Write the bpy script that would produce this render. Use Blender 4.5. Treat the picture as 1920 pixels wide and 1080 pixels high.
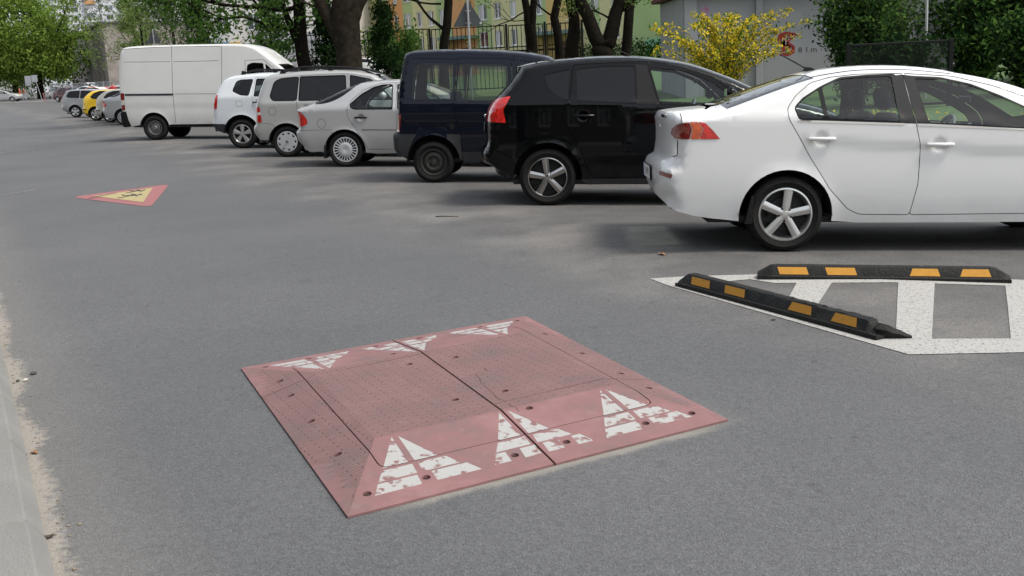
import bpy, bmesh, math, random
import numpy as np
from mathutils import Vector, Matrix
from mathutils.geometry import delaunay_2d_cdt
random.seed(7); RS = np.random.RandomState(11)
R = math.radians
for o in list(bpy.data.objects): bpy.data.objects.remove(o)
SC = bpy.context.scene
COL = SC.collection
# ------------------------------------------------------------------ camera
CAM_H, FPX, PITCH, ROLL = 1.65, 1946.0, R(12.2), R(2.9)
cd = bpy.data.cameras.new('camera'); cam = bpy.data.objects.new('camera', cd); COL.objects.link(cam)
cd.sensor_width = 36.0; cd.lens = 36.0*FPX/1920.0; cd.clip_start = .05; cd.clip_end = 3000
fw = Vector((0, math.cos(PITCH), -math.sin(PITCH))); up0 = Vector((0, math.sin(PITCH), math.cos(PITCH))); ri0 = Vector((1, 0, 0))
ri = ri0*math.cos(ROLL)-up0*math.sin(ROLL); up = ri0*math.sin(ROLL)+up0*math.cos(ROLL)
cam.matrix_world = Matrix(((ri.x, up.x, -fw.x, 0), (ri.y, up.y, -fw.y, 0), (ri.z, up.z, -fw.z, CAM_H), (0, 0, 0, 1)))
SC.camera = cam
# ------------------------------------------------------------------ sky, sun, exposure
SUN_EL, SUN_AZ = R(58), R(110)          # azimuth measured from +Y towards +X
W = bpy.data.worlds.new('World'); SC.world = W; W.use_nodes = True
wn = W.node_tree.nodes; wl = W.node_tree.links
bg = wn['Background']; sky = wn.new('ShaderNodeTexSky'); sky.sky_type = 'NISHITA'; sky.sun_disc = False
sky.sun_elevation = SUN_EL; sky.sun_rotation = SUN_AZ; sky.air_density = 1.0; sky.dust_density = 2.0; sky.ozone_density = 1.0
hs = wn.new('ShaderNodeHueSaturation'); hs.inputs['Saturation'].default_value = .32
wl.new(sky.outputs[0], hs.inputs['Color']); wl.new(hs.outputs[0], bg.inputs[0]); bg.inputs[1].default_value = .14
sd = bpy.data.lights.new('sun', 'SUN'); sd.energy = 1.5; sd.angle = R(15); sd.color = (1, .94, .85)
sun = bpy.data.objects.new('sun', sd); COL.objects.link(sun)
sdir = Vector((math.sin(SUN_AZ)*math.cos(SUN_EL), math.cos(SUN_AZ)*math.cos(SUN_EL), math.sin(SUN_EL)))
sun.rotation_euler = sdir.to_track_quat('Z', 'Y').to_euler()
SC.view_settings.view_transform = 'Standard'; SC.view_settings.look = 'None'; SC.view_settings.gamma = 1; SC.view_settings.exposure = 0.98
# ------------------------------------------------------------------ materials
MAT = {}
def mat(name, col, rough=.6, metal=0., coat=0., noise=None, bump=None, spec=.5, back=None, trans=None, alpha=None):
    """principled material; noise=(scale, colour2, contrast[, detail]); bump=(scale, strength)"""
    if name in MAT: return MAT[name]
    m = bpy.data.materials.new(name); m.use_nodes = True; nt = m.node_tree; n = nt.nodes; l = nt.links
    b = n['Principled BSDF']; b.inputs['Base Color'].default_value = (*col, 1); b.inputs['Roughness'].default_value = rough
    b.inputs['Metallic'].default_value = metal; b.inputs['Coat Weight'].default_value = coat; b.inputs['Coat Roughness'].default_value = .03
    b.inputs['Specular IOR Level'].default_value = spec
    tc = n.new('ShaderNodeTexCoord')
    if noise:
        t = n.new('ShaderNodeTexNoise'); t.inputs['Scale'].default_value = noise[0]; t.inputs['Detail'].default_value = noise[3] if len(noise) > 3 else 5
        l.new(tc.outputs['Object'], t.inputs['Vector'])
        r = n.new('ShaderNodeValToRGB'); c = noise[2]; r.color_ramp.elements[0].position = .5-c; r.color_ramp.elements[1].position = .5+c
        r.color_ramp.elements[0].color = (*col, 1); r.color_ramp.elements[1].color = (*noise[1], 1)
        l.new(t.outputs['Fac'], r.inputs[0]); l.new(r.outputs[0], b.inputs['Base Color'])
    if bump:
        t2 = n.new('ShaderNodeTexNoise'); t2.inputs['Scale'].default_value = bump[0]; t2.inputs['Detail'].default_value = 6; l.new(tc.outputs['Object'], t2.inputs['Vector'])
        bp = n.new('ShaderNodeBump'); bp.inputs['Strength'].default_value = bump[1]; bp.inputs['Distance'].default_value = .02
        l.new(t2.outputs['Fac'], bp.inputs['Height']); l.new(bp.outputs[0], b.inputs['Normal'])
    if back:      # the inner side of a sheet-metal shell is its dark lining
        ge = n.new('ShaderNodeNewGeometry'); d = n.new('ShaderNodeBsdfDiffuse'); d.inputs[0].default_value = (*back, 1)
        mx = n.new('ShaderNodeMixShader'); l.new(ge.outputs['Backfacing'], mx.inputs[0]); l.new(b.outputs[0], mx.inputs[1]); l.new(d.outputs[0], mx.inputs[2])
        l.new(mx.outputs[0], n['Material Output'].inputs[0])
    MAT[name] = m; return m
def glass_mat(name, tint, rough=.0):
    m = bpy.data.materials.new(name); m.use_nodes = True; nt = m.node_tree; n = nt.nodes; l = nt.links; n.remove(n['Principled BSDF'])
    tr = n.new('ShaderNodeBsdfTransparent'); tr.inputs[0].default_value = (*tint, 1); gl = n.new('ShaderNodeBsdfGlossy'); gl.inputs['Roughness'].default_value = rough
    fr = n.new('ShaderNodeFresnel'); ge = n.new('ShaderNodeNewGeometry'); mr = n.new('ShaderNodeMapRange'); l.new(ge.outputs['Backfacing'], mr.inputs[0]); mr.inputs[3].default_value = 1.5; mr.inputs[4].default_value = 1/1.5; l.new(mr.outputs[0], fr.inputs[0])   # a thin pane reflects alike from both sides
    mx = n.new('ShaderNodeMixShader'); l.new(fr.outputs[0], mx.inputs[0]); l.new(tr.outputs[0], mx.inputs[1]); l.new(gl.outputs[0], mx.inputs[2])
    l.new(mx.outputs[0], n['Material Output'].inputs[0]); MAT[name] = m; return m
def leaf_mat(name, c1, c2, tr=.3):
    m = bpy.data.materials.new(name); m.use_nodes = True; nt = m.node_tree; n = nt.nodes; l = nt.links; n.remove(n['Principled BSDF'])
    ge = n.new('ShaderNodeNewGeometry'); r = n.new('ShaderNodeValToRGB'); r.color_ramp.elements[0].color = (*c1, 1); r.color_ramp.elements[1].color = (*c2, 1)
    l.new(ge.outputs['Random Per Island'], r.inputs[0]); d = n.new('ShaderNodeBsdfDiffuse'); t = n.new('ShaderNodeBsdfTranslucent')
    l.new(r.outputs[0], d.inputs[0]); l.new(r.outputs[0], t.inputs[0]); mx = n.new('ShaderNodeMixShader'); mx.inputs[0].default_value = tr
    l.new(d.outputs[0], mx.inputs[1]); l.new(t.outputs[0], mx.inputs[2]); l.new(mx.outputs[0], n['Material Output'].inputs[0]); MAT[name] = m; return m
def paint(name, col, metal=0., rough=.35, dirt=None):
    mat(name+'_trim', col, rough=rough, metal=metal, coat=.8, spec=.12)
    return mat(name, col, rough=rough, metal=metal, coat=.8, spec=.12, back=(.03, .03, .032), noise=(1.7, dirt or tuple(c*.93 for c in col), .32, 4))
paint('white_paint', (.66, .66, .65), dirt=(.63, .63, .615)); paint('white_paint_cool', (.60, .625, .64)); paint('van_white', (.60, .60, .58), dirt=(.54, .535, .505), rough=.45)
paint('silver_paint', (.41, .41, .41), metal=.3, rough=.30); paint('silver_warm', (.40, .395, .38), metal=.3, rough=.32); paint('black_paint', (.002, .0024, .003), rough=.2); paint('navy_paint', (.0045, .0062, .013), rough=.22)
def grime(name, z0, z1, amt, c=(.16, .14, .115)):
    """road dirt thrown up along the lower edge of a car body"""
    m = MAT[name]; n, l = m.node_tree.nodes, m.node_tree.links; b = n['Principled BSDF']; src = b.inputs['Base Color'].links[0].from_socket; tc = n.new('ShaderNodeTexCoord'); sp = n.new('ShaderNodeSeparateXYZ'); l.new(tc.outputs['Object'], sp.inputs[0])
    mr = n.new('ShaderNodeMapRange'); l.new(sp.outputs[2], mr.inputs[0]); mr.inputs[1].default_value = z1; mr.inputs[2].default_value = z0; t = n.new('ShaderNodeTexNoise'); t.inputs['Scale'].default_value = 5; t.inputs['Detail'].default_value = 8; t.inputs['Roughness'].default_value = .7; l.new(tc.outputs['Object'], t.inputs['Vector'])
    r_ = n.new('ShaderNodeMapRange'); l.new(t.outputs['Fac'], r_.inputs[0]); r_.inputs[1].default_value = .3; r_.inputs[2].default_value = .75; m1 = n.new('ShaderNodeMath'); m1.operation = 'MULTIPLY'; l.new(mr.outputs[0], m1.inputs[0]); l.new(r_.outputs[0], m1.inputs[1]); m2 = n.new('ShaderNodeMath'); m2.operation = 'MULTIPLY'; l.new(m1.outputs[0], m2.inputs[0]); m2.inputs[1].default_value = amt
    mx = n.new('ShaderNodeMix'); mx.data_type = 'RGBA'; l.new(m2.outputs[0], mx.inputs[0]); l.new(src, mx.inputs[6]); mx.inputs[7].default_value = (*c, 1); l.new(mx.outputs[2], b.inputs['Base Color'])
grime('van_white', .38, .8, .6, (.22, .20, .17)); grime('white_paint', .22, .5, .25); grime('white_paint_cool', .35, .8, .5); grime('silver_paint', .2, .6, .5); grime('silver_warm', .2, .6, .5); grime('black_paint', .2, .7, .25, (.05, .046, .04)); grime('navy_paint', .25, .8, .35, (.05, .046, .04))
for q_ in ('black_paint', 'black_paint_trim', 'navy_paint'): MAT[q_].node_tree.nodes['Principled BSDF'].inputs['Coat IOR'].default_value = 1.38; MAT[q_].node_tree.nodes['Principled BSDF'].inputs['Specular IOR Level'].default_value = 0.
paint('yellow_paint', (.72, .47, .03)); paint('grey_paint', (.27, .275, .28), metal=.5); paint('darkred_paint', (.09, .02, .022)); paint('red_paint', (.5, .05, .03)); paint('beige_paint', (.42, .40, .34), metal=.3)
paint('teal_paint', (.03, .06, .07))
mat('tyre', (.007, .007, .007), rough=.8, spec=.2, noise=(30, (.014, .013, .012), .3), bump=(120, .15))
mat('black_plastic', (.008, .008, .009), rough=.5, spec=.2); mat('grey_plastic', (.02, .021, .023), rough=.6, spec=.3, noise=(8, (.03, .03, .032), .3)); mat('rubber_trim', (.004, .004, .005), rough=.4, spec=.15)
mat('liner', (.006, .006, .006), rough=.9); mat('underbody', (.015, .014, .013), rough=.9)
mat('alloy', (.55, .55, .54), rough=.28, metal=.85); mat('chrome', (.75, .75, .76), rough=.08, metal=1); mat('dark_chrome', (.42, .41, .40), rough=.16, metal=1); mat('cover_silver', (.5, .51, .52), rough=.35, metal=.4); mat('steel_dark', (.035, .034, .03), rough=.6, metal=.3); mat('steel_grey', (.16, .155, .15), rough=.5, metal=.5)
mat('brake', (.010, .0098, .0095), rough=.5, metal=.5)
mat('seat_fabric', (.045, .05, .058), rough=.95); mat('dash_plastic', (.10, .11, .115), rough=.6)
for nm, c in (('lamp_red', (.62, .012, .008)), ('lamp_dark_red', (.22, .008, .006)), ('lamp_orange', (.62, .085, .01)), ('lamp_clear', (.7, .66, .6))):
    mat(nm, c, rough=.12, coat=1., noise=(26, tuple(x*.55 for x in c), .2, 1))
glass_mat('glass_clear', (.80, .88, .86)); glass_mat('glass_tint', (.42, .48, .47)); glass_mat('glass_dark', (.045, .05, .05)); glass_mat('glass_mid', (.72, .76, .68))
mat('plate_white', (.62, .62, .6), rough=.5); mat('ink', (.01, .01, .012), rough=.6); mat('plate_blue', (.01, .03, .25), rough=.5)
# ------------------------------------------------------------------ mesh helpers
def link(o, parent=None):
    COL.objects.link(o)
    if parent is not None: o.parent = parent
    return o
def mesh(name, V, F, m, parent=None, smooth=False, normals=None):
    me = bpy.data.meshes.new(name); me.from_pydata([tuple(map(float, v)) for v in V], [], [tuple(map(int, f)) for f in F]); me.update()
    if m is not None: me.materials.append(MAT[m] if isinstance(m, str) else m)
    if smooth: me.polygons.foreach_set('use_smooth', [True]*len(me.polygons))
    if normals is not None: me.normals_split_custom_set_from_vertices([tuple(map(float, x)) for x in normals])
    return link(bpy.data.objects.new(name, me), parent)
def tag(o, label, cat, group=None, kind=None):
    if label: o['label'] = label
    if cat: o['category'] = cat
    if group: o['group'] = group
    if kind: o['kind'] = kind
    return o
def empty(name, loc=(0, 0, 0), rz=0.):
    o = bpy.data.objects.new(name, None); o.empty_display_size = .2; COL.objects.link(o); o.location = loc; o.rotation_euler = (0, 0, rz); return o
class MB:
    """mesh collector"""
    def __init__(s): s.V = []; s.F = []
    def add(s, V, F):
        b = len(s.V); s.V += [tuple(v) for v in V]; s.F += [tuple(i+b for i in f) for f in F]; return s
    def box(s, c, d, rz=0., bev=0., M=None):
        x, y, z = d[0]/2, d[1]/2, d[2]/2; b = min(bev, x*.9, y*.9, z*.9)
        if b <= 0:
            V = [(i, j, k) for k in (-z, z) for j in (-y, y) for i in (-x, x)]
            F = [(0, 2, 3, 1), (4, 5, 7, 6), (0, 1, 5, 4), (2, 6, 7, 3), (0, 4, 6, 2), (1, 3, 7, 5)]
        else:
            V = []; F = []
            def ring(h, ix): return [(sx*(x-(b if (ix ^ q) else 0)), sy*(y-(0 if (ix ^ q) else b)), h) for (sx, sy, q) in ((-1, -1, 0), (-1, -1, 1), (1, -1, 1), (1, -1, 0), (1, 1, 0), (1, 1, 1), (-1, 1, 1), (-1, 1, 0))]
            def inner(h): return [(sx*(x-b), sy*(y-b), h) for sx, sy in ((-1, -1), (-1, -1), (1, -1), (1, -1), (1, 1), (1, 1), (-1, 1), (-1, 1))]
            rr = [[(-x+b, -y+b, -z), (x-b, -y+b, -z), (x-b, y-b, -z), (-x+b, y-b, -z)], ring(-z+b, 0), ring(z-b, 0), [(-x+b, -y+b, z), (x-b, -y+b, z), (x-b, y-b, z), (-x+b, y-b, z)]]
            V = rr[0]+rr[1]+rr[2]+rr[3]
            F = [(3, 2, 1, 0), (20, 21, 22, 23)]
            for i in range(8):
                j = (i+1) % 8; F.append((4+i, 4+j, 12+j, 12+i))
            # corners: ring pairs (7,0)->corner0, (1,2)... ordering: 0,1 at corner(-,-); 2,3 (+,-); 4,5 (+,+); 6,7 (-,+)
            for c_ in range(4):
                a, bb = 4+2*c_, 4+2*c_+1; nx = 4+(2*c_+2) % 8
                F.append((c_, bb, a)); F.append((c_, (c_+1) % 4, nx, bb))
                a2, b2 = 12+2*c_, 13+2*c_; nx2 = 12+(2*c_+2) % 8
                F.append((20+c_, a2, b2)); F.append((20+c_, b2, nx2, 20+(c_+1) % 4))
        cz, sz = math.cos(rz), math.sin(rz)
        out = []
        for v in V:
            if M is not None: v = tuple(M @ Vector(v))
            out.append((c[0]+v[0]*cz-v[1]*sz, c[1]+v[0]*sz+v[1]*cz, c[2]+v[2]))
        return s.add(out, F)
    def tube(s, pts, rad, n=8, cap=True):
        pts = [Vector(p) for p in pts]; rad = rad if isinstance(rad, (list, tuple)) else [rad]*len(pts); V = []; F = []
        t0 = (pts[1]-pts[0]).normalized(); a = t0.orthogonal().normalized()
        for i, p in enumerate(pts):
            t = (pts[min(i+1, len(pts)-1)]-pts[max(i-1, 0)]).normalized(); a = (a-t*a.dot(t)).normalized(); b = t.cross(a)
            for k in range(n):
                q = 2*math.pi*k/n; V.append(tuple(p+(a*math.cos(q)+b*math.sin(q))*rad[i]))
        for i in range(len(pts)-1):
            for k in range(n): F.append((i*n+k, i*n+(k+1) % n, (i+1)*n+(k+1) % n, (i+1)*n+k))
        if cap: F.append(tuple(range(n-1, -1, -1))); F.append(tuple((len(pts)-1)*n+k for k in range(n)))
        return s.add(V, F)
    def lathe_y(s, prof, n=40, c=(0, 0, 0)):
        """prof: (radius, y) pairs revolved about the y axis"""
        V = []; F = []
        for r, y in prof:
            for k in range(n): q = 2*math.pi*k/n; V.append((c[0]+r*math.cos(q), c[1]+y, c[2]+r*math.sin(q)))
        for i in range(len(prof)-1):
            for k in range(n): F.append((i*n+k, i*n+(k+1) % n, (i+1)*n+(k+1) % n, (i+1)*n+k))
        return s.add(V, F)
    def prism(s, poly, h0, h1, f=lambda a, b, h: (a, b, h)):
        n = len(poly); V = [f(a, b, h0) for a, b in poly]+[f(a, b, h1) for a, b in poly]
        F = [tuple(range(n-1, -1, -1)), tuple(range(n, 2*n))]+[(i, (i+1) % n, n+(i+1) % n, n+i) for i in range(n)]
        return s.add(V, F)
    def build(s, name, m, parent=None, smooth=False): return mesh(name, s.V, s.F, m, parent, smooth)
def shade_auto(o, ang=35):
    """smooth shading with sharp edges by angle"""
    me = o.data; me.polygons.foreach_set('use_smooth', [True]*len(me.polygons))
    try: me.set_sharp_from_angle(angle=R(ang))
    except Exception: pass
    return o
def copy_tree(o, parent=None):
    c = o.copy(); COL.objects.link(c); c.parent = parent
    for ch in o.children: copy_tree(ch, c)
    return c
def text_mesh(s, size):
    cu = bpy.data.curves.new('text', 'FONT'); cu.body = s; cu.size = size; cu.align_x = 'CENTER'; cu.align_y = 'CENTER'; cu.resolution_u = 2
    o = bpy.data.objects.new('text', cu); COL.objects.link(o); dg = bpy.context.evaluated_depsgraph_get()
    me = bpy.data.meshes.new_from_object(o.evaluated_get(dg)); V = [tuple(v.co) for v in me.vertices]; F = [tuple(p.vertices) for p in me.polygons]
    bpy.data.objects.remove(o); bpy.data.meshes.remove(me); return V, F
# ------------------------------------------------------------------ 2-D helpers
def crspline(pts, step=.04):
    """Catmull-Rom through pts; a third value 1 marks a corner"""
    runs = []; cur = [pts[0]]
    for p in pts[1:]:
        cur.append(p)
        if len(p) > 2 and p[2]: runs.append(cur); cur = [p]
    if len(cur) > 1: runs.append(cur)
    out = []
    for r in runs:
        P = [np.array(q[:2], float) for q in r]; P = [2*P[0]-P[1]]+P+[2*P[-1]-P[-2]]
        for i in range(1, len(P)-2):
            n = max(1, int(round(np.linalg.norm(P[i+1]-P[i])/step)))
            for k in range(n):
                t = k/n; a, b, c, d = P[i-1], P[i], P[i+1], P[i+2]
                out.append(.5*((2*b)+(-a+c)*t+(2*a-5*b+4*c-d)*t*t+(-a+3*b-3*c+d)*t**3))
    out.append(np.array(pts[-1][:2], float)); return np.array(out)
def fillet(poly, r, seg=3):
    P = [np.array(p[:2], float) for p in poly]; n = len(P); out = []
    for i in range(n):
        a, b, c = P[i-1], P[i], P[(i+1) % n]; la, lc = np.linalg.norm(a-b), np.linalg.norm(c-b); rr = poly[i][2] if len(poly[i]) > 2 else r
        q = min(rr, la*.45, lc*.45)
        if q < 1e-4: out.append(b); continue
        s, e = b+(a-b)/la*q, b+(c-b)/lc*q
        for k in range(seg+1): t = k/seg; out.append((1-t)**2*s+2*t*(1-t)*b+t*t*e)
    return np.array(out)
def resample(P, step, closed=True):
    P = np.asarray(P, float); Q = np.vstack([P, P[:1]]) if closed else P; out = []
    for i in range(len(Q)-1):
        n = max(1, int(math.ceil(np.linalg.norm(Q[i+1]-Q[i])/step)))
        for k in range(n): out.append(Q[i]+(Q[i+1]-Q[i])*k/n)
    if not closed: out.append(Q[-1])
    return np.array(out)
def inside(P, poly):
    x, y = P[:, 0][:, None], P[:, 1][:, None]; a = poly; b = np.roll(poly, -1, 0)
    c = ((a[:, 1] > y) != (b[:, 1] > y)) & (x < (b[:, 0]-a[:, 0])*(y-a[:, 1])/(b[:, 1]-a[:, 1]+1e-15)+a[:, 0])
    return c.sum(1) % 2 == 1
def segdist(P, A, B):
    """distance of each P to each segment; returns min distance, index, t"""
    D = B-A; L = (D**2).sum(1)+1e-18; best = np.full(len(P), 1e9); bi = np.zeros(len(P), int); bt = np.zeros(len(P))
    for c0 in range(0, len(P), 2000):
        p = P[c0:c0+2000]; t = np.clip(((p[:, None, :]-A[None])*D[None]).sum(2)/L, 0, 1); q = A[None]+D[None]*t[..., None]
        d = np.sqrt(((p[:, None, :]-q)**2).sum(2)); i = d.argmin(1); r = np.arange(len(p)); best[c0:c0+2000] = d[r, i]; bi[c0:c0+2000] = i; bt[c0:c0+2000] = t[r, i]
    return best, bi, bt
def cdt(loops, grid):
    """loops: (points, closed); grid: free points -> vertices, triangles"""
    V = []; E = []
    for P, closed in loops:
        b = len(V); n = len(P); V += [Vector((float(p[0]), float(p[1]))) for p in P]; E += [(b+i, b+(i+1) % n) for i in range(n if closed else n-1)]
    V += [Vector((float(p[0]), float(p[1]))) for p in grid]
    r = delaunay_2d_cdt(V, E, [], 0, 1e-6); 
    return np.array([(v.x, v.y) for v in r[0]]), [tuple(f) for f in r[2]]
def offset_line(P, d, closed):
    P = np.asarray(P, float)
    if closed: t = np.roll(P, -1, 0)-np.roll(P, 1, 0)
    else: t = np.gradient(P, axis=0)
    t /= np.linalg.norm(t, axis=1)[:, None]+1e-12; return P+np.stack([-t[:, 1], t[:, 0]], 1)*d
# ------------------------------------------------------------------ the place: directions
E_ROAD = Vector((-.466, .885, 0)); N_ROAD = Vector((.885, .466, 0)); P_ROW = Vector((2.3, 8.57, 0))   # along the road, away from it, first rear wheel
def row(t, s, z=0.): return P_ROW+E_ROAD*t+N_ROAD*s+Vector((0, 0, z))
def rowcoord(p): d = Vector((p[0], p[1], 0))-P_ROW; return d.dot(E_ROAD), d.dot(N_ROAD)
K_LOT = .05                                                    # the parking strip falls gently away from the road
def lot_k(t): return K_LOT*max(0., min(1., (t+60)/10, (88-t)/14))
def ground_z(x, y): t, s = rowcoord((x, y)); return -lot_k(t)*max(0., min(s+.3, 5.5))
def lawn_z(s): return -.16+.26*min(1., max(0., (s-5.2)/4.5))+.045*max(0., min(s, 50.)-14.)
# ------------------------------------------------------------------ wheels
def make_wheel(style, r, rr, width=.2, n=44):
    """outer face towards -y at y=0; returns the wheel mesh with tyre and rim as children"""
    a = MB(); a.lathe_y([(0, .085), (rr-.03, .085), (rr-.025, width)], n//2); a.lathe_y([(.0, .06), (rr*.62, .06), (rr*.62, .075)], n//2)
    w = a.build('wheel', 'brake' if style in ('five_flat', 'five_ridge', 'five_wide') else 'liner')
    t = MB(); m = .5*(r+rr)
    t.lathe_y([(rr-.012, .03), (rr+.004, .010), (rr+.014, .003), (m-.004, -.003), (m, -.006), (m+.004, -.003), (r-.03, .003), (r-.012, .016), (r-.002, .036), (r, .055), (r, .5*width-.006), (r-.008, .5*width-.004), (r-.008, .5*width+.004), (r, .5*width+.006), (r, width-.05), (r-.014, width-.016), (m, width), (rr, width-.02)], n)
    shade_auto(t.build('tyre', 'tyre', w), 40)
    k = MB()
    def spokes(N, w0, w1, r0, r1, y0, y1, ph=0., ridge=0.):
        for i in range(N):
            q = ph+2*math.pi*i/N; c, s = math.cos(q), math.sin(q); f = lambda u, v, y: (u*c-v*s, y, u*s+v*c)
            V = [f(r0, -w0, y1+.02), f(r1, -w1, y1+.02), f(r1, w1, y1+.02), f(r0, w0, y1+.02), f(r0, -w0, y0+.004), f(r1, -w1, y0), f(r1, w1, y0), f(r0, w0, y0+.004), f(r0, -w0*.2, y0-ridge), f(r1, -w1*.25, y0-ridge*.5), f(r1, w1*.25, y0-ridge*.5), f(r0, w0*.2, y0-ridge)]
            k.add(V, [(0, 1, 5, 4), (2, 3, 7, 6), (4, 5, 9, 8), (8, 9, 10, 11), (11, 10, 6, 7), (1, 2, 6, 10, 9, 5), (3, 0, 4, 8, 11, 7)])
    lip = [(rr+.002, .016), (rr-.001, .006), (rr-.014, .004), (rr-.02, .014), (rr-.026, .03), (rr-.032, .085)]
    m_ = 'alloy'
    if style == 'five_flat':
        k.lathe_y(lip, n); spokes(5, .030, .036, .03, rr-.016, .012, .03, R(84), .004); k.lathe_y([(0, .006), (.028, .007), (.032, .012), (.062, .016), (.066, .05)], 24)
    elif style == 'five_ridge':
        k.lathe_y(lip, n); m_ = 'dark_chrome'; spokes(5, .030, .040, .03, rr-.014, .018, .036, R(98), .012); k.lathe_y([(0, .004), (.034, .006), (.037, .012), (.06, .018), (.064, .05)], 24)
    elif style == 'five_wide':
        k.lathe_y(lip, n); spokes(5, .024, .058, .03, rr-.016, .012, .03, R(90), .006); k.lathe_y([(0, .008), (.03, .008), (.06, .014), (.066, .05)], 20)
    elif style == 'steel':
        m_ = 'steel_dark'; k.lathe_y([(rr+.002, .016), (rr-.002, .006), (rr-.014, .006), (rr-.022, .03), (rr*.82, .048), (rr*.72, .036), (rr*.6, .022), (rr*.5, .022), (rr*.42, .045), (rr*.24, .048), (rr*.2, .03), (rr*.17, .022), (0, .022)], n)
    elif style == 'steel_grey':
        m_ = 'steel_grey'; k.lathe_y([(rr+.002, .016), (rr-.002, .006), (rr-.014, .006), (rr-.022, .05), (rr*.75, .07), (rr*.62, .04), (rr*.5, .03), (rr*.36, .05), (rr*.34, .02), (rr*.22, .0), (0, .0)], n)
    elif style == 'many':
        m_ = 'cover_silver'; k.lathe_y([(rr+.004, .016), (rr, .002), (rr-.018, .0), (rr-.022, .012)], n); spokes(22, .0075, .0105, rr*.5, rr-.016, .004, .012, 0, .002); k.lathe_y([(0, .004), (rr*.16, .002), (rr*.3, -.006), (rr*.5, -.002), (rr*.58, .006), (rr*.58, .03)], 32)
    elif style == 'cover':
        m_ = 'cover_silver'; k.lathe_y([(rr+.004, .016), (rr, .003), (rr-.022, .0), (rr-.026, .012)], n); spokes(9, .034, .036, rr*.55, rr-.016, .002, .012, R(20), .002); k.lathe_y([(0, -.004), (rr*.22, -.004), (rr*.23, .002), (rr*.5, -.003), (rr*.72, .0), (rr*.72, .02)], 32)
    rim = shade_auto(k.build('rim', m_, w), 30)
    x = MB()
    if style in ('five_flat', 'five_ridge', 'five_wide', 'steel'):
        N = 4 if style == 'steel' else 5; r0 = .052 if style != 'steel' else .06
        for i in range(N):
            q = R(84+36)+2*math.pi*i/N; x = MB(); x.lathe_y([(0, .004), (.009, .005), (.011, .012), (.011, .04)], 8, (r0*math.cos(q), .006 if style != 'steel' else .03, r0*math.sin(q))); shade_auto(x.build('wheel_bolt', 'liner', w), 40)
    if style == 'steel':
        for i in range(16):
            q = 2*math.pi*i/16; x = MB(); x.lathe_y([(0, -.001), (.011, -.001), (.011, .01)], 8, (rr*.80*math.cos(q), .044, rr*.80*math.sin(q))); x.build('vent_hole', 'liner', w)
    return w
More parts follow.
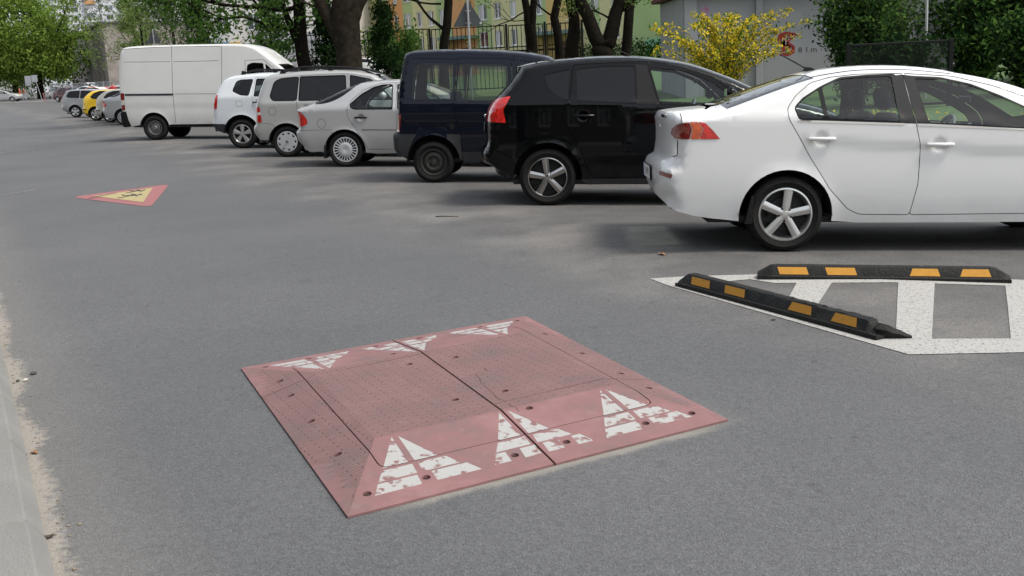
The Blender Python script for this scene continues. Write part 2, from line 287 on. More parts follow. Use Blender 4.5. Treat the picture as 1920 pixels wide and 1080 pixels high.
# ------------------------------------------------------------------ cars
def smooth_avg(a, k):
    if k < 1: return a
    p = np.pad(a, k, mode='edge'); return np.convolve(p, np.ones(2*k+1)/(2*k+1), 'valid')
def build_car(name, label, cat, S, contact, heading, pm, group=None, res=.065, wheel=None, interior=True, detail=True):
    Wd = S['W']; h = R(heading); ly = Vector((-math.sin(h), math.cos(h), 0))
    k_ = lot_k(rowcoord(contact)[0]); up_ = Vector((k_*N_ROAD.x, k_*N_ROAD.y, 1)).normalized(); fx_ = Vector((math.cos(h), math.sin(h), 0)); fx_ = (fx_-up_*fx_.dot(up_)).normalized(); ly = up_.cross(fx_)
    p_ = Vector((contact[0], contact[1], ground_z(*contact)))+ly*(Wd-.02); root = empty(name); root.matrix_basis = Matrix(((fx_.x, ly.x, up_.x, p_.x), (fx_.y, ly.y, up_.y, p_.y), (fx_.z, ly.z, up_.z, p_.z), (0, 0, 0, 1))); tag(root, label, cat, group)
    sil = crspline(S['sil'], res*.6); tan = np.gradient(sil, axis=0); tan /= np.linalg.norm(tan, axis=1)[:, None]+1e-12
    nin = np.stack([tan[:, 1], -tan[:, 0]], 1); rt, re_ = S.get('rtop', .08), S.get('rend', .22)
    rs = smooth_avg(rt+(re_-rt)*np.abs(tan[:, 1])**1.5, int(.12/(res*.6))); NE = S.get('n', 2.5)
    bx = np.array([b[0] for b in S['belt']]); bz = np.array([b[1] for b in S['belt']]); tum = S['tum']; xm = (sil[:, 0].min()+sil[:, 0].max())/2; hl = (sil[:, 0].max()-sil[:, 0].min())/2
    az, ar, wb = S['az'], S['ar'], S['wb']; cr = S.get('creases', []); dim = [(hd['x'], hd['z']) for hd in S.get('handles', []) if res < .1]
    def wf(P):
        d, i, t = segdist(P, sil[:-1], sil[1:]); r = rs[i]*(1-t)+rs[i+1]*t; q = np.clip(d/r, 0, 1); f = np.power(np.clip(1-np.power(1-q, NE), 0, 1), 1/NE); f[d < 2e-5] = 0
        x, z = P[:, 0], P[:, 1]; zb = np.interp(x, bx, bz); u = np.clip((zb-z)/(zb-.22), 0, 1)
        low = 1-.008*(1-u)**2-.06*np.clip((u-.45)/.55, 0, 1)**2; y = Wd*low*(1-.05*np.abs((x-xm)/hl)**3.5)
        e = z-zb; y = y-tum*np.where(e > .05, e-.02, np.where(e > 0, e*e/.1*.6*1.0, 0))-np.where(e > 0, np.clip(e/.05, 0, 1)*S.get('step', .012), 0)
        for xw in (0., wb):
            rho = np.hypot(x-xw, z-az); y = y+.010*np.exp(-((rho-ar)/.035)**2)*(e < .02)
        for hx, hz in dim: q_ = np.clip(1-((x-hx)**2+((z-hz)/.9)**2)/.075**2, 0, 1); y = y-.020*q_*q_*(3-2*q_)
        for pl, amp, wid in cr: y = y+amp*np.tanh((z-np.interp(x, [p[0] for p in pl], [p[1] for p in pl]))/wid)*(x > pl[0][0])*(x < pl[-1][0])
        return y*f, d
    bot = S['bot']; bxs = [b[0] for b in bot][::-1]; bzs = [b[1] for b in bot][::-1]; low = []
    arcs = []
    for xw in (wb, 0.):
        zz = float(np.interp(xw, bxs, bzs)); dx = math.sqrt(max(1e-4, ar*ar-(az-zz)**2)); a0 = math.atan2(zz-az, dx); arcs.append((xw, dx, [(xw+ar*math.cos(a0+(math.pi-2*a0)*k/22), az+ar*math.sin(a0+(math.pi-2*a0)*k/22)) for k in range(23)]))
    pts = [b for b in bot if all(abs(b[0]-xw) > dx+.02 for xw, dx, _ in arcs)]
    allp = [(p[0], [p]) for p in pts]+[(xw, arc) for xw, dx, arc in arcs]; allp.sort(key=lambda q: -q[0])
    for _, q in allp: low += q
    low = resample(np.vstack([sil[-1:], np.array(low), sil[:1]]), res*.9, False)[1:-1]
    it = int(sil[:, 1].argmax()); rz_ = np.maximum.accumulate(sil[:it, 1]); rx_ = sil[:it, 0]; outer = np.vstack([sil, low]); loops = [(outer, True)]; regs = []
    for g in S['regions']:
        P = np.array(fillet(g['poly'], g.get('fil', .03))) if 'poly' in g else None
        if 'screen' in g:
            xa, xb, zmin, fr = g['screen'][:4]; k = np.where((sil[:, 0] >= xa) & (sil[:, 0] <= xb) & (sil[:, 1] > zmin))[0]; dg = rs[k]*(1-(1-fr**NE)**(1/NE))
            if len(g['screen']) > 4: dg = np.maximum(dg, g['screen'][4]*np.sin(np.linspace(.5, math.pi-.25, len(k))))
            P = np.vstack([sil[k]-nin[k]*.02, (sil[k]+nin[k]*dg[:, None])[::-1]])
        if g['name'] in ('tail_lamp', 'turn_lamp', 'reflector'): P = P.copy(); P[:, 0] = np.maximum(P[:, 0], np.interp(P[:, 1], rz_, rx_)+.03)
        P = resample(P, res*.8); regs.append((g, P)); loops.append((P, True))
    sw = S.get('seamw', .006); seams = []
    for sm in S.get('seams', []):
        L = resample(crspline(sm, .05), res*.7, False); seams.append(L); loops += [(offset_line(L, sw/2, False), False), (offset_line(L, -sw/2, False), False)]
    for g, P in regs:
        if g.get('gap'): L = np.vstack([P, P[:1]]); seams.append(L); loops += [(offset_line(P, sw/2, True), True), (offset_line(P, -sw/2, True), True)]
    G = []
    for dd in (.0012, .005, .012, .024, .042, .068, .1):
        Q = sil+nin*dd; d0, _, _ = segdist(Q, sil[:-1], sil[1:]); ok = (d0 > dd*.97) & inside(Q, outer); G.append(Q[ok])
    for hx, hz in dim: G.append(np.array([(hx+q*math.cos(a), hz+.9*q*math.sin(a)) for q in (.012, .03, .045, .06, .075) for a in np.linspace(0, 6.2832, 17)[:-1]]))
    x0, x1, z0, z1 = sil[:, 0].min(), sil[:, 0].max(), low[:, 1].min(), sil[:, 1].max(); gx, gz = np.meshgrid(np.arange(x0, x1, res), np.arange(z0, z1, res*.8)); gx = gx+(np.arange(gx.shape[0]) % 2)[:, None]*res*.5
    Q = np.stack([gx.ravel(), gz.ravel()], 1); Q = Q[inside(Q, outer)]; d0, _, _ = segdist(Q, sil[:-1], sil[1:]); G.append(Q[d0 > .11]); G = np.vstack(G)
    A = np.vstack([P[:-1] for P, c in loops]+[P[-1:] for P, c in loops if c]); B = np.vstack([P[1:] for P, c in loops]+[P[:1] for P, c in loops if c])
    ds, _, _ = segdist(G, A, B); dsil, _, _ = segdist(G, sil[:-1], sil[1:]); G = G[(ds > np.minimum(.014, np.maximum(.0008, dsil*.3)))]
    V2, T = cdt(loops, G); T = np.array([t for t in T if len(t) == 3]); cen = V2[T].mean(1); keep = inside(cen, outer); T = T[keep]; cen = cen[keep]
    y, dd = wf(V2); y[dd < 2e-5] = 0; nV = len(V2); cz = (y == 0)
    reg = np.full(len(T), -1)
    for i in range(len(regs)-1, -1, -1): reg[inside(cen, regs[i][1])] = i
    if seams:
        sA = np.vstack([s[:-1] for s in seams]); sB = np.vstack([s[1:] for s in seams]); sd_, _, _ = segdist(cen, sA, sB); soft = np.array([(i < 0) or bool(regs[i][0].get('solid')) for i in reg]); drop = (sd_ < sw*.49) & soft; reg[drop] = -9
    VR = np.stack([V2[:, 0], -y, V2[:, 1]], 1); VL = VR*np.array([1, -1, 1]); li = np.where(cz, np.arange(nV), np.arange(nV)+nV); VA = np.vstack([VR, VL]); TA = np.vstack([T, li[T][:, ::-1]])
    fn = np.cross(VA[TA[:, 1]]-VA[TA[:, 0]], VA[TA[:, 2]]-VA[TA[:, 0]]); NR = np.zeros_like(VA)
    for k in range(3): np.add.at(NR, TA[:, k], fn)
    NR /= np.linalg.norm(NR, axis=1)[:, None]+1e-12
    def sub(nm, tris, m, parent, inset=0.):
        u, inv = np.unique(tris, return_inverse=True); v = VA[u].copy(); v -= NR[u]*inset
        return mesh(nm, v, inv.reshape(-1, 3), m, parent, True, NR[u])
    rg2 = np.concatenate([reg, reg]); side = np.concatenate([np.zeros(len(T)), np.ones(len(T))])
    body = sub('body', TA[rg2 == -1], pm, root)
    made = {}
    order = sorted(range(len(regs)), key=lambda i: 0 if regs[i][0].get('key') else 1)
    for i in order:
        g = regs[i][0]; m = pm if g['mat'] == 'PAINT' else g['mat']
        for sd2 in ((None,) if g.get('whole') or 'screen' in g else (0, 1)):
            sel = (rg2 == i) if sd2 is None else (rg2 == i) & (side == sd2)
            if not sel.any(): continue
            pa = made.get((g.get('in'), sd2), root); o = sub(g['name'], TA[sel], m, pa, g.get('inset', 0.))
            if g.get('key'): made[(g['key'], sd2)] = o
    # dark lining behind the shut lines
    zb_ = np.interp(cen[:, 0], bx, bz); dcen = dd[T].min(1); selr = (cen[:, 1] < zb_-.03) & (dcen > .06); tr = np.concatenate([selr, selr]); u, inv = np.unique(TA[tr], return_inverse=True)
    v = VA[u].copy(); v[:, 1] -= np.sign(v[:, 1])*.03; mesh('inner_panel', v, inv.reshape(-1, 3), 'liner', root)
    # floor pan and wheel housings
    fb = MB(); zf = min(bzs)+.025; fb.box(((x0+x1)/2+.05, 0, zf), (x1-x0-.75, 2*Wd-.16, .05)); 
    for xw in (0., wb):
        for sg in (-1, 1):
            y0, y1 = sg*(Wd-.03), sg*(Wd-.36); n = 16; Vv = []; Ff = []
            for k in range(n+1):
                q = math.pi*k/n; c, s = math.cos(q)*(ar+.004), math.sin(q)*(ar+.004)
                Vv += [(xw+c, y0, az+s), (xw+c, y1, az+s)]
            for k in range(n): Ff.append((2*k, 2*k+1, 2*k+3, 2*k+2))
            Ff.append(tuple(2*k+1 for k in range(n+1))); fb.add(Vv, Ff)
    fb.build('floor_pan', 'liner', root)
    # door handles
    def surf(x, z): w_, _ = wf(np.array([[x, z]])); return float(w_[0])
    for hd in S.get('handles', []):
        for sg, sd2 in ((-1, 0), (1, 1)):
            yy = surf(hd['x'], hd['z'])+.018; b = MB(); L_ = hd.get('l', .23)
            b = MB(); b.box((0, 0, 0), (L_, .024, .032), bev=.01); o = b.build('handle', pm+'_trim' if hd.get('mat') is None else hd['mat'], made.get((hd.get('in'), sd2), root)); o.location = (hd['x'], sg*(yy+.022), hd['z']); shade_auto(o, 60)
    # wheels
    if wheel is None: wheel = make_wheel(S['rim'], S['wr'], S['rr'], S.get('tw', .2))
    first = True
    for xw in (0., wb):
        for sg in (-1, 1):
            w = wheel if first else copy_tree(wheel); first = False; w.parent = root; w.location = (xw, sg*(Wd-.025), S['wr']); w.rotation_euler = (0, R(random.uniform(0, 360)) if xw > 0 else 0, 0 if sg < 0 else math.pi)
    if interior:
        sx = S.get('seatx', 1.35); st = MB(); zs = S.get('seatz', .5)
        for yy in (-.37, .37):
            st = MB(); st.box((sx+.12, yy, zs), (.52, .5, .16), bev=.05); M = Matrix.Rotation(R(-14), 3, 'Y'); st.box((sx-.20, yy, zs+.34), (.14, .48, .62), bev=.05, M=M); st.box((sx-.31, yy, zs+.76), (.09, .27, .19), bev=.035, M=M); shade_auto(st.build('front_seat', 'seat_fabric', root), 50)
        st = MB(); st.box((sx-.75, 0, zs-.02), (.5, 1.25, .16), bev=.05); st.box((sx-1.05, 0, zs+.30), (.14, 1.25, .56), bev=.05, M=Matrix.Rotation(R(-18), 3, 'Y'))
        for yy in (-.38, .38): st.box((sx-1.16, yy, zs+.64), (.08, .25, .15), bev=.03)
        shade_auto(st.build('rear_seat', 'seat_fabric', root), 50)
        dz = S.get('dashz', .86); db = MB(); db.box((sx+.92, 0, dz-.12), (.55, 2*Wd-.34, .3), bev=.08); shade_auto(db.build('dashboard', 'dash_plastic', root), 50)
        sw_ = MB(); Mx = Matrix.Rotation(R(-65), 3, 'Y'); ring = [Vector((sx+.50, .37, dz-.0))+Mx @ Vector((.185*math.cos(q), .185*math.sin(q), 0)) for q in np.linspace(0, 2*math.pi, 25)]
        sw_.tube(ring, .016, 7, False); sw_.tube([ring[0], ring[12]], .022, 6); sw_.tube([Vector((sx+.5, .37, dz-.0)), Vector((sx+.8, .37, dz-.12))], .03, 6); shade_auto(sw_.build('steering_wheel', 'dash_plastic', root), 60)
        mr = MB(); mr.box((S.get('mirx', sx+.55), 0, S.get('mirz', dz+.45)), (.03, .22, .06), bev=.01); mr.build('rear_view_mirror', 'black_plastic', root)
    if S.get('mirror'):
        mx_, mz = S['mirror']
        for sg in (-1, 1):
            b = MB(); b.box((0, 0, 0), (.12, .2, .15), bev=.045); o = b.build('wing_mirror', S.get('mirmat', pm+'_trim'), root); o.location = (mx_, sg*(surf(mx_, mz-.05)+.12), mz); shade_auto(o, 60)
            b = MB(); b.box((0, 0, 0), (.006, .17, .11)); g_ = b.build('mirror_glass', 'chrome', o); g_.location = (-.0605, 0, 0)
    return root, surf, body
def rg(name, m, poly=None, **k):
    d = dict(name=name, mat=m, **k)
    if poly is not None: d['poly'] = poly
    return d
def outset(poly, d):
    P = np.array([p[:2] for p in poly], float); A = .5*np.sum(P[:, 0]*np.roll(P[:, 1], -1)-np.roll(P[:, 0], -1)*P[:, 1]); s = -1 if A > 0 else 1
    n = len(P); out = []
    for i in range(n):
        a, b, c = P[i-1], P[i], P[(i+1) % n]; u = (b-a)/np.linalg.norm(b-a); v = (c-b)/np.linalg.norm(c-b); n1 = np.array([-u[1], u[0]]); n2 = np.array([-v[1], v[0]]); m = n1+n2; m = m/max(.35, np.dot(m, n1)); out.append(tuple(b+m*d*s))
    return out
def window(poly, m, key=None, trim=.016, fil=.03, **k):
    return [rg('window', m, poly, inset=.007, fil=fil, **({'in': key} if key else {})), rg('window_trim', 'rubber_trim', outset(poly, trim), fil=fil+.01, **({'in': key} if key else {}))]
def circle(x, z, r, n=18): return [(x+r*math.cos(2*math.pi*k/n), z+r*math.sin(2*math.pi*k/n), 0) for k in range(n)]
CAR = {}
CAR['saloon'] = {'W': 0.88, 'wb': 2.86, 'wr': 0.318, 'rr': 0.225, 'rim': 'five_flat', 'ar': 0.388, 'az': 0.305, 'tum': 0.5, 'rtop': 0.085, 'rend': 0.14, 'seatx': 1.21, 'dashz': 0.93, 'mirror': None, 'mirx': 1.75, 'mirz': 1.25, 'step': 0.012, 'sil': [(-1.0, 0.42), (-1.045, 0.52), (-1.061, 0.62), (-1.052, 0.705), (-1.02, 0.752, 1), (-0.972, 0.775, 1), (-0.962, 0.901), (-0.968, 1.047), (-0.975, 1.125), (-.955, 1.155), (-0.90, 1.172), (-0.753, 1.19), (-0.573, 1.204, 1), (-0.254, 1.319), (0.049, 1.423), (0.254, 1.482), (0.441, 1.52), (0.692, 1.547), (1.044, 1.548), (1.424, 1.509), (1.811, 1.431), (2.204, 1.304), (2.721, 1.094, 1), (3.125, 1.042), (3.596, 0.954), (3.86, 0.842), (3.96, 0.694), (3.965, 0.521), (3.897, 0.369), (3.827, 0.315)], 'bot': [(3.644, 0.28), (2.139, 0.251), (0.615, 0.247), (-0.316, 0.27), (-0.619, 0.285), (-0.757, 0.306), (-0.90, 0.345), (-.965, .38)], 'belt': [(-1.146, 1.078), (-0.247, 1.116), (0.269, 1.107), (0.905, 1.076), (1.891, 1.023), (2.57, 1.015), (3.87, 0.802)], 'creases': [([(0.12, 0.922), (1.073, 0.887), (1.897, 0.83), (2.348, 0.799)], 0.007, 0.007)], 'regions': [{'name': 'window', 'mat': 'glass_clear', 'inset': 0.007, 'fil': 0.02, 'in': 'rear', 'poly': [(0.051, 1.197), (0.077, 1.112), (0.275, 1.113), (0.243, 1.342), (0.122, 1.266)]}, {'name': 'window', 'mat': 'glass_clear', 'inset': 0.007, 'fil': 0.025, 'in': 'rear', 'poly': [(0.312, 1.114), (0.889, 1.086), (0.857, 1.448), (0.648, 1.445), (0.435, 1.429), (0.277, 1.361)]}, {'name': 'window', 'mat': 'glass_clear', 'inset': 0.007, 'fil': 0.02, 'in': 'front', 'poly': [(1.05, 1.429), (1.127, 1.078), (1.903, 1.033), (2.194, 1.026), (2.097, 1.098), (1.912, 1.192), (1.727, 1.281), (1.499, 1.373), (1.261, 1.422)]}, {'name': 'pillar_trim', 'mat': 'black_plastic', 'fil': 0.004, 'inset': -0.002, 'in': 'rear', 'poly': [(0.857, 1.451), (0.892, 1.071), (1.021, 1.067), (0.978, 1.312), (0.954, 1.462)]}, {'name': 'pillar_trim', 'mat': 'black_plastic', 'fil': 0.004, 'inset': -0.002, 'in': 'front', 'poly': [(0.959, 1.459), (0.985, 1.307), (1.028, 1.068), (1.121, 1.065), (1.04, 1.449)]}, {'name': 'window_trim', 'mat': 'rubber_trim', 'fil': 0.03, 'in': 'rear', 'poly': [(0.037, 1.2), (0.068, 1.1), (0.942, 1.069), (0.896, 1.469), (0.649, 1.462), (0.434, 1.446), (0.272, 1.375), (0.115, 1.28)]}, {'name': 'window_trim', 'mat': 'rubber_trim', 'fil': 0.02, 'in': 'front', 'poly': [(1.017, 1.452), (1.099, 1.065), (1.901, 1.021), (2.216, 1.019), (2.105, 1.108), (1.919, 1.204), (1.733, 1.293), (1.505, 1.385), (1.264, 1.439)]}, {'name': 'belt_trim', 'mat': 'chrome', 'fil': 0.002, 'inset': -0.003, 'in': 'rear', 'poly': [(0.062, 1.099), (0.927, 1.07), (0.927, 1.053), (0.073, 1.082)]}, {'name': 'belt_trim', 'mat': 'chrome', 'fil': 0.002, 'inset': -0.003, 'in': 'front', 'poly': [(1.034, 1.064), (2.228, 1.011), (2.229, 0.995), (1.035, 1.047)]}, {'name': 'tail_lamp', 'mat': 'lamp_dark_red', 'fil': 0.008, 'inset': -0.006, 'poly': [(-.932, 1.03), (-.937, .985), (-.915, .946), (-0.815, 0.946), (-0.798, 1.02), (-0.82, 1.083), (-0.86, 1.08), (-.91, 1.062)]}, {'name': 'turn_lamp', 'mat': 'lamp_orange', 'fil': 0.004, 'inset': -0.006, 'poly': [(-0.807, 0.946), (-0.735, 0.946), (-0.709, 1.032), (-0.751, 1.085), (-0.814, 1.085), (-0.791, 1.02)]}, {'name': 'tail_lamp', 'mat': 'lamp_red', 'fil': 0.004, 'inset': -0.006, 'poly': [(-0.73, 0.946), (-0.565, 0.946), (-0.628, 1.02), (-0.69, 1.078), (-0.746, 1.085), (-0.702, 1.033)]}, {'name': 'door', 'mat': 'PAINT', 'fil': 0.03, 'gap': True, 'key': 'rear', 'solid': True, 'poly': [(-0.016, 1.195), (-0.011, 1.114), (0.177, 0.798), (0.353, 0.53), (0.516, 0.362), (0.613, 0.318), (1.028, 0.313), (1.073, 0.574), (1.073, 0.871), (1.023, 1.064), (0.98, 1.343), (0.955, 1.472), (0.575, 1.467), (0.352, 1.443), (0.182, 1.396), (0.062, 1.299)]}, {'name': 'door', 'mat': 'PAINT', 'fil': 0.03, 'gap': True, 'key': 'front', 'solid': True, 'poly': [(1.023, 1.064), (1.073, 0.871), (1.073, 0.574), (1.028, 0.313), (2.137, 0.324), (2.313, 0.473), (2.372, 0.768), (2.365, 1.031), (2.256, 1.124), (1.961, 1.273), (1.687, 1.369), (1.361, 1.446), (0.955, 1.472), (0.98, 1.343)]}, {'name': 'reflector', 'mat': 'lamp_dark_red', 'fil': 0.004, 'inset': -0.004, 'poly': [(-1.03, .668), (-1.03, .637), (-.955, .622), (-.95, .655)]}, {'name': 'rear_window', 'mat': 'glass_tint', 'screen': (-0.525, 0.229, 1, 0.9), 'inset': 0.004}, {'name': 'windscreen', 'mat': 'glass_clear', 'screen': (1.421, 2.689, 0.9, 0.88), 'inset': 0.004}, {'name': 'head_lamp', 'mat': 'lamp_clear', 'inset': -0.002, 'poly': [(3.212, 0.894), (3.573, 0.709), (3.994, 0.697), (3.994, 0.86), (3.633, 0.928)]}], 'seams': [[(-.93, .79), (-.905, .81), (-.90, .935)], [(-.885, 1.09), (-.87, 1.15)], [(-0.646, 1.184), (-0.34, 1.267), (-0.006, 1.378), (0.205, 1.44), (0.417, 1.479), (0.63, 1.501), (0.984, 1.502), (1.362, 1.467)]], 'handles': [{'x': 0.26, 'z': 0.946, 'in': 'rear'}, {'x': 1.224, 'z': 0.896, 'in': 'front'}]}
CAR['crossover'] = {'W': 0.92, 'wb': 2.644, 'wr': 0.335, 'rr': 0.235, 'rim': 'five_ridge', 'ar': 0.405, 'az': 0.34, 'tum': 0.42, 'rtop': 0.09, 'rend': 0.18, 'seatx': 1.26, 'seatz': 0.6, 'dashz': 1.05, 'mirror': (2.093, 1.296), 'mirx': 1.8, 'mirz': 1.45, 'sil': [(-0.655, 0.406), (-0.804, 0.501), (-0.833, 0.609), (-0.807, 0.689, 1), (-0.776, 0.739), (-0.776, 0.957), (-0.745, 1.127), (-0.635, 1.28), (-0.487, 1.445), (-0.376, 1.585, 1), (-0.407, 1.633, 1), (-0.184, 1.683), (0.21, 1.73), (0.659, 1.754), (1.114, 1.748), (1.628, 1.678), (2.046, 1.546), (2.47, 1.366), (2.749, 1.242, 1), (3.112, 1.172), (3.436, 1.047), (3.583, 0.843), (3.614, 0.583), (3.525, 0.372)], 'bot': [(3.376, 0.34), (2.008, 0.276), (0.484, 0.25), (-0.386, 0.319), (-0.504, 0.335), (-0.468, 0.361)], 'belt': [(-0.929, 1.185), (0.245, 1.198), (1.192, 1.161), (2.392, 1.121), (3.462, 0.927)], 'regions': [{'name': 'window', 'mat': 'glass_dark', 'inset': 0.007, 'fil': 0.03, 'poly': [(-0.045, 1.522), (0.002, 1.382), (0.108, 1.279), (0.236, 1.233), (0.254, 1.585)]}, {'name': 'window_trim', 'mat': 'rubber_trim', 'fil': 0.04, 'poly': [(-0.071, 1.537), (-0.016, 1.37), (0.097, 1.261), (0.254, 1.205), (0.275, 1.61)]}, {'name': 'window', 'mat': 'glass_dark', 'inset': 0.007, 'fil': 0.03, 'in': 'rear', 'poly': [(0.346, 1.232), (1.02, 1.201), (1.004, 1.619), (0.676, 1.618), (0.329, 1.583)]}, {'name': 'window_trim', 'mat': 'rubber_trim', 'fil': 0.04, 'in': 'rear', 'poly': [(0.327, 1.213), (1.041, 1.179), (1.024, 1.64), (0.676, 1.639), (0.308, 1.602)]}, {'name': 'window', 'mat': 'glass_clear', 'inset': 0.007, 'fil': 0.03, 'in': 'front', 'poly': [(1.187, 1.599), (1.3, 1.201), (1.861, 1.175), (2.184, 1.171), (2.083, 1.297), (1.878, 1.44), (1.602, 1.554)]}, {'name': 'window_trim', 'mat': 'rubber_trim', 'fil': 0.04, 'in': 'front', 'poly': [(1.145, 1.635), (1.276, 1.171), (1.858, 1.144), (2.249, 1.14), (2.105, 1.321), (1.895, 1.468), (1.611, 1.584)]}, {'name': 'pillar_trim', 'mat': 'black_plastic', 'fil': 0.004, 'inset': -0.001, 'poly': [(1.01, 1.638), (1.04, 1.186), (1.284, 1.175), (1.173, 1.624)]}, {'name': 'tail_lamp', 'mat': 'lamp_red', 'fil': 0.012, 'inset': -0.008, 'poly': [(-0.923, 1.047), (-0.781, 1.121), (-0.677, 1.209), (-0.589, 1.25), (-0.433, 1.276), (-0.519, 1.12), (-0.488, 0.972), (-0.63, 0.982), (-0.92, 0.987)]}, {'name': 'fuel_flap', 'mat': 'PAINT', 'gap': True, 'fil': 0, 'solid': True, 'poly': [(0.064, 1.033, 0), (0.058, 1.058, 0), (0.044, 1.08, 0), (0.024, 1.097, 0), (-0, 1.105, 0), (-0.026, 1.104, 0), (-0.05, 1.094, 0), (-0.069, 1.077, 0), (-0.081, 1.053, 0), (-0.084, 1.028, 0), (-0.078, 1.002, 0), (-0.065, 0.98, 0), (-0.044, 0.964, 0), (-0.02, 0.956, 0), (0.006, 0.957, 0), (0.03, 0.966, 0), (0.049, 0.984, 0), (0.06, 1.007, 0)]}, {'name': 'reflector', 'mat': 'lamp_red', 'fil': 0.006, 'inset': -0.005, 'poly': [(-0.92, 0.552), (-0.745, 0.537), (-0.742, 0.468), (-0.916, 0.483)]}, {'name': 'door', 'mat': 'PAINT', 'gap': True, 'key': 'rear', 'solid': True, 'poly': [(0.255, 1.214), (0.152, 1.054), (0.259, 0.877), (0.376, 0.689), (0.478, 0.411), (0.541, 0.332), (1.256, 0.339), (1.3, 0.757), (1.274, 1.164), (1.164, 1.675), (0.295, 1.638)]}, {'name': 'door', 'mat': 'PAINT', 'gap': True, 'key': 'front', 'solid': True, 'poly': [(1.274, 1.164), (1.3, 0.757), (1.256, 0.339), (2.264, 0.375), (2.353, 0.789), (2.34, 1.129), (1.931, 1.479), (1.572, 1.61), (1.164, 1.675)]}, {'name': 'side_moulding', 'mat': 'dark_chrome', 'fil': 0.002, 'inset': -0.006, 'poly': [(0.513, 0.507), (1.178, 0.505), (1.179, 0.49), (0.514, 0.492)]}, {'name': 'sill_trim', 'mat': 'grey_plastic', 'fil': 0.004, 'inset': -0.004, 'poly': [(0.402, 0.313), (2.213, 0.343), (2.218, 0.22), (0.408, 0.178)]}, {'name': 'bumper', 'mat': 'black_plastic', 'whole': True, 'fil': 0.02, 'inset': -0.003, 'poly': [(-1.088, 0.449), (-0.701, 0.42), (-0.507, 0.405), (-0.37, 0.389), (-0.362, 0.21), (-1.076, 0.193)]}, {'name': 'rear_window', 'mat': 'glass_dark', 'screen': (-0.596, -0.381, 1.25, 0.86), 'inset': 0.004}, {'name': 'windscreen', 'mat': 'glass_clear', 'screen': (1.495, 2.709, 1.05, 0.88), 'inset': 0.004}], 'seams': [[(-0.868, 0.697), (-0.615, 0.655), (-0.417, 0.566)], [(-0.436, 1.597), (-0.239, 1.641), (0.157, 1.685), (0.607, 1.71), (1.062, 1.704), (1.573, 1.63), (1.984, 1.497)]], 'handles': [{'x': 0.416, 'z': 1.051, 'l': 0.26, 'in': 'rear'}, {'x': 1.462, 'z': 1.048, 'l': 0.26, 'in': 'front'}], 'creases': []}
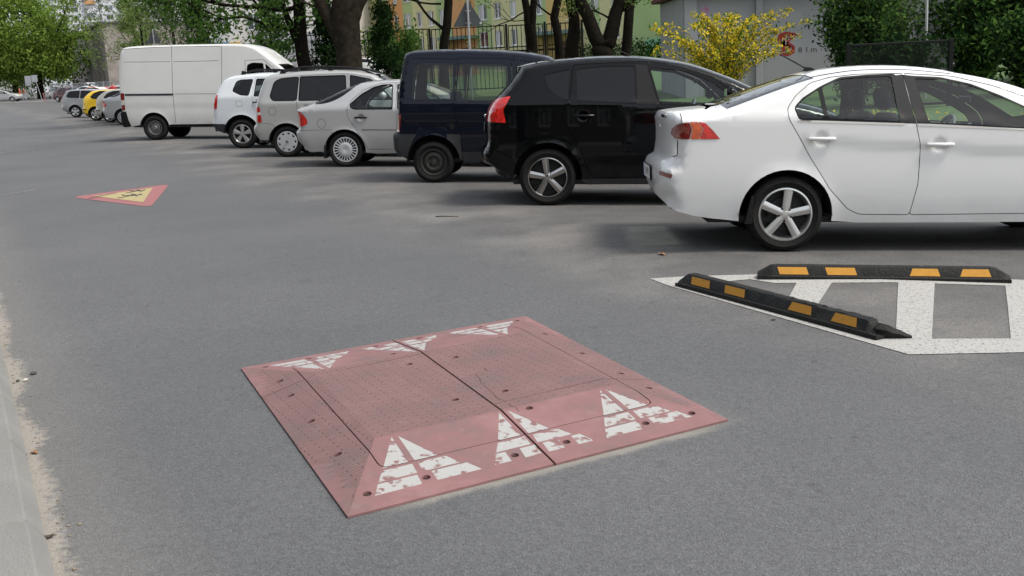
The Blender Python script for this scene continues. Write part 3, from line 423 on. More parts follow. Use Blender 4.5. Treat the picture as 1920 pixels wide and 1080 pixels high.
CAR['high_van'] = {'W': 0.86, 'wb': 2.657, 'wr': 0.303, 'rr': 0.195, 'rim': 'steel', 'ar': 0.395, 'az': 0.31, 'tum': 0.14, 'rtop': 0.075, 'rend': 0.12, 'seatx': 1.42, 'seatz': 0.62, 'dashz': 1.05, 'mirror': (2.122, 1.253), 'mirmat': 'black_plastic', 'sil': [(-0.536, 0.402), (-0.588, 0.5), (-0.6, 0.718, 1), (-0.552, 0.754, 1), (-0.534, 0.78), (-0.521, 1.119), (-0.49, 1.469), (-0.437, 1.781), (-0.394, 1.883), (-0.299, 1.933), (0.185, 1.954), (0.675, 1.951), (1.172, 1.923), (1.523, 1.882), (1.798, 1.797), (2.248, 1.446), (2.615, 1.193, 1), (3.028, 1.115), (3.324, 0.95), (3.416, 0.746), (3.407, 0.435), (3.327, 0.381)], 'bot': [(3.183, 0.362), (2.262, 0.336), (0.472, 0.307), (-0.365, 0.383), (-0.46, 0.38), (-0.42, 0.385)], 'belt': [(-0.727, 1.157), (0.335, 1.167), (2.229, 1.124), (3.367, 0.936)], 'regions': [{'name': 'window', 'mat': 'glass_mid', 'fil': 0.05, 'inset': 0.008, 'poly': [(-0.255, 1.305), (-0.221, 1.684), (0.274, 1.68), (0.254, 1.285), (-0.221, 1.282)]}, {'name': 'window', 'mat': 'glass_mid', 'fil': 0.05, 'inset': 0.008, 'in': 'slide', 'poly': [(0.489, 1.284), (0.5, 1.669), (1.043, 1.661), (1.042, 1.264), (0.588, 1.247)]}, {'name': 'window_border', 'mat': 'glass_tint', 'fil': 0.03, 'inset': 0.004, 'poly': [(-0.312, 1.253), (-0.279, 1.676), (-0.194, 1.745), (0.307, 1.737), (0.305, 1.211), (-0.268, 1.215)]}, {'name': 'window_border', 'mat': 'glass_tint', 'fil': 0.03, 'inset': 0.004, 'in': 'slide', 'poly': [(0.344, 1.192), (0.405, 1.731), (1.091, 1.714), (1.123, 1.176)]}, {'name': 'window', 'mat': 'glass_clear', 'inset': 0.007, 'fil': 0.03, 'in': 'front', 'poly': [(1.241, 1.68), (1.263, 1.16), (2.178, 1.153), (1.867, 1.48), (1.632, 1.666)]}, {'name': 'window_trim', 'mat': 'rubber_trim', 'fil': 0.04, 'in': 'front', 'poly': [(1.22, 1.701), (1.244, 1.14), (2.219, 1.135), (1.881, 1.496), (1.639, 1.686)]}, {'name': 'tail_lamp', 'mat': 'lamp_dark_red', 'fil': 0.006, 'inset': -0.005, 'poly': [(-0.814, 0.995), (-0.461, 1.007), (-0.488, 0.752), (-0.802, 0.742)]}, {'name': 'bumper', 'mat': 'grey_plastic', 'whole': True, 'fil': 0.01, 'inset': -0.008, 'poly': [(-0.896, 0.719), (-0.246, 0.716), (-0.326, 0.573), (-0.376, 0.412), (-0.366, 0.214), (-0.872, 0.2)]}, {'name': 'side_cladding', 'mat': 'grey_plastic', 'fil': 0.004, 'inset': -0.006, 'poly': [(0.209, 0.72), (0.41, 0.712), (0.431, 0.235), (0.183, 0.229)]}, {'name': 'side_cladding', 'mat': 'grey_plastic', 'fil': 0.004, 'inset': -0.006, 'in': 'slide', 'poly': [(0.431, 0.456), (2.307, 0.481), (2.315, 0.286), (0.441, 0.236)]}, {'name': 'fuel_cap', 'mat': 'black_plastic', 'fil': 0, 'inset': -0.004, 'poly': [(0.326, 0.829, 0), (0.323, 0.845, 0), (0.315, 0.858, 0), (0.302, 0.868, 0), (0.288, 0.873, 0), (0.273, 0.872, 0), (0.259, 0.866, 0), (0.247, 0.856, 0), (0.24, 0.842, 0), (0.238, 0.827, 0), (0.242, 0.811, 0), (0.25, 0.798, 0), (0.262, 0.788, 0), (0.277, 0.783, 0), (0.292, 0.784, 0), (0.306, 0.79, 0), (0.317, 0.8, 0), (0.324, 0.814, 0)]}, {'name': 'door', 'mat': 'PAINT', 'fil': 0.03, 'gap': True, 'key': 'slide', 'solid': True, 'poly': [(0.374, 1.8), (0.325, 1.186), (0.335, 0.955), (0.41, 0.807), (0.432, 0.336), (1.209, 0.347), (1.159, 1.794), (0.418, 1.812)]}, {'name': 'door', 'mat': 'PAINT', 'fil': 0.03, 'gap': True, 'key': 'front', 'solid': True, 'poly': [(1.159, 1.779), (1.209, 0.347), (2.16, 0.374), (2.349, 0.697), (2.331, 1.128), (1.917, 1.523), (1.691, 1.719)]}, {'name': 'windscreen', 'mat': 'glass_clear', 'screen': (1.805, 2.564, 1.05, 0.9), 'inset': 0.004}], 'seams': [[(-0.506, 1.902), (-0.417, 1.811), (-0.468, 1.508), (-0.528, 1.005), (-0.545, 0.746)], [(-0.302, 1.811), (0.359, 1.795)], [(1.189, 1.78), (1.207, 1.883)]], 'creases': [([(-0.527, 0.97), (2.236, 0.97)], 0.006, 0.02)], 'handles': []}
CAR['fastback'] = {'W': 0.875, 'wb': 2.616, 'wr': 0.312, 'rr': 0.222, 'rim': 'many', 'ar': 0.372, 'az': 0.303, 'tum': 0.5, 'rtop': 0.085, 'rend': 0.18, 'seatx': 1.16, 'dashz': 0.9, 'mirror': (1.89, 1.092), 'mirx': 1.75, 'mirz': 1.22, 'sil': [(-0.751, 0.333), (-0.871, 0.468), (-0.897, 0.606), (-0.877, 0.676, 1), (-0.836, 0.708, 1), (-0.847, 0.926), (-0.885, 1.024, 1), (-0.825, 1.061), (-0.657, 1.107, 1), (-0.313, 1.25), (0.061, 1.415), (0.297, 1.492), (0.584, 1.537), (0.971, 1.553), (1.265, 1.529), (1.713, 1.395), (2.321, 1.102, 1), (2.774, 1.016), (3.181, 0.907), (3.369, 0.749), (3.378, 0.543), (3.306, 0.356)], 'bot': [(3.121, 0.325), (1.927, 0.269), (0.564, 0.239), (-0.413, 0.275), (-0.582, 0.27), (-0.598, 0.288)], 'belt': [(-0.996, 1.006), (0.141, 1.038), (0.943, 1.017), (2.191, 1.001), (3.301, 0.835)], 'regions': [{'name': 'window', 'mat': 'glass_clear', 'inset': 0.007, 'fil': 0.02, 'in': 'rear', 'poly': [(0.119, 1.108), (0.127, 1.063), (0.194, 1.035), (0.856, 1.034), (0.839, 1.438), (0.683, 1.436), (0.517, 1.394), (0.311, 1.278)]}, {'name': 'window_trim', 'mat': 'rubber_trim', 'fil': 0.03, 'in': 'rear', 'poly': [(0.098, 1.115), (0.11, 1.047), (0.191, 1.015), (0.877, 1.014), (0.857, 1.458), (0.682, 1.457), (0.512, 1.413), (0.301, 1.295)]}, {'name': 'window', 'mat': 'glass_clear', 'inset': 0.007, 'fil': 0.03, 'in': 'front', 'poly': [(0.956, 1.442), (0.973, 1.033), (1.894, 1.021), (1.625, 1.258), (1.316, 1.4)]}, {'name': 'window_trim', 'mat': 'rubber_trim', 'fil': 0.04, 'in': 'front', 'poly': [(0.935, 1.466), (0.954, 1.013), (1.928, 1.008), (1.637, 1.276), (1.322, 1.421)]}, {'name': 'tail_lamp', 'mat': 'lamp_red', 'fil': 0.02, 'inset': -0.006, 'poly': [(-1.04, 0.955), (-0.873, 0.99), (-0.806, 0.983), (-0.728, 0.916), (-0.672, 0.839), (-0.669, 0.774), (-0.747, 0.731), (-1.028, 0.707)]}, {'name': 'fuel_flap', 'mat': 'PAINT', 'fil': 0, 'gap': True, 'solid': True, 'poly': [(-0.336, 0.776, 0), (-0.342, 0.803, 0), (-0.356, 0.827, 0), (-0.378, 0.845, 0), (-0.404, 0.854, 0), (-0.431, 0.853, 0), (-0.456, 0.842, 0), (-0.475, 0.823, 0), (-0.488, 0.798, 0), (-0.491, 0.77, 0), (-0.485, 0.742, 0), (-0.47, 0.718, 0), (-0.449, 0.701, 0), (-0.423, 0.692, 0), (-0.396, 0.693, 0), (-0.371, 0.703, 0), (-0.351, 0.722, 0), (-0.339, 0.747, 0)]}, {'name': 'side_moulding', 'mat': 'chrome', 'fil': 0.003, 'inset': -0.005, 'poly': [(0.312, 0.673), (2.008, 0.668), (2.009, 0.653), (0.313, 0.655)]}, {'name': 'bumper', 'mat': 'PAINT', 'whole': True, 'fil': 0, 'gap': True, 'key': 'b', 'solid': True, 'poly': [(-1.165, 0.648), (-0.232, 0.664), (-0.21, 0.216), (-1.142, 0.188)]}, {'name': 'door', 'mat': 'PAINT', 'gap': True, 'key': 'rear', 'solid': True, 'poly': [(0.055, 1.045), (0.062, 0.885), (0.207, 0.669), (0.361, 0.453), (0.406, 0.314), (0.946, 0.321), (0.928, 1.487), (0.636, 1.475), (0.343, 1.361), (0.146, 1.201)]}, {'name': 'door', 'mat': 'PAINT', 'gap': True, 'key': 'front', 'solid': True, 'poly': [(0.928, 1.487), (0.946, 0.321), (1.973, 0.352), (2.056, 0.69), (2.043, 1.016), (1.656, 1.29), (1.269, 1.46)]}, {'name': 'rear_window', 'mat': 'glass_dark', 'screen': (-0.594, 0.244, 0.95, 0.93, .15), 'inset': 0.004}, {'name': 'windscreen', 'mat': 'glass_clear', 'screen': (1.337, 2.272, 0.95, 0.88), 'inset': 0.004}, {'name': 'head_lamp', 'mat': 'lamp_clear', 'inset': -0.002, 'poly': [(2.796, 0.869), (3.105, 0.684), (3.409, 0.684), (3.402, 0.838), (3.099, 0.911)]}], 'seams': [], 'handles': [{'x': 0.302, 'z': 0.878, 'mat': 'black_plastic', 'cup': True, 'cr': 0.6, 'cupmat': 'black_plastic', 'in': 'rear'}], 'creases': []}
CAR['carrier'] = {'W': 0.9, 'wb': 2.564, 'wr': 0.318, 'rr': 0.212, 'rim': 'cover', 'ar': 0.39, 'az': 0.31, 'tum': 0.2, 'rtop': 0.08, 'rend': 0.18, 'seatx': 1.53, 'seatz': 0.6, 'dashz': 1, 'mirror': (2.053, 1.248), 'sil': [(-0.575, 0.344), (-0.675, 0.47), (-0.695, 0.589), (-0.667, 0.67, 1), (-0.626, 0.711), (-0.62, 1.04), (-0.541, 1.342), (-0.449, 1.566), (-0.377, 1.649), (-0.238, 1.7), (0.186, 1.743), (0.662, 1.774), (1.143, 1.779), (1.531, 1.755), (1.925, 1.655), (2.378, 1.398), (2.61, 1.264, 1), (3.03, 1.168), (3.316, 1.004), (3.427, 0.751), (3.419, 0.495), (3.324, 0.389)], 'bot': [(3.178, 0.359), (1.903, 0.298), (0.461, 0.263), (-0.343, 0.258), (-0.485, 0.283), (-0.424, 0.319)], 'belt': [(-0.807, 1.088), (2.254, 1.144), (3.249, 0.986)], 'regions': [{'name': 'window', 'mat': 'glass_dark', 'inset': 0.007, 'fil': 0.05, 'poly': [(-0.322, 1.237), (-0.233, 1.523), (-0.102, 1.589), (0.262, 1.619), (0.219, 1.163), (-0.264, 1.159)]}, {'name': 'window_trim', 'mat': 'rubber_trim', 'fil': 0.06, 'poly': [(-0.343, 1.233), (-0.249, 1.537), (-0.107, 1.608), (0.283, 1.641), (0.236, 1.143), (-0.273, 1.139)]}, {'name': 'window', 'mat': 'glass_dark', 'inset': 0.007, 'fil': 0.03, 'in': 'rear', 'poly': [(0.315, 1.621), (1.234, 1.645), (1.262, 1.178), (0.285, 1.16)]}, {'name': 'window_trim', 'mat': 'rubber_trim', 'fil': 0.04, 'in': 'rear', 'poly': [(0.297, 1.641), (1.253, 1.666), (1.282, 1.158), (0.265, 1.14)]}, {'name': 'window', 'mat': 'glass_tint', 'inset': 0.007, 'fil': 0.03, 'in': 'front', 'poly': [(1.35, 1.645), (1.358, 1.171), (2.205, 1.173), (1.956, 1.429), (1.759, 1.565)]}, {'name': 'window_trim', 'mat': 'rubber_trim', 'fil': 0.04, 'in': 'front', 'poly': [(1.331, 1.669), (1.339, 1.151), (2.243, 1.156), (1.969, 1.446), (1.767, 1.584)]}, {'name': 'tail_lamp', 'mat': 'lamp_clear', 'fil': 0.003, 'inset': -0.006, 'poly': [(-0.891, 0.911), (-0.531, 0.919), (-0.526, 0.869), (-0.888, 0.856)]}, {'name': 'tail_lamp', 'mat': 'lamp_red', 'fil': 0.01, 'inset': -0.005, 'poly': [(-0.896, 1.015), (-0.551, 1.028), (-0.512, 0.72), (-0.88, 0.697)]}, {'name': 'fuel_flap', 'mat': 'PAINT', 'fil': 0, 'gap': True, 'solid': True, 'poly': [(-0.203, 0.941, 0), (-0.209, 0.97, 0), (-0.224, 0.995, 0), (-0.247, 1.013, 0), (-0.273, 1.022, 0), (-0.301, 1.021, 0), (-0.327, 1.01, 0), (-0.347, 0.99, 0), (-0.359, 0.964, 0), (-0.363, 0.935, 0), (-0.357, 0.907, 0), (-0.341, 0.882, 0), (-0.319, 0.863, 0), (-0.293, 0.854, 0), (-0.265, 0.855, 0), (-0.239, 0.866, 0), (-0.219, 0.886, 0), (-0.206, 0.912, 0)]}, {'name': 'bumper_trim', 'mat': 'grey_plastic', 'whole': True, 'fil': 0.004, 'inset': -0.003, 'poly': [(-0.956, 0.357), (-0.3, 0.349), (-0.291, 0.159), (-0.945, 0.139)]}, {'name': 'bumper', 'mat': 'PAINT', 'whole': True, 'fil': 0.02, 'gap': True, 'solid': True, 'poly': [(-0.973, 0.684), (-0.459, 0.702), (-0.298, 0.668), (-0.12, 0.514), (-0.105, 0.215), (-0.948, 0.189)]}, {'name': 'door', 'mat': 'PAINT', 'gap': True, 'key': 'rear', 'solid': True, 'poly': [(0.285, 1.656), (0.229, 1.128), (0.238, 0.927), (0.385, 0.652), (0.42, 0.332), (1.319, 0.35), (1.291, 1.698)]}, {'name': 'door', 'mat': 'PAINT', 'gap': True, 'key': 'front', 'solid': True, 'poly': [(1.292, 1.688), (1.319, 0.35), (2.143, 0.387), (2.319, 0.8), (2.303, 1.156), (1.955, 1.501), (1.758, 1.626)]}, {'name': 'rear_window', 'mat': 'glass_dark', 'screen': (-0.595, -0.398, 1.1, 0.9), 'inset': 0.004}, {'name': 'windscreen', 'mat': 'glass_tint', 'screen': (1.898, 2.533, 1.1, 0.9), 'inset': 0.004}], 'seams': [], 'handles': [{'x': 0.424, 'z': 1.015, 'in': 'rear'}], 'creases': []}
CAR['offroader'] = {'W': 0.91, 'wb': 2.528, 'wr': 0.345, 'rr': 0.225, 'rim': 'five_wide', 'ar': 0.44, 'az': 0.36, 'tum': 0.3, 'rtop': 0.08, 'rend': 0.18, 'seatx': 1.47, 'seatz': 0.65, 'dashz': 1.08, 'mirror': (2.029, 1.3), 'mirmat': 'black_plastic', 'sil': [(-0.632, 0.442), (-0.703, 0.559), (-0.699, 0.669, 1), (-0.664, 0.71), (-0.661, 1.009), (-0.615, 1.21), (-0.523, 1.414), (-0.393, 1.609), (-0.284, 1.684), (-0.099, 1.732), (0.371, 1.777), (0.844, 1.798), (1.323, 1.783), (1.762, 1.649), (2.26, 1.344), (2.458, 1.25, 1), (2.899, 1.206), (3.218, 1.075), (3.327, 0.854), (3.341, 0.548), (3.248, 0.443)], 'bot': [(3.042, 0.441), (1.881, 0.382), (0.454, 0.334), (-0.422, 0.385), (-0.534, 0.391), (-0.5, 0.417)], 'belt': [(-0.808, 1.188), (0.315, 1.213), (2.227, 1.206), (3.21, 1.04)], 'regions': [{'name': 'window', 'mat': 'glass_tint', 'inset': 0.007, 'fil': 0.04, 'poly': [(-0.184, 1.354), (-0.101, 1.56), (-0.007, 1.599), (0.284, 1.611), (0.192, 1.253), (0.004, 1.266)]}, {'name': 'window_trim', 'mat': 'rubber_trim', 'fil': 0.05, 'poly': [(-0.206, 1.345), (-0.114, 1.574), (-0.01, 1.617), (0.307, 1.631), (0.204, 1.234), (-0.001, 1.248)]}, {'name': 'window', 'mat': 'glass_tint', 'inset': 0.007, 'fil': 0.03, 'in': 'rear', 'poly': [(0.388, 1.616), (1.072, 1.635), (1.074, 1.243), (0.343, 1.239)]}, {'name': 'window_trim', 'mat': 'rubber_trim', 'fil': 0.04, 'in': 'rear', 'poly': [(0.372, 1.636), (1.091, 1.655), (1.093, 1.222), (0.321, 1.219)]}, {'name': 'window', 'mat': 'glass_clear', 'inset': 0.007, 'fil': 0.03, 'in': 'front', 'poly': [(1.168, 1.633), (1.169, 1.236), (2.082, 1.221), (1.84, 1.437), (1.599, 1.59)]}, {'name': 'window_trim', 'mat': 'rubber_trim', 'fil': 0.04, 'in': 'front', 'poly': [(1.149, 1.656), (1.15, 1.216), (2.116, 1.208), (1.852, 1.454), (1.606, 1.61)]}, {'name': 'tail_lamp', 'mat': 'lamp_red', 'fil': 0.015, 'inset': -0.006, 'poly': [(-0.902, 1.265), (-0.548, 1.259), (-0.581, 0.938), (-0.887, 0.916)]}, {'name': 'fuel_flap', 'mat': 'PAINT', 'fil': 0.03, 'gap': True, 'solid': True, 'poly': [(-0.113, 1.116), (0.037, 1.121), (0.043, 0.991), (-0.107, 0.986)]}, {'name': 'bumper', 'mat': 'grey_plastic', 'whole': True, 'fil': 0.01, 'inset': -0.006, 'poly': [(-0.963, 0.585), (-0.404, 0.58), (-0.302, 0.409), (-0.292, 0.21), (-0.942, 0.189)]}, {'name': 'sill_trim', 'mat': 'grey_plastic', 'fil': 0.01, 'inset': -0.006, 'poly': [(0.255, 0.528), (2.161, 0.574), (2.175, 0.29), (0.27, 0.228)]}, {'name': 'door', 'mat': 'PAINT', 'gap': True, 'key': 'rear', 'solid': True, 'poly': [(0.35, 1.66), (0.286, 1.232), (0.298, 0.981), (0.457, 0.635), (0.49, 0.546), (1.153, 0.569), (1.12, 1.682)]}, {'name': 'door', 'mat': 'PAINT', 'gap': True, 'key': 'front', 'solid': True, 'poly': [(1.12, 1.682), (1.153, 0.569), (2.064, 0.591), (2.194, 0.9), (2.179, 1.204), (1.84, 1.488), (1.599, 1.641)]}, {'name': 'rear_window', 'mat': 'glass_dark', 'screen': (-0.594, -0.351, 1.15, 0.88), 'inset': 0.004}, {'name': 'windscreen', 'mat': 'glass_clear', 'screen': (1.543, 2.411, 1.1, 0.88), 'inset': 0.004}], 'seams': [], 'handles': [{'x': 0.416, 'z': 1.086, 'mat': 'black_plastic', 'in': 'rear'}], 'creases': []}
CAR['delivery'] = {'W': 1, 'wb': 3.228, 'wr': 0.352, 'rr': 0.205, 'rim': 'steel_grey', 'ar': 0.43, 'az': 0.36, 'tum': 0.06, 'rtop': 0.075, 'rend': 0.1, 'tw': 0.22, 'seamw': 0.011, 'seatx': 2.93, 'seatz': 0.9, 'dashz': 1.35, 'mirror': (3.642, 1.756), 'mirmat': 'black_plastic', 'step': 0, 'sil': [(-0.871, 0.405), (-0.905, 0.533), (-0.92, 0.811, 1), (-0.867, 0.843, 1), (-0.9, 1.38), (-0.896, 1.73), (-0.859, 2.231), (-0.8, 2.503), (-0.74, 2.591), (-0.605, 2.643), (-0.051, 2.68), (0.881, 2.699), (1.824, 2.709), (2.395, 2.711), (2.779, 2.683), (3.072, 2.585), (3.371, 2.374), (3.622, 2.18), (3.925, 1.937), (4.333, 1.544), (4.506, 1.397, 1), (4.737, 1.252), (4.847, 0.999), (4.865, 0.64), (4.772, 0.534)], 'bot': [(4.528, 0.519), (2.795, 0.468), (0.533, 0.449), (-0.41, 0.425), (-0.665, 0.376), (-0.74, 0.37)], 'belt': [(-1.079, 1.257), (2.747, 1.412), (4.001, 1.36), (4.691, 1.182)], 'regions': [{'name': 'window', 'mat': 'glass_dark', 'inset': 0.007, 'fil': 0.04, 'in': 'front', 'poly': [(2.782, 1.955), (2.796, 2.083), (2.937, 2.135), (3.216, 2.122), (3.278, 1.557), (2.789, 1.536)]}, {'name': 'window_trim', 'mat': 'rubber_trim', 'fil': 0.05, 'in': 'front', 'poly': [(2.758, 1.956), (2.774, 2.102), (2.934, 2.161), (3.238, 2.147), (3.305, 1.532), (2.766, 1.51)]}, {'name': 'window', 'mat': 'glass_dark', 'inset': 0.007, 'fil': 0.03, 'in': 'front', 'poly': [(3.314, 2.101), (3.355, 1.56), (3.702, 1.554), (3.594, 1.836)]}, {'name': 'window_trim', 'mat': 'rubber_trim', 'fil': 0.04, 'in': 'front', 'poly': [(3.295, 2.14), (3.337, 1.54), (3.731, 1.533), (3.611, 1.848)]}, {'name': 'tail_lamp', 'mat': 'lamp_clear', 'fil': 0.002, 'inset': -0.008, 'poly': [(-1.164, 1.134), (-0.837, 1.138), (-0.838, 0.998), (-1.157, 0.995)]}, {'name': 'tail_lamp', 'mat': 'lamp_dark_red', 'fil': 0.006, 'inset': -0.006, 'poly': [(-1.174, 1.333), (-0.835, 1.327), (-0.837, 0.848), (-1.148, 0.847)]}, {'name': 'rail_cover', 'mat': 'grey_plastic', 'fil': 0.006, 'inset': -0.006, 'poly': [(-0.816, 1.313), (0.608, 1.316), (0.611, 1.26), (-0.814, 1.258)]}, {'name': 'bumper', 'mat': 'black_plastic', 'whole': True, 'fil': 0.01, 'inset': -0.012, 'poly': [(-1.147, 0.822), (-0.817, 0.819), (-0.767, 0.572), (-0.693, 0.375), (-0.682, 0.177), (-1.111, 0.162)]}, {'name': 'door', 'mat': 'PAINT', 'gap': True, 'key': 'front', 'solid': True, 'poly': [(2.713, 2.217), (2.788, 0.6), (3.795, 0.636), (3.973, 0.95), (3.946, 1.512), (3.64, 1.91), (3.24, 2.241)]}, {'name': 'windscreen', 'mat': 'glass_dark', 'screen': (3.634, 4.389, 1.2, 0.92), 'inset': 0.004}], 'seams': [[(0.616, 2.638), (0.609, 1.931), (0.601, 1.275), (0.624, 0.482)], [(2.058, 2.625), (2.041, 1.892), (2.01, 1.301), (2.033, 0.492)], [(-0.792, 2.199), (0.56, 2.201)], [(0.654, 2.2), (1.952, 2.218)], [(0.618, 1.301), (1.991, 1.301)], [(-0.845, 2.558), (0.617, 2.613), (2.03, 2.614)]], 'creases': [([(-0.879, 0.946), (2.767, 1.006)], 0.006, 0.012)], 'handles': []}
CAR['hatch'] = {'W': 0.87, 'wb': 2.58, 'wr': 0.31, 'rr': 0.21, 'rim': 'five_wide', 'ar': 0.375, 'az': 0.305, 'tum': 0.42, 'rtop': 0.08, 'rend': 0.24, 'seatx': 1.35, 'dashz': 0.9, 'mirror': (1.95, 1), 'sil': [(-0.5, 0.28), (-0.68, 0.33), (-0.77, 0.48), (-0.77, 0.62, 1), (-0.72, 0.66), (-0.7, 0.95), (-0.6, 1.13), (-0.4, 1.3), (-0.25, 1.39, 1), (0.1, 1.44), (0.6, 1.46), (1, 1.44), (1.4, 1.36), (2.2, 0.98, 1), (2.7, 0.88), (3.1, 0.76), (3.3, 0.6), (3.3, 0.35), (3.2, 0.22)], 'bot': [(3.1, 0.21), (1.5, 0.2), (-0.4, 0.25)], 'belt': [(-0.8, 1.06), (2.2, 0.92), (3.3, 0.7)], 'regions': [{'name': 'window', 'mat': 'glass_dark', 'inset': 0.007, 'fil': 0.05, 'poly': [(-0.2, 1.1), (-0.05, 1.27), (0.2, 1.36), (0.85, 1.37), (0.88, 1), (-0.05, 1.03)]}, {'name': 'window_trim', 'mat': 'rubber_trim', 'fil': 0.06, 'poly': [(-0.233, 1.093), (-0.062, 1.287), (0.196, 1.38), (0.868, 1.39), (0.902, 0.979), (-0.055, 1.01)]}, {'name': 'window', 'mat': 'glass_dark', 'inset': 0.007, 'fil': 0.03, 'poly': [(0.98, 1.36), (1, 1), (1.9, 0.94), (1.4, 1.27)]}, {'name': 'window_trim', 'mat': 'rubber_trim', 'fil': 0.04, 'poly': [(0.959, 1.385), (0.981, 0.981), (1.928, 0.931), (1.408, 1.289)]}, {'name': 'tail_lamp', 'mat': 'lamp_red', 'fil': 0.02, 'inset': -0.005, 'poly': [(-0.9, 1), (-0.62, 1), (-0.55, 0.78), (-0.9, 0.78)]}, {'name': 'bumper_strip', 'mat': 'black_plastic', 'fil': 0.003, 'whole': True, 'inset': -0.006, 'poly': [(-0.9, 0.56), (-0.42, 0.55), (-0.42, 0.51), (-0.9, 0.52)]}, {'name': 'rear_window', 'mat': 'glass_dark', 'screen': (-0.6, -0.26, 1.1, 0.86), 'inset': 0.004}, {'name': 'windscreen', 'mat': 'glass_dark', 'screen': (1.45, 2.16, 0.95, 0.86), 'inset': 0.004}, {'name': 'head_lamp', 'mat': 'lamp_clear', 'inset': -0.002, 'poly': [(2.85, 0.74), (3.05, 0.58), (3.5, 0.56), (3.5, 0.7), (3.1, 0.78)]}, {'name': 'grille', 'mat': 'black_plastic', 'whole': True, 'inset': -0.002, 'poly': [(3.2, 0.45), (3.5, 0.45), (3.5, 0.32), (3.2, 0.32)]}], 'seams': [], 'handles': []}
CAR['estate'] = {'W': 0.89, 'wb': 2.7, 'wr': 0.31, 'rr': 0.21, 'rim': 'five_wide', 'ar': 0.375, 'az': 0.305, 'tum': 0.42, 'rtop': 0.08, 'rend': 0.24, 'seatx': 1.35, 'dashz': 0.9, 'mirror': (1.95, 1), 'sil': [(-0.6, 0.3), (-0.8, 0.34), (-0.9, 0.5), (-0.9, 0.64, 1), (-0.86, 0.68), (-0.83, 0.98), (-0.72, 1.2), (-0.58, 1.42, 1), (-0.3, 1.46), (0.5, 1.49), (1.1, 1.46), (1.5, 1.36), (2.3, 0.98, 1), (2.8, 0.88), (3.2, 0.76), (3.4, 0.6), (3.4, 0.35), (3.3, 0.22)], 'bot': [(3.1, 0.21), (1.5, 0.2), (-0.4, 0.25)], 'belt': [(-0.8, 1.06), (2.2, 0.92), (3.3, 0.7)], 'regions': [{'name': 'window', 'mat': 'glass_dark', 'inset': 0.007, 'fil': 0.05, 'poly': [(-0.45, 1.12), (-0.32, 1.34), (-0.1, 1.37), (0.25, 1.385), (0.25, 1.03), (-0.35, 1.05)]}, {'name': 'window_trim', 'mat': 'rubber_trim', 'fil': 0.06, 'poly': [(-0.477, 1.114), (-0.332, 1.359), (-0.102, 1.39), (0.27, 1.406), (0.27, 1.009), (-0.357, 1.03)]}, {'name': 'window', 'mat': 'glass_dark', 'inset': 0.007, 'fil': 0.03, 'poly': [(0.33, 1.385), (1, 1.37), (1.02, 1), (0.33, 1.03)]}, {'name': 'window_trim', 'mat': 'rubber_trim', 'fil': 0.04, 'poly': [(0.31, 1.405), (1.019, 1.39), (1.041, 0.979), (0.31, 1.011)]}, {'name': 'window', 'mat': 'glass_dark', 'inset': 0.007, 'fil': 0.03, 'poly': [(1.12, 1.36), (1.14, 0.99), (2, 0.94), (1.55, 1.25)]}, {'name': 'window_trim', 'mat': 'rubber_trim', 'fil': 0.04, 'poly': [(1.099, 1.386), (1.121, 0.971), (2.029, 0.93), (1.558, 1.268)]}, {'name': 'tail_lamp', 'mat': 'lamp_red', 'fil': 0.02, 'inset': -0.005, 'poly': [(-1, 1), (-0.68, 1), (-0.66, 0.82), (-1, 0.8)]}, {'name': 'rear_window', 'mat': 'glass_dark', 'screen': (-0.76, -0.58, 1.1, 0.88), 'inset': 0.004}, {'name': 'windscreen', 'mat': 'glass_dark', 'screen': (1.55, 2.26, 0.95, 0.86), 'inset': 0.004}], 'seams': [], 'handles': []}
def squeeze(p): return (round(2.05+(p[0]-2.05)*.76, 3), *p[1:]) if p[0] > 2.05 else p
for k_ in ('sil', 'bot', 'belt'): CAR['saloon'][k_] = [squeeze(p) for p in CAR['saloon'][k_]]
for g_ in CAR['saloon']['regions']:
    if 'poly' in g_: g_['poly'] = [squeeze(p) for p in g_['poly']]
    if 'screen' in g_: g_['screen'] = (squeeze(g_['screen'][:1])[0], squeeze((g_['screen'][1],))[0], *g_['screen'][2:])
CAR['saloon']['wb'] = 2.66
for k_, d_ in (('fastback', .076), ('carrier', .10), ('offroader', .11), ('delivery', .14), ('high_van', .05)):
    CAR[k_]['sil'] = [(round(p[0]-d_*max(0., min(1., (.9-p[0])/.5)), 3), *p[1:]) for p in CAR[k_]['sil']]; CAR[k_]['bot'] = [(round(p[0]-d_*max(0., min(1., (-.3-p[0])/.2)), 3), *p[1:]) for p in CAR[k_]['bot']]
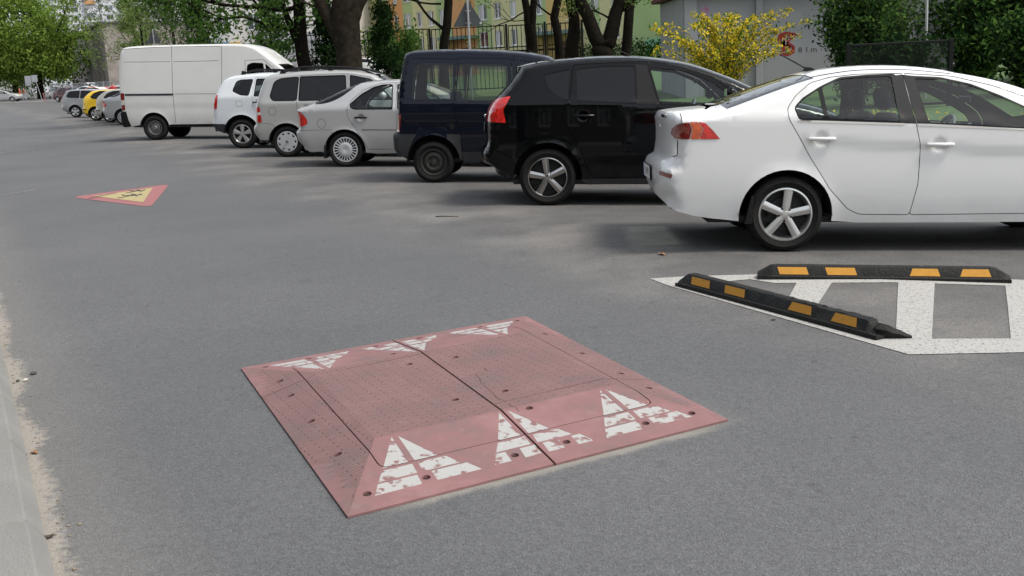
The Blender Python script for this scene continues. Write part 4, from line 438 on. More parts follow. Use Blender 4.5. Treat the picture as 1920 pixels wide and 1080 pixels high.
# ------------------------------------------------------------------ ground sheet
def nodes(m): return m.node_tree.nodes, m.node_tree.links
def asphalt_material():
    m = bpy.data.materials.new('asphalt'); m.use_nodes = True; n, l = nodes(m); b = n['Principled BSDF']; b.inputs['Roughness'].default_value = .82; b.inputs['Specular IOR Level'].default_value = .35
    tc = n.new('ShaderNodeTexCoord'); P = tc.outputs['Object']
    def noise(sc, det=4, rough=.55):
        t = n.new('ShaderNodeTexNoise'); t.inputs['Scale'].default_value = sc; t.inputs['Detail'].default_value = det; t.inputs['Roughness'].default_value = rough; l.new(P, t.inputs['Vector']); return t.outputs['Fac']
    def ramp(f, a, b_, c0=(0, 0, 0), c1=(1, 1, 1)):
        r = n.new('ShaderNodeValToRGB'); r.color_ramp.elements[0].position = a; r.color_ramp.elements[1].position = b_; r.color_ramp.elements[0].color = (*c0, 1); r.color_ramp.elements[1].color = (*c1, 1); l.new(f, r.inputs[0]); return r.outputs[0]
    def mix(f, a, b_, mode='MIX'):
        x = n.new('ShaderNodeMix'); x.data_type = 'RGBA'; x.blend_type = mode
        for s, v in ((x.inputs[0], f), (x.inputs[6], a), (x.inputs[7], b_)):
            if isinstance(v, float): s.default_value = v
            elif isinstance(v, tuple): s.default_value = (*v, 1)
            else: l.new(v, s)
        return x.outputs[2]
    def dot(v, off):
        d = n.new('ShaderNodeVectorMath'); d.operation = 'DOT_PRODUCT'; l.new(P, d.inputs[0]); d.inputs[1].default_value = v; a = n.new('ShaderNodeMath'); a.operation = 'ADD'; l.new(d.outputs['Value'], a.inputs[0]); a.inputs[1].default_value = off; return a.outputs[0]
    def math_(op, a, b_=None, c=None):
        x = n.new('ShaderNodeMath'); x.operation = op
        for i, v in enumerate((a, b_, c)):
            if v is None: continue
            if isinstance(v, (int, float)): x.inputs[i].default_value = v
            else: l.new(v, x.inputs[i])
        return x.outputs[0]
    def mrange(f, a, b_, c=0., d=1.):
        x = n.new('ShaderNodeMapRange'); x.interpolation_type = 'SMOOTHSTEP'; l.new(f, x.inputs[0]); x.inputs[1].default_value = a; x.inputs[2].default_value = b_; x.inputs[3].default_value = c; x.inputs[4].default_value = d; return x.outputs[0]
    big = noise(.35, 5); mid = noise(2.3, 5); s = dot((.885, .466, 0), -.10)          # metres from the kerb
    sw = math_('ADD', s, math_('MULTIPLY', math_('SUBTRACT', big, .5), 3.0))
    road = mix(ramp(big, .3, .7), (.084, .086, .089), (.110, .111, .112)); lot = mix(ramp(mid, .3, .7), (.082, .080, .078), (.108, .105, .101))
    col = mix(mrange(sw, 3.2, 5.4), road, lot)
    light = math_('MULTIPLY', mrange(sw, 3.6, 4.6), mrange(sw, 6.2, 4.9)); light = math_('MULTIPLY', light, ramp(noise(.8, 4), .42, .68)); col = mix(math_('MULTIPLY', light, .5), col, (.23, .215, .195))
    v = n.new('ShaderNodeTexVoronoi'); v.inputs['Scale'].default_value = 150; l.new(P, v.inputs['Vector']); sp = n.new('ShaderNodeSeparateColor'); l.new(v.outputs['Color'], sp.inputs[0])
    col = mix(.42, col, ramp(sp.outputs[0], .0, 1., (.55, .55, .55), (1.45, 1.45, 1.45)), 'MULTIPLY')
    v2 = n.new('ShaderNodeTexVoronoi'); v2.inputs['Scale'].default_value = 70; l.new(P, v2.inputs['Vector']); s2 = n.new('ShaderNodeSeparateColor'); l.new(v2.outputs['Color'], s2.inputs[0])
    col = mix(.35, col, ramp(s2.outputs[0], .0, 1., (.62, .62, .62), (1.32, 1.32, 1.32)), 'MULTIPLY')
    col = mix(ramp(noise(5, 3, .7), .62, .74), col, mix(.5, col, (.5, .5, .52), 'MULTIPLY'))
    # tar specks and oil spots
    col = mix(math_('MULTIPLY', ramp(noise(7, 3, .6), .66, .74), .6), col, (.05, .05, .052))
    col = mix(math_('MULTIPLY', ramp(noise(34, 2), .735, .76), .5), col, (.30, .29, .27))
    # sand washed up along the kerb
    sn = math_('ADD', s, math_('ADD', math_('MULTIPLY', math_('SUBTRACT', noise(1.6, 6, .62), .5), .26), math_('MULTIPLY', math_('SUBTRACT', noise(26, 3), .5), .16)))
    sand = mix(ramp(noise(60, 3, .7), .3, .7), (.24, .215, .18), (.34, .31, .265)); col = mix(math_('MULTIPLY', mrange(sn, .10, .02), .8), col, sand)
    col = mix(math_('MULTIPLY', mrange(sn, .6, .05), .16), col, sand)
    # dust lodged against the near edge of the cushion
    qn = dot((.4653, -.8851, 0), -(.4653*-.664-.8851*3.656)); al = dot((.8851, .4653, 0), -(.8851*-.664+.4653*3.656)); qd = math_('ADD', qn, math_('MULTIPLY', math_('SUBTRACT', noise(7, 5, .65), .5), .10))
    dm = math_('MULTIPLY', math_('MULTIPLY', mrange(qd, .075, .02), mrange(qn, -.4, -.3)), math_('MULTIPLY', mrange(al, .05, .4), mrange(al, 2.0, 1.5))); col = mix(math_('MULTIPLY', dm, .7), col, (.26, .24, .205))
    l.new(col, b.inputs['Base Color'])
    bp = n.new('ShaderNodeBump'); bp.inputs['Strength'].default_value = .55; bp.inputs['Distance'].default_value = .006; l.new(v.outputs['Distance'], bp.inputs['Height']); l.new(bp.outputs[0], b.inputs['Normal'])
    MAT['asphalt'] = m
asphalt_material()
G_ = MB(); ts_ = [-1500, -300, -60, -50, -20, 0, 20, 45, 74, 88, 200, 500, 2200]; ss_ = [-1500, -200, -40, -6, -.3, 5.2, 60, 300, 1800]
for t in ts_:
    for s in ss_: G_.V.append(tuple(row(t, s, -lot_k(t)*max(0., min(s+.3, 5.5)))))
for i in range(len(ts_)-1):
    for j in range(len(ss_)-1): n_ = len(ss_); G_.F.append((i*n_+j, i*n_+j+1, (i+1)*n_+j+1, (i+1)*n_+j))
tag(G_.build('road', 'asphalt'), None, None, None, 'structure')
# pavement earth left of the kerb
mat('earth', (.20, .165, .125), rough=1, noise=(14, (.28, .24, .185), .25), bump=(60, .5))
kp = lambda t, s, z=0.: (E_ROAD*t+N_ROAD*(s+.10)+Vector((0, 0, z)))
pv = MB(); pv.add([kp(-12, -.30, .105), kp(160, -.30, .105), kp(160, -9, .12), kp(-12, -9, .12)], [(0, 3, 2, 1)]); tag(pv.build('verge', 'earth'), None, None, None, 'structure')
# kerb stones
mat('kerb_stone', (.155, .152, .14), rough=.9, noise=(3.2, (.21, .206, .19), .3, 8), bump=(90, .35))
kr = empty('kerb', kp(3, -.15)); tag(kr, None, None, None, 'structure'); km = None
def kerb_mesh(L):
    sec = [(-.30, -.2), (-.30, .124), (-.062, .12), (-.052, .115), (-.012, .055), (.0, .04), (.0, -.2)]; V = []; 
    for x, ins in ((0.007, .014), (.02, 0), (L-.02, 0), (L-.007, .014)): V += [(x, s+(ins if s < -.2 else -ins), z-ins) for s, z in sec]
    n = len(sec); F = [tuple(range(n)), tuple(range(4*n-1, 3*n-1, -1))]
    for k in range(3): F += [(k*n+i, (k+1)*n+i, (k+1)*n+(i+1) % n, k*n+(i+1) % n) for i in range(n)]
    return V, F
t = 1.58; ang = math.atan2(E_ROAD.y, E_ROAD.x); km = {}
starts = [(-3.4, 1.0), (-2.4, 1.0), (-1.4, 1.0), (-.4, 1.0), (.6, 1.0), (1.6, 1.0), (2.6, 1.0), (3.965, 1.0), (4.965, .8), (5.765, .95)]
starts = [(3.965-k, 1.0) for k in range(7, 0, -1)]+[(3.965, 1.0), (4.965, .8)]+[(5.765+k, 1.0) for k in range(40)]
for t0, L in starts:
    if L not in km: V, F = kerb_mesh(L); ob = mesh('kerb_stone', V, F, 'kerb_stone', kr); km[L] = ob.data
    else: ob = link(bpy.data.objects.new('kerb_stone', km[L]), kr)
    # local x along the road, local y away from the kerb face (mirrored section): rotate so that +y is the road side
    p = kp(t0+L, 0)+Vector((0, 0, random.uniform(-.006, .004)))
    ob.matrix_parent_inverse = Matrix.Identity(4); ob.location = p-kr.location; ob.rotation_euler = (0, 0, ang+math.pi+random.uniform(-.004, .004))
# ------------------------------------------------------------------ painted markings (sheets of paint, 4 mm above the asphalt)
def worn(name, c, c2, amt=.62, sc=28):
    m = mat(name, c, rough=.8, noise=(sc, c2, .06, 8), bump=(160, .3)); r = [q for q in m.node_tree.nodes if q.type == 'VALTORGB'][0]; r.color_ramp.elements[0].position = amt-.03; r.color_ramp.elements[1].position = amt+.05; return m
worn('road_paint', (.35, .342, .32), (.18, .176, .17), .58, 60); worn('faded_paint', (.24, .24, .235), (.12, .122, .125), .5, 18)
worn('red_paint_road', (.27, .10, .10), (.19, .12, .12), .62, 14); worn('yellow_paint_road', (.34, .28, .13), (.24, .2, .12), .62, 14); worn('black_paint_road', (.035, .04, .045), (.1, .1, .1), .6, 14)
def sheet(name, polys, z, m, parent=None):
    b = MB()
    for p in polys: b.add([(x, y, z) for x, y in p], [tuple(range(len(p)))])
    o = b.build(name, m, parent); bm = bmesh.new(); bm.from_mesh(o.data); c_ = row(0, -.3)
    bmesh.ops.bisect_plane(bm, geom=bm.verts[:]+bm.edges[:]+bm.faces[:], plane_co=c_, plane_no=N_ROAD)
    for v in bm.verts: v.co.z += ground_z(v.co.x, v.co.y)
    bmesh.ops.recalc_face_normals(bm, faces=bm.faces)
    for f in bm.faces:
        if f.normal.z < 0: f.normal_flip()
    bm.to_mesh(o.data); bm.free(); return o
hm = sheet('hatched_marking', [[(1.05, 7.70), (1.14, 7.44), (1.28, 7.42), (1.76, 7.50), (1.86, 7.66), (1.3, 7.72)], [(1.86, 7.66), (1.76, 7.50), (1.9, 7.33), (3.9, 6.90), (5.6, 6.52), (5.7, 6.73), (3.95, 7.14)], [(1.14, 7.44), (1.28, 7.42), (2.26, 5.70), (2.13, 5.40)], [(2.13, 5.40), (2.26, 5.70), (2.9, 5.585), (5.4, 5.06), (5.3, 4.80), (2.74, 5.33)]], .004, 'road_paint'); tag(hm, 'white hatched island painted beneath the black rubber stops', 'road marking')
for i, p in enumerate([[(2.06, 7.32), (2.30, 7.27), (1.99, 6.60), (1.83, 6.75)], [(2.74, 7.18), (2.98, 7.13), (2.36, 5.66), (2.17, 5.70)], [(3.43, 7.03), (3.68, 6.98), (3.02, 5.55), (2.78, 5.60)], [(4.1, 6.88), (4.35, 6.83), (3.7, 5.4), (3.45, 5.45)], [(4.8, 6.73), (5.05, 6.68), (4.4, 5.26), (4.15, 5.31)]]): sheet('hatch_bar', [p], .0045, 'road_paint', hm)
cs = empty('children_warning_marking', (-5.6, 15.5, 0)); tag(cs, 'red and yellow children warning triangle painted on the road', 'road marking')
def csheet(name, polys, z, m):
    o = sheet(name, polys, z, m, cs); o.matrix_parent_inverse = Matrix.Translation((5.6, -15.5, 0)); return o
csheet('red_border', [[tuple(q) for q in fillet([(-6.62, 15.73), (-5.50, 16.98), (-4.80, 13.93)], .28, 5)]], .004, 'red_paint_road'); csheet('yellow_field', [[(-6.24, 15.66), (-5.60, 16.45), (-5.09, 14.50)]], .008, 'yellow_paint_road')
def tri2w(u, v): o = Vector((-5.70, 15.60)); a = Vector((.42, -1.25)).normalized(); b_ = Vector((a.y, -a.x)); b_ = -b_; return tuple(o+a*u+Vector((-.62, -.5)).normalized()*-v)
def figure(cx, cy, sc, flip):
    pp = []
    def q(pts): pp.append([tri2w(cx+sc*(x if not flip else -x), cy+sc*y*.55) for x, y in pts])
    q([(.04+.11*math.cos(a), .62+.11*math.sin(a)) for a in np.linspace(0, 6.28, 11)[:-1]]); q([(-.1, .45), (.1, .48), (.12, .1), (-.1, .08)]); q([(.08, .46), (.36, .56), (.36, .48), (.09, .36)]); q([(-.08, .44), (-.38, .26), (-.34, .19), (-.06, .34)]); q([(.02, .12), (.14, .1), (.34, -.18), (.2, -.38), (.14, -.34), (.22, -.17)]); q([(-.1, .12), (.03, .1), (-.12, -.12), (-.42, -.22), (-.42, -.14), (-.2, -.05)])
    return pp
csheet('running_figure', figure(.18, -.02, .62, False), .012, 'black_paint_road'); csheet('running_figure', figure(-.42, .07, .52, False), .012, 'black_paint_road')
csheet('tar_crack', [[(-6.2, 15.35), (-6.0, 15.95), (-5.98, 15.94), (-6.17, 15.34)]], .0125, 'black_paint_road')
for i, (p, lab) in enumerate((([(-15.5, 33.4), (-14.6, 33.35), (-14.6, 33.52), (-15.5, 33.58)], 'short faded white dash on the carriageway beyond the warning triangle'), ([(-14.2, 26.9), (-12.75, 28.5), (-12.85, 28.62), (-14.35, 27.0)], 'faded white line at the left edge of the road before the dash'), ([(-8.2, 16.2), (-7.70, 17.25), (-7.75, 17.28), (-8.26, 16.22)], 'thin pale line on the road left of the warning triangle'))):
    tag(sheet('road_line', [p], .004, 'faded_paint'), lab, 'road marking')
mat('road_tar', (.09, .092, .097), rough=.7, noise=(6, (.13, .13, .135), .3))
tag(sheet('tar_patch', [[(-13.6, 28.2), (-12.7, 29.0), (-12.3, 28.9), (-12.8, 28.75), (-13.6, 28.0)]], .005, 'road_tar'), 'dark tar joint on the road beside the faded line', 'road patch')
for k in range(7):
    x = -74+k*3.2; y = 140-k*2.9; tag(sheet('crossing_stripe', [[(x, y), (x+1.1, y-1.0), (x+2.3, y+4.2), (x+1.2, y+5.2)]], .02, 'road_paint'), '%s white zebra stripe from the left, in front of the passing car' % ['first', 'second', 'third', 'fourth', 'fifth', 'sixth', 'seventh'][k], 'crossing stripe', 'zebra crossing stripes')
# ------------------------------------------------------------------ red rubber speed cushion
CQ = [Vector((-.664, 3.656, 0)), Vector((.957, 4.508, 0)), Vector((.079, 6.69, 0)), Vector((-1.587, 5.778, 0))]; CW, CL, CH = 1.86, 2.33, .075
def cush(a, b, z):
    s, t = a/CW, b/CL; p = CQ[0]*(1-s)*(1-t)+CQ[1]*s*(1-t)+CQ[2]*s*t+CQ[3]*(1-s)*t; return (p.x, p.y, p.z+z)
def chz(P):
    s, t = P[:, 0]/CW, P[:, 1]/CL; q = np.minimum(np.minimum(s, 1-s)/.157, np.minimum(t, 1-t)/.245); return .010+(CH-.010)*np.clip(q, 0, 1)
def rubber(name, tread):
    m = mat(name, (.30, .098, .098), rough=.62, spec=.4); n, l = nodes(m); b = n['Principled BSDF']; tc = n.new('ShaderNodeTexCoord'); P = tc.outputs['UV'] if False else tc.outputs['Object']
    mp = n.new('ShaderNodeMapping'); mp.inputs['Rotation'].default_value = (0, 0, R(-28)); l.new(P, mp.inputs[0])
    t1 = n.new('ShaderNodeTexNoise'); t1.inputs['Scale'].default_value = 3.5; t1.inputs['Detail'].default_value = 7; t1.inputs['Roughness'].default_value = .65; l.new(P, t1.inputs['Vector'])
    r = n.new('ShaderNodeValToRGB'); e = r.color_ramp.elements; e[0].position = .32; e[0].color = (.145, .097, .092, 1); e[1].position = .72; e[1].color = (.248, .130, .126, 1); e2 = r.color_ramp.elements.new(.5); e2.color = (.203, .100, .097, 1); l.new(t1.outputs['Fac'], r.inputs[0])
    t2 = n.new('ShaderNodeTexNoise'); t2.inputs['Scale'].default_value = 9; t2.inputs['Detail'].default_value = 5; t2.inputs['Roughness'].default_value = .7; l.new(P, t2.inputs['Vector']); r2 = n.new('ShaderNodeValToRGB'); r2.color_ramp.elements[0].position = .58; r2.color_ramp.elements[1].position = .78; l.new(t2.outputs['Fac'], r2.inputs[0])
    mx = n.new('ShaderNodeMix'); mx.data_type = 'RGBA'; mx.inputs[7].default_value = (.22, .19, .18, 1); ml = n.new('ShaderNodeMath'); ml.operation = 'MULTIPLY'; ml.inputs[1].default_value = .55; l.new(r2.outputs[0], ml.inputs[0]); l.new(ml.outputs[0], mx.inputs[0]); l.new(r.outputs[0], mx.inputs[6]); out = mx.outputs[2]
    bp = n.new('ShaderNodeBump'); bp.inputs['Distance'].default_value = .004
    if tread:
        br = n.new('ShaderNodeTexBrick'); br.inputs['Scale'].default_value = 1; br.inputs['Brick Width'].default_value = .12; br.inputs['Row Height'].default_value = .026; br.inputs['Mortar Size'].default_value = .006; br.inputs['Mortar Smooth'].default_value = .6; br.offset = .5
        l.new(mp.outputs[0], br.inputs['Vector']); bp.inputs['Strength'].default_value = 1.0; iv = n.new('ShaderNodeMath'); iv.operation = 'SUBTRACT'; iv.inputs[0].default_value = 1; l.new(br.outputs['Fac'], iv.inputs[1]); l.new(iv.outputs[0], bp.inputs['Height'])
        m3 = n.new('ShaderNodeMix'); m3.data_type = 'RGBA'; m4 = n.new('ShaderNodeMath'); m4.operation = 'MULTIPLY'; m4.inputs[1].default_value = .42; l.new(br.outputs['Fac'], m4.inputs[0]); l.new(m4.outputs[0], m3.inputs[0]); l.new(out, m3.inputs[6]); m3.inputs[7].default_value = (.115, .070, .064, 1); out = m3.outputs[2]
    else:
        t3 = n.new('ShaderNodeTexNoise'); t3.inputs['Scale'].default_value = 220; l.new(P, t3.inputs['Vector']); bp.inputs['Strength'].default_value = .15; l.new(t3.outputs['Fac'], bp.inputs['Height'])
    if tread: hv = n.new('ShaderNodeMix'); hv.data_type = 'RGBA'; hv.inputs[0].default_value = .30; l.new(out, hv.inputs[6]); hv.inputs[7].default_value = (.13, .085, .075, 1); out = hv.outputs[2]  # tread browned for tyre dirt, with plateau shading against the ramps put into the colour
    l.new(out, b.inputs['Base Color']); l.new(bp.outputs[0], b.inputs['Normal'])
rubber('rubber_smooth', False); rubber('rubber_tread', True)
worn('inlay_white', (.34, .335, .32), (.19, .10, .095), .575, 22); mat('slot_dark', (.05, .018, .016), rough=.9); mat('bolt_steel', (.06, .05, .045), rough=.5, metal=.6)
def build_cushion():
    root = empty('speed_cushion', (CQ[0]+CQ[2])/2); tag(root, 'worn red rubber speed cushion bolted to the road', 'speed cushion'); inv = Matrix.Translation(-root.location)
    U, Vv = CW, CL; ST = lambda pts: np.array([(s*U, t*Vv) for s, t in pts])
    outer = resample(ST([(0, 0), (1, 0), (1, 1), (0, 1)]), .05); plate = ST([(.157, .245), (.843, .245), (.843, .755), (.157, .755)])
    g = resample(fillet([(.126*U, .128*Vv), (.876*U, .128*Vv), (.876*U, .872*Vv), (.126*U, .872*Vv)], .05, 5), .05)
    seams = [(resample(ST([(.497, 0), (.497, 1)]), .05, False), .011, False), (resample(ST([(0, .722), (.127, .727), (.497, .733)]), .05, False), .008, False), (resample(ST([(.497, .288), (.877, .296), (1, .299)]), .05, False), .008, False), (g, .006, True)]
    holes = [(.064, .055), (.205, .061), (.065, .25), (.065, .464), (.066, .661), (.068, .785), (.063, .945), (.426, .363), (.425, .67), (.421, .792), (.566, .654), (.567, .352), (.568, .228), (.2, .952), (.423, .955), (.575, .955), (.798, .955), (.936, .945), (.934, .757), (.934, .541), (.936, .349), (.938, .227), (.935, .056), (.797, .061), (.57, .064), (.429, .062)]
    HR = .0195; hc = [np.array([(s*U+HR*math.cos(q), t*Vv+HR*math.sin(q)) for q in np.linspace(0, 2*math.pi, 15)[:-1]]) for s, t in holes]
    A = [[(-.008, .238), (-.075, .127), (-.013, .127)], [(.007, .237), (.003, .127), (.062, .127)], [(-.080, .120), (-.103, .084), (-.010, .084), (-.007, .120)], [(.007, .120), (.004, .084), (.097, .084), (.077, .120)], [(-.107, .078), (-.128, .042), (-.017, .043), (-.013, .078)], [(.021, .079), (.020, .043), (.130, .043), (.110, .079)]]
    Bm = [[(-.012, .240), (-.078, .127), (-.016, .127)], [(.012, .240), (.006, .127), (.066, .127)], [(-.082, .121), (-.105, .0875), (-.012, .0875), (-.009, .121)], [(.012, .121), (.006, .0875), (.103, .0875), (.083, .121)], [(-.109, .0825), (-.132, .045), (-.088, .045), (-.084, .0825)], [(-.046, .0825), (-.052, .045), (-.009, .045), (-.005, .0825)], [(.016, .0825), (.011, .045), (.054, .045), (.06, .0825)], [(.095, .0825), (.093, .045), (.138, .045), (.120, .0825)]]
    inl = []
    for c, S_ in ((.205, A), (.5, Bm), (.797, A)):
        for p in S_:
            inl.append(ST([(c+a, b) for a, b in p])); inl.append(ST([(c+a, 1-b) for a, b in p]))
    loops = [(outer, True), (resample(plate, .05), True), (ST([(0, 0), (.157, .245)]), False), (ST([(1, 0), (.843, .245)]), False), (ST([(1, 1), (.843, .755)]), False), (ST([(0, 1), (.157, .755)]), False)]
    for L, w, c in seams: loops += [(offset_line(L, w/2, c), c), (offset_line(L, -w/2, c), c)]
    for c in hc: loops.append((c, True))
    for p in inl: loops.append((resample(p, .06), True))
    gx, gy = np.meshgrid(np.arange(.03, U, .06), np.arange(.03, Vv, .06)); V2, T = cdt(loops, np.stack([gx.ravel(), gy.ravel()], 1)); T = np.array([t for t in T if len(t) == 3]); cen = V2[T].mean(1); k = inside(cen, outer); T = T[k]; cen = cen[k]; z = chz(V2)
    code = np.where(cen[:, 0] < .497*U, np.where(cen[:, 1] < .73*Vv, 0, 1), np.where(cen[:, 1] < .293*Vv, 2, 3))
    for i, p in enumerate(inl): code[inside(cen, p)] = 100+i
    for L, w, c in seams:
        Q = np.vstack([L, L[:1]]) if c else L; d, _, _ = segdist(cen, Q[:-1], Q[1:]); code[d < w*.49] = -1
    for c in hc: code[inside(cen, c)] = -1
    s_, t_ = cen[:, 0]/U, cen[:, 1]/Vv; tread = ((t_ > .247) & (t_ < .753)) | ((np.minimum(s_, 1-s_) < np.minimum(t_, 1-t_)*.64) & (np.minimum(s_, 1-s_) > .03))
    def part(nm, sel, m, dz=0., m2=None, sel2=None, skirt=False):
        u, iv = np.unique(T[sel], return_inverse=True); V = [cush(V2[i, 0], V2[i, 1], z[i]+dz) for i in u]; F = [tuple(f) for f in iv.reshape(-1, 3)]
        if skirt:       # turn the open border down so that the rubber has thickness
            from collections import Counter
            ed = Counter();
            for f in F:
                for a, b in ((f[0], f[1]), (f[1], f[2]), (f[2], f[0])): ed[(min(a, b), max(a, b))] += 1
            di = {}
            base = len(V)
            for f in list(F):
                for a, b in ((f[0], f[1]), (f[1], f[2]), (f[2], f[0])):
                    if ed[(min(a, b), max(a, b))] == 1:
                        for q in (a, b):
                            if q not in di: x, y, zz = V[q]; di[q] = len(V); V.append((x, y, max(.001, zz-.014) if zz > .02 else .001))
                        F.append((b, a, di[a], di[b]))
        o = mesh(nm, V, F, m, root); o.matrix_parent_inverse = inv
        if m2: o.data.materials.append(MAT[m2]); ft = sel2[sel]; o.data.polygons.foreach_set('material_index', [int(ft[i]) if i < len(ft) else 0 for i in range(len(o.data.polygons))])
        return o
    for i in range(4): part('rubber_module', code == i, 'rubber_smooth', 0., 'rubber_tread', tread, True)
    for i in range(len(inl)):
        if (code == 100+i).any(): part('white_inlay', code == 100+i, 'inlay_white', -.0008)
    lay = part('slot_bed', np.ones(len(T), bool), 'slot_dark', -.0095)
    b = MB(); b.lathe_y([(0, 0), (.009, 0), (.0105, .002), (.0105, .008)], 6); bm = None
    for k_, (s, t) in enumerate(holes):
        if k_ % 3 == 2: continue
        zz = float(chz(np.array([[s*U, t*Vv]]))[0]); p = cush(s*U, t*Vv, zz-.009+.001)
        if bm is None: o = b.build('bolt', 'bolt_steel', root); bm = o.data
        else: o = link(bpy.data.objects.new('bolt', bm), root)
        o.location = Vector(p)-root.location; o.rotation_euler = (R(-90), 0, random.random()*3)
    # splits in the rubber
    for path in ([(.555, .50), (.548, .455), (.538, .435), (.535, .38), (.53, .345), (.525, .31), (.535, .292)], [(.535, .275), (.53, .255), (.538, .243), (.535, .222)], [(.60, .53), (.592, .515), (.597, .50)]):
        b = MB()
        for (s0, t0), (s1, t1) in zip(path[:-1], path[1:]):
            n_ = 3
            for q in range(n_):
                def pt(f, o_): a_, b_ = (s0+(s1-s0)*f)*U, (t0+(t1-t0)*f)*Vv; return cush(a_+o_, b_, float(chz(np.array([[a_, b_]]))[0])+.0006)
                b.add([pt(q/n_, -.0016), pt(q/n_, .0016), pt((q+1)/n_, .0016), pt((q+1)/n_, -.0016)], [(0, 1, 2, 3)])
        o = b.build('split', 'slot_dark', root); o.matrix_parent_inverse = inv
    
build_cushion()
# ------------------------------------------------------------------ rubber wheel stops
mat('stop_rubber', (.007, .007, .0068), rough=.65, spec=.25, noise=(16, (.016, .0155, .014), .25, 7), bump=(60, .35)); mat('stop_yellow', (.56, .27, .022), rough=.45, noise=(22, (.48, .22, .02), .3, 6)); worn('stop_yellow_worn', (.45, .21, .02), (.04, .03, .02), .69, 16)
def wheel_stop(label, p0, p1, damaged):
    a = Vector((*p0, 0)); b = Vector((*p1, 0)); L = (b-a).length; rz = math.atan2((b-a).y, (b-a).x); root = empty('wheel_stop', a, rz); zb_ = ground_z(b.x, b.y); root.rotation_euler = (0, -math.asin(zb_/L), rz); tag(root, label, 'wheel stop', 'rubber wheel stops')
    hw, H = .075, .105; sec = [(-hw, .0), (-hw, .03), (-hw+.012, .038), (-.036, H-.006), (-.028, H), (.028, H), (.036, H-.006), (hw-.012, .038), (hw, .03), (hw, 0)]; n = len(sec); N = 60; V = []; F = []
    for i in range(N+1):
        x = L*i/N; e = min(x, L-x); f = min(1., .42+.58*max(0, e)/.10) if e < .10 else 1.
        dmg = 0.
        for j, (yy, zz) in enumerate(sec):
            z_ = zz*f if zz > .035 else zz; y_ = yy+hw
            if damaged and zz > .09:
                q = max(0, (x/L-.3)/.7); z_ -= random.uniform(0, .012)*q; y_ += random.uniform(-.010, .002)*q*(1 if yy > 0 else -1)
                if x/L > .95: z_ *= .62
            V.append((x, y_, max(0, z_)))
    for i in range(N):
        for j in range(n-1): F.append((i*n+j, (i+1)*n+j, (i+1)*n+j+1, i*n+j+1))
    F += [tuple(range(n)), tuple(N*n+j for j in range(n-1, -1, -1))]
    o = mesh('rubber_body', V, [f[::-1] for f in F], 'stop_rubber', root); shade_auto(o, 30)
    for x0 in (.16, .50, 1.07, 1.41):
        for sd in (-1, 1):
            sk = .025 if x0 < .8 else -.0; x0s = x0*L/1.75; b2 = MB(); P = [];
            for (xx, s0) in ((x0s, 0), (x0s+.205, 0), (x0s+.205-.018, 1), (x0s-.018 if x0 < .8 else x0s+.018, 1)):
                yy = hw-.0125+(.0365-hw+.0115)*s0 if False else (hw-.012)+(.036-(hw-.012))*(.10+.82*s0); zz = .038+(H-.006-.038)*(.10+.82*s0); P.append((xx, yy, zz))
            nrm = Vector((0, .061, .039)).normalized()
            if sd > 0: P = [(x, hw+y+.0015*nrm.y*1, z+.0015*nrm.z) for x, y, z in P]; F2 = [(3, 2, 1, 0)]
            else: P = [(x, hw-y-.0015*nrm.y, z+.0015*nrm.z) for x, y, z in P]; F2 = [(0, 1, 2, 3)]
            b2.add(P, F2); o2 = b2.build('reflector', 'stop_yellow_worn' if damaged else 'stop_yellow', root)
    if damaged:
        b3 = MB(); b3.tube([(L-.06, hw, .045), (L-.01, hw+.02, .045), (L+.015, hw+.04, .032), (L+.035, hw+.065, .028), (L+.06, hw+.09, .015), (L+.085, hw+.115, .012)], [.045, .038, .034, .026, .020, .008], 6); o = b3.build('torn_end', 'stop_rubber', root); shade_auto(o, 50)
        for k in range(9):
            x = L*random.uniform(.35, .97); b3 = MB(); b3.box((x, hw+random.uniform(-.02, .02), H-.006), (random.uniform(.03, .09), random.uniform(.012, .025), .014), rz=random.uniform(-.4, .4), bev=.004); b3.build('torn_flap', 'stop_rubber', root)
    else:
        for xx in (.12, .62, 1.15, 1.62):
            b3 = MB(); b3.lathe_y([(0, 0), (.012, 0), (.014, .004)], 10); q = b3.build('bolt', 'bolt_steel', root); q.location = (xx*L/1.75, hw, H+.003); q.rotation_euler = (R(-90), 0, 0)
wheel_stop('intact black rubber wheel stop with four bright yellow patches beside the white saloon', (1.81, 7.47), (3.50, 7.08), False)
wheel_stop('torn black rubber wheel stop with scuffed yellow patches and a broken end', (1.19, 7.40), (2.06, 5.70), True)
#@CARS
# ------------------------------------------------------------------ parked cars
saloon, sf, _ = build_car('saloon_car', 'white saloon car nearest the camera, cut by the right edge', 'car', CAR['saloon'], (2.30, 8.57), -2, 'white_paint', 'cars parked at an angle', .055)
crossover, sf2, _ = build_car('crossover_car', 'black crossover with large red tail lamp beside the white saloon', 'car', CAR['crossover'], (.47, 12.22), -4, 'black_paint', 'cars parked at an angle', .055)
high_van, sf3, _ = build_car('passenger_van', 'dark blue high-roofed van with grey plastic bumper', 'van', CAR['high_van'], (-1.08, 15.38), -4, 'navy_paint', 'cars parked at an angle')
fastback, sf4, _ = build_car('hatchback_car', 'silver hatchback with sloping rear window beside the dark blue van', 'car', CAR['fastback'], (-2.87, 18.71), -4, 'silver_paint', 'cars parked at an angle')
carrier, sf5, _ = build_car('people_carrier', 'silver people carrier with black roof rails and dark windows', 'car', CAR['carrier'], (-4.50, 21.64), -4, 'silver_warm', 'cars parked at an angle')
offroad, sf6, _ = build_car('offroad_car', 'white off-road car with grey plastic bumper beside the delivery van', 'car', CAR['offroader'], (-6.25, 25.0), -4, 'white_paint_cool', 'cars parked at an angle')
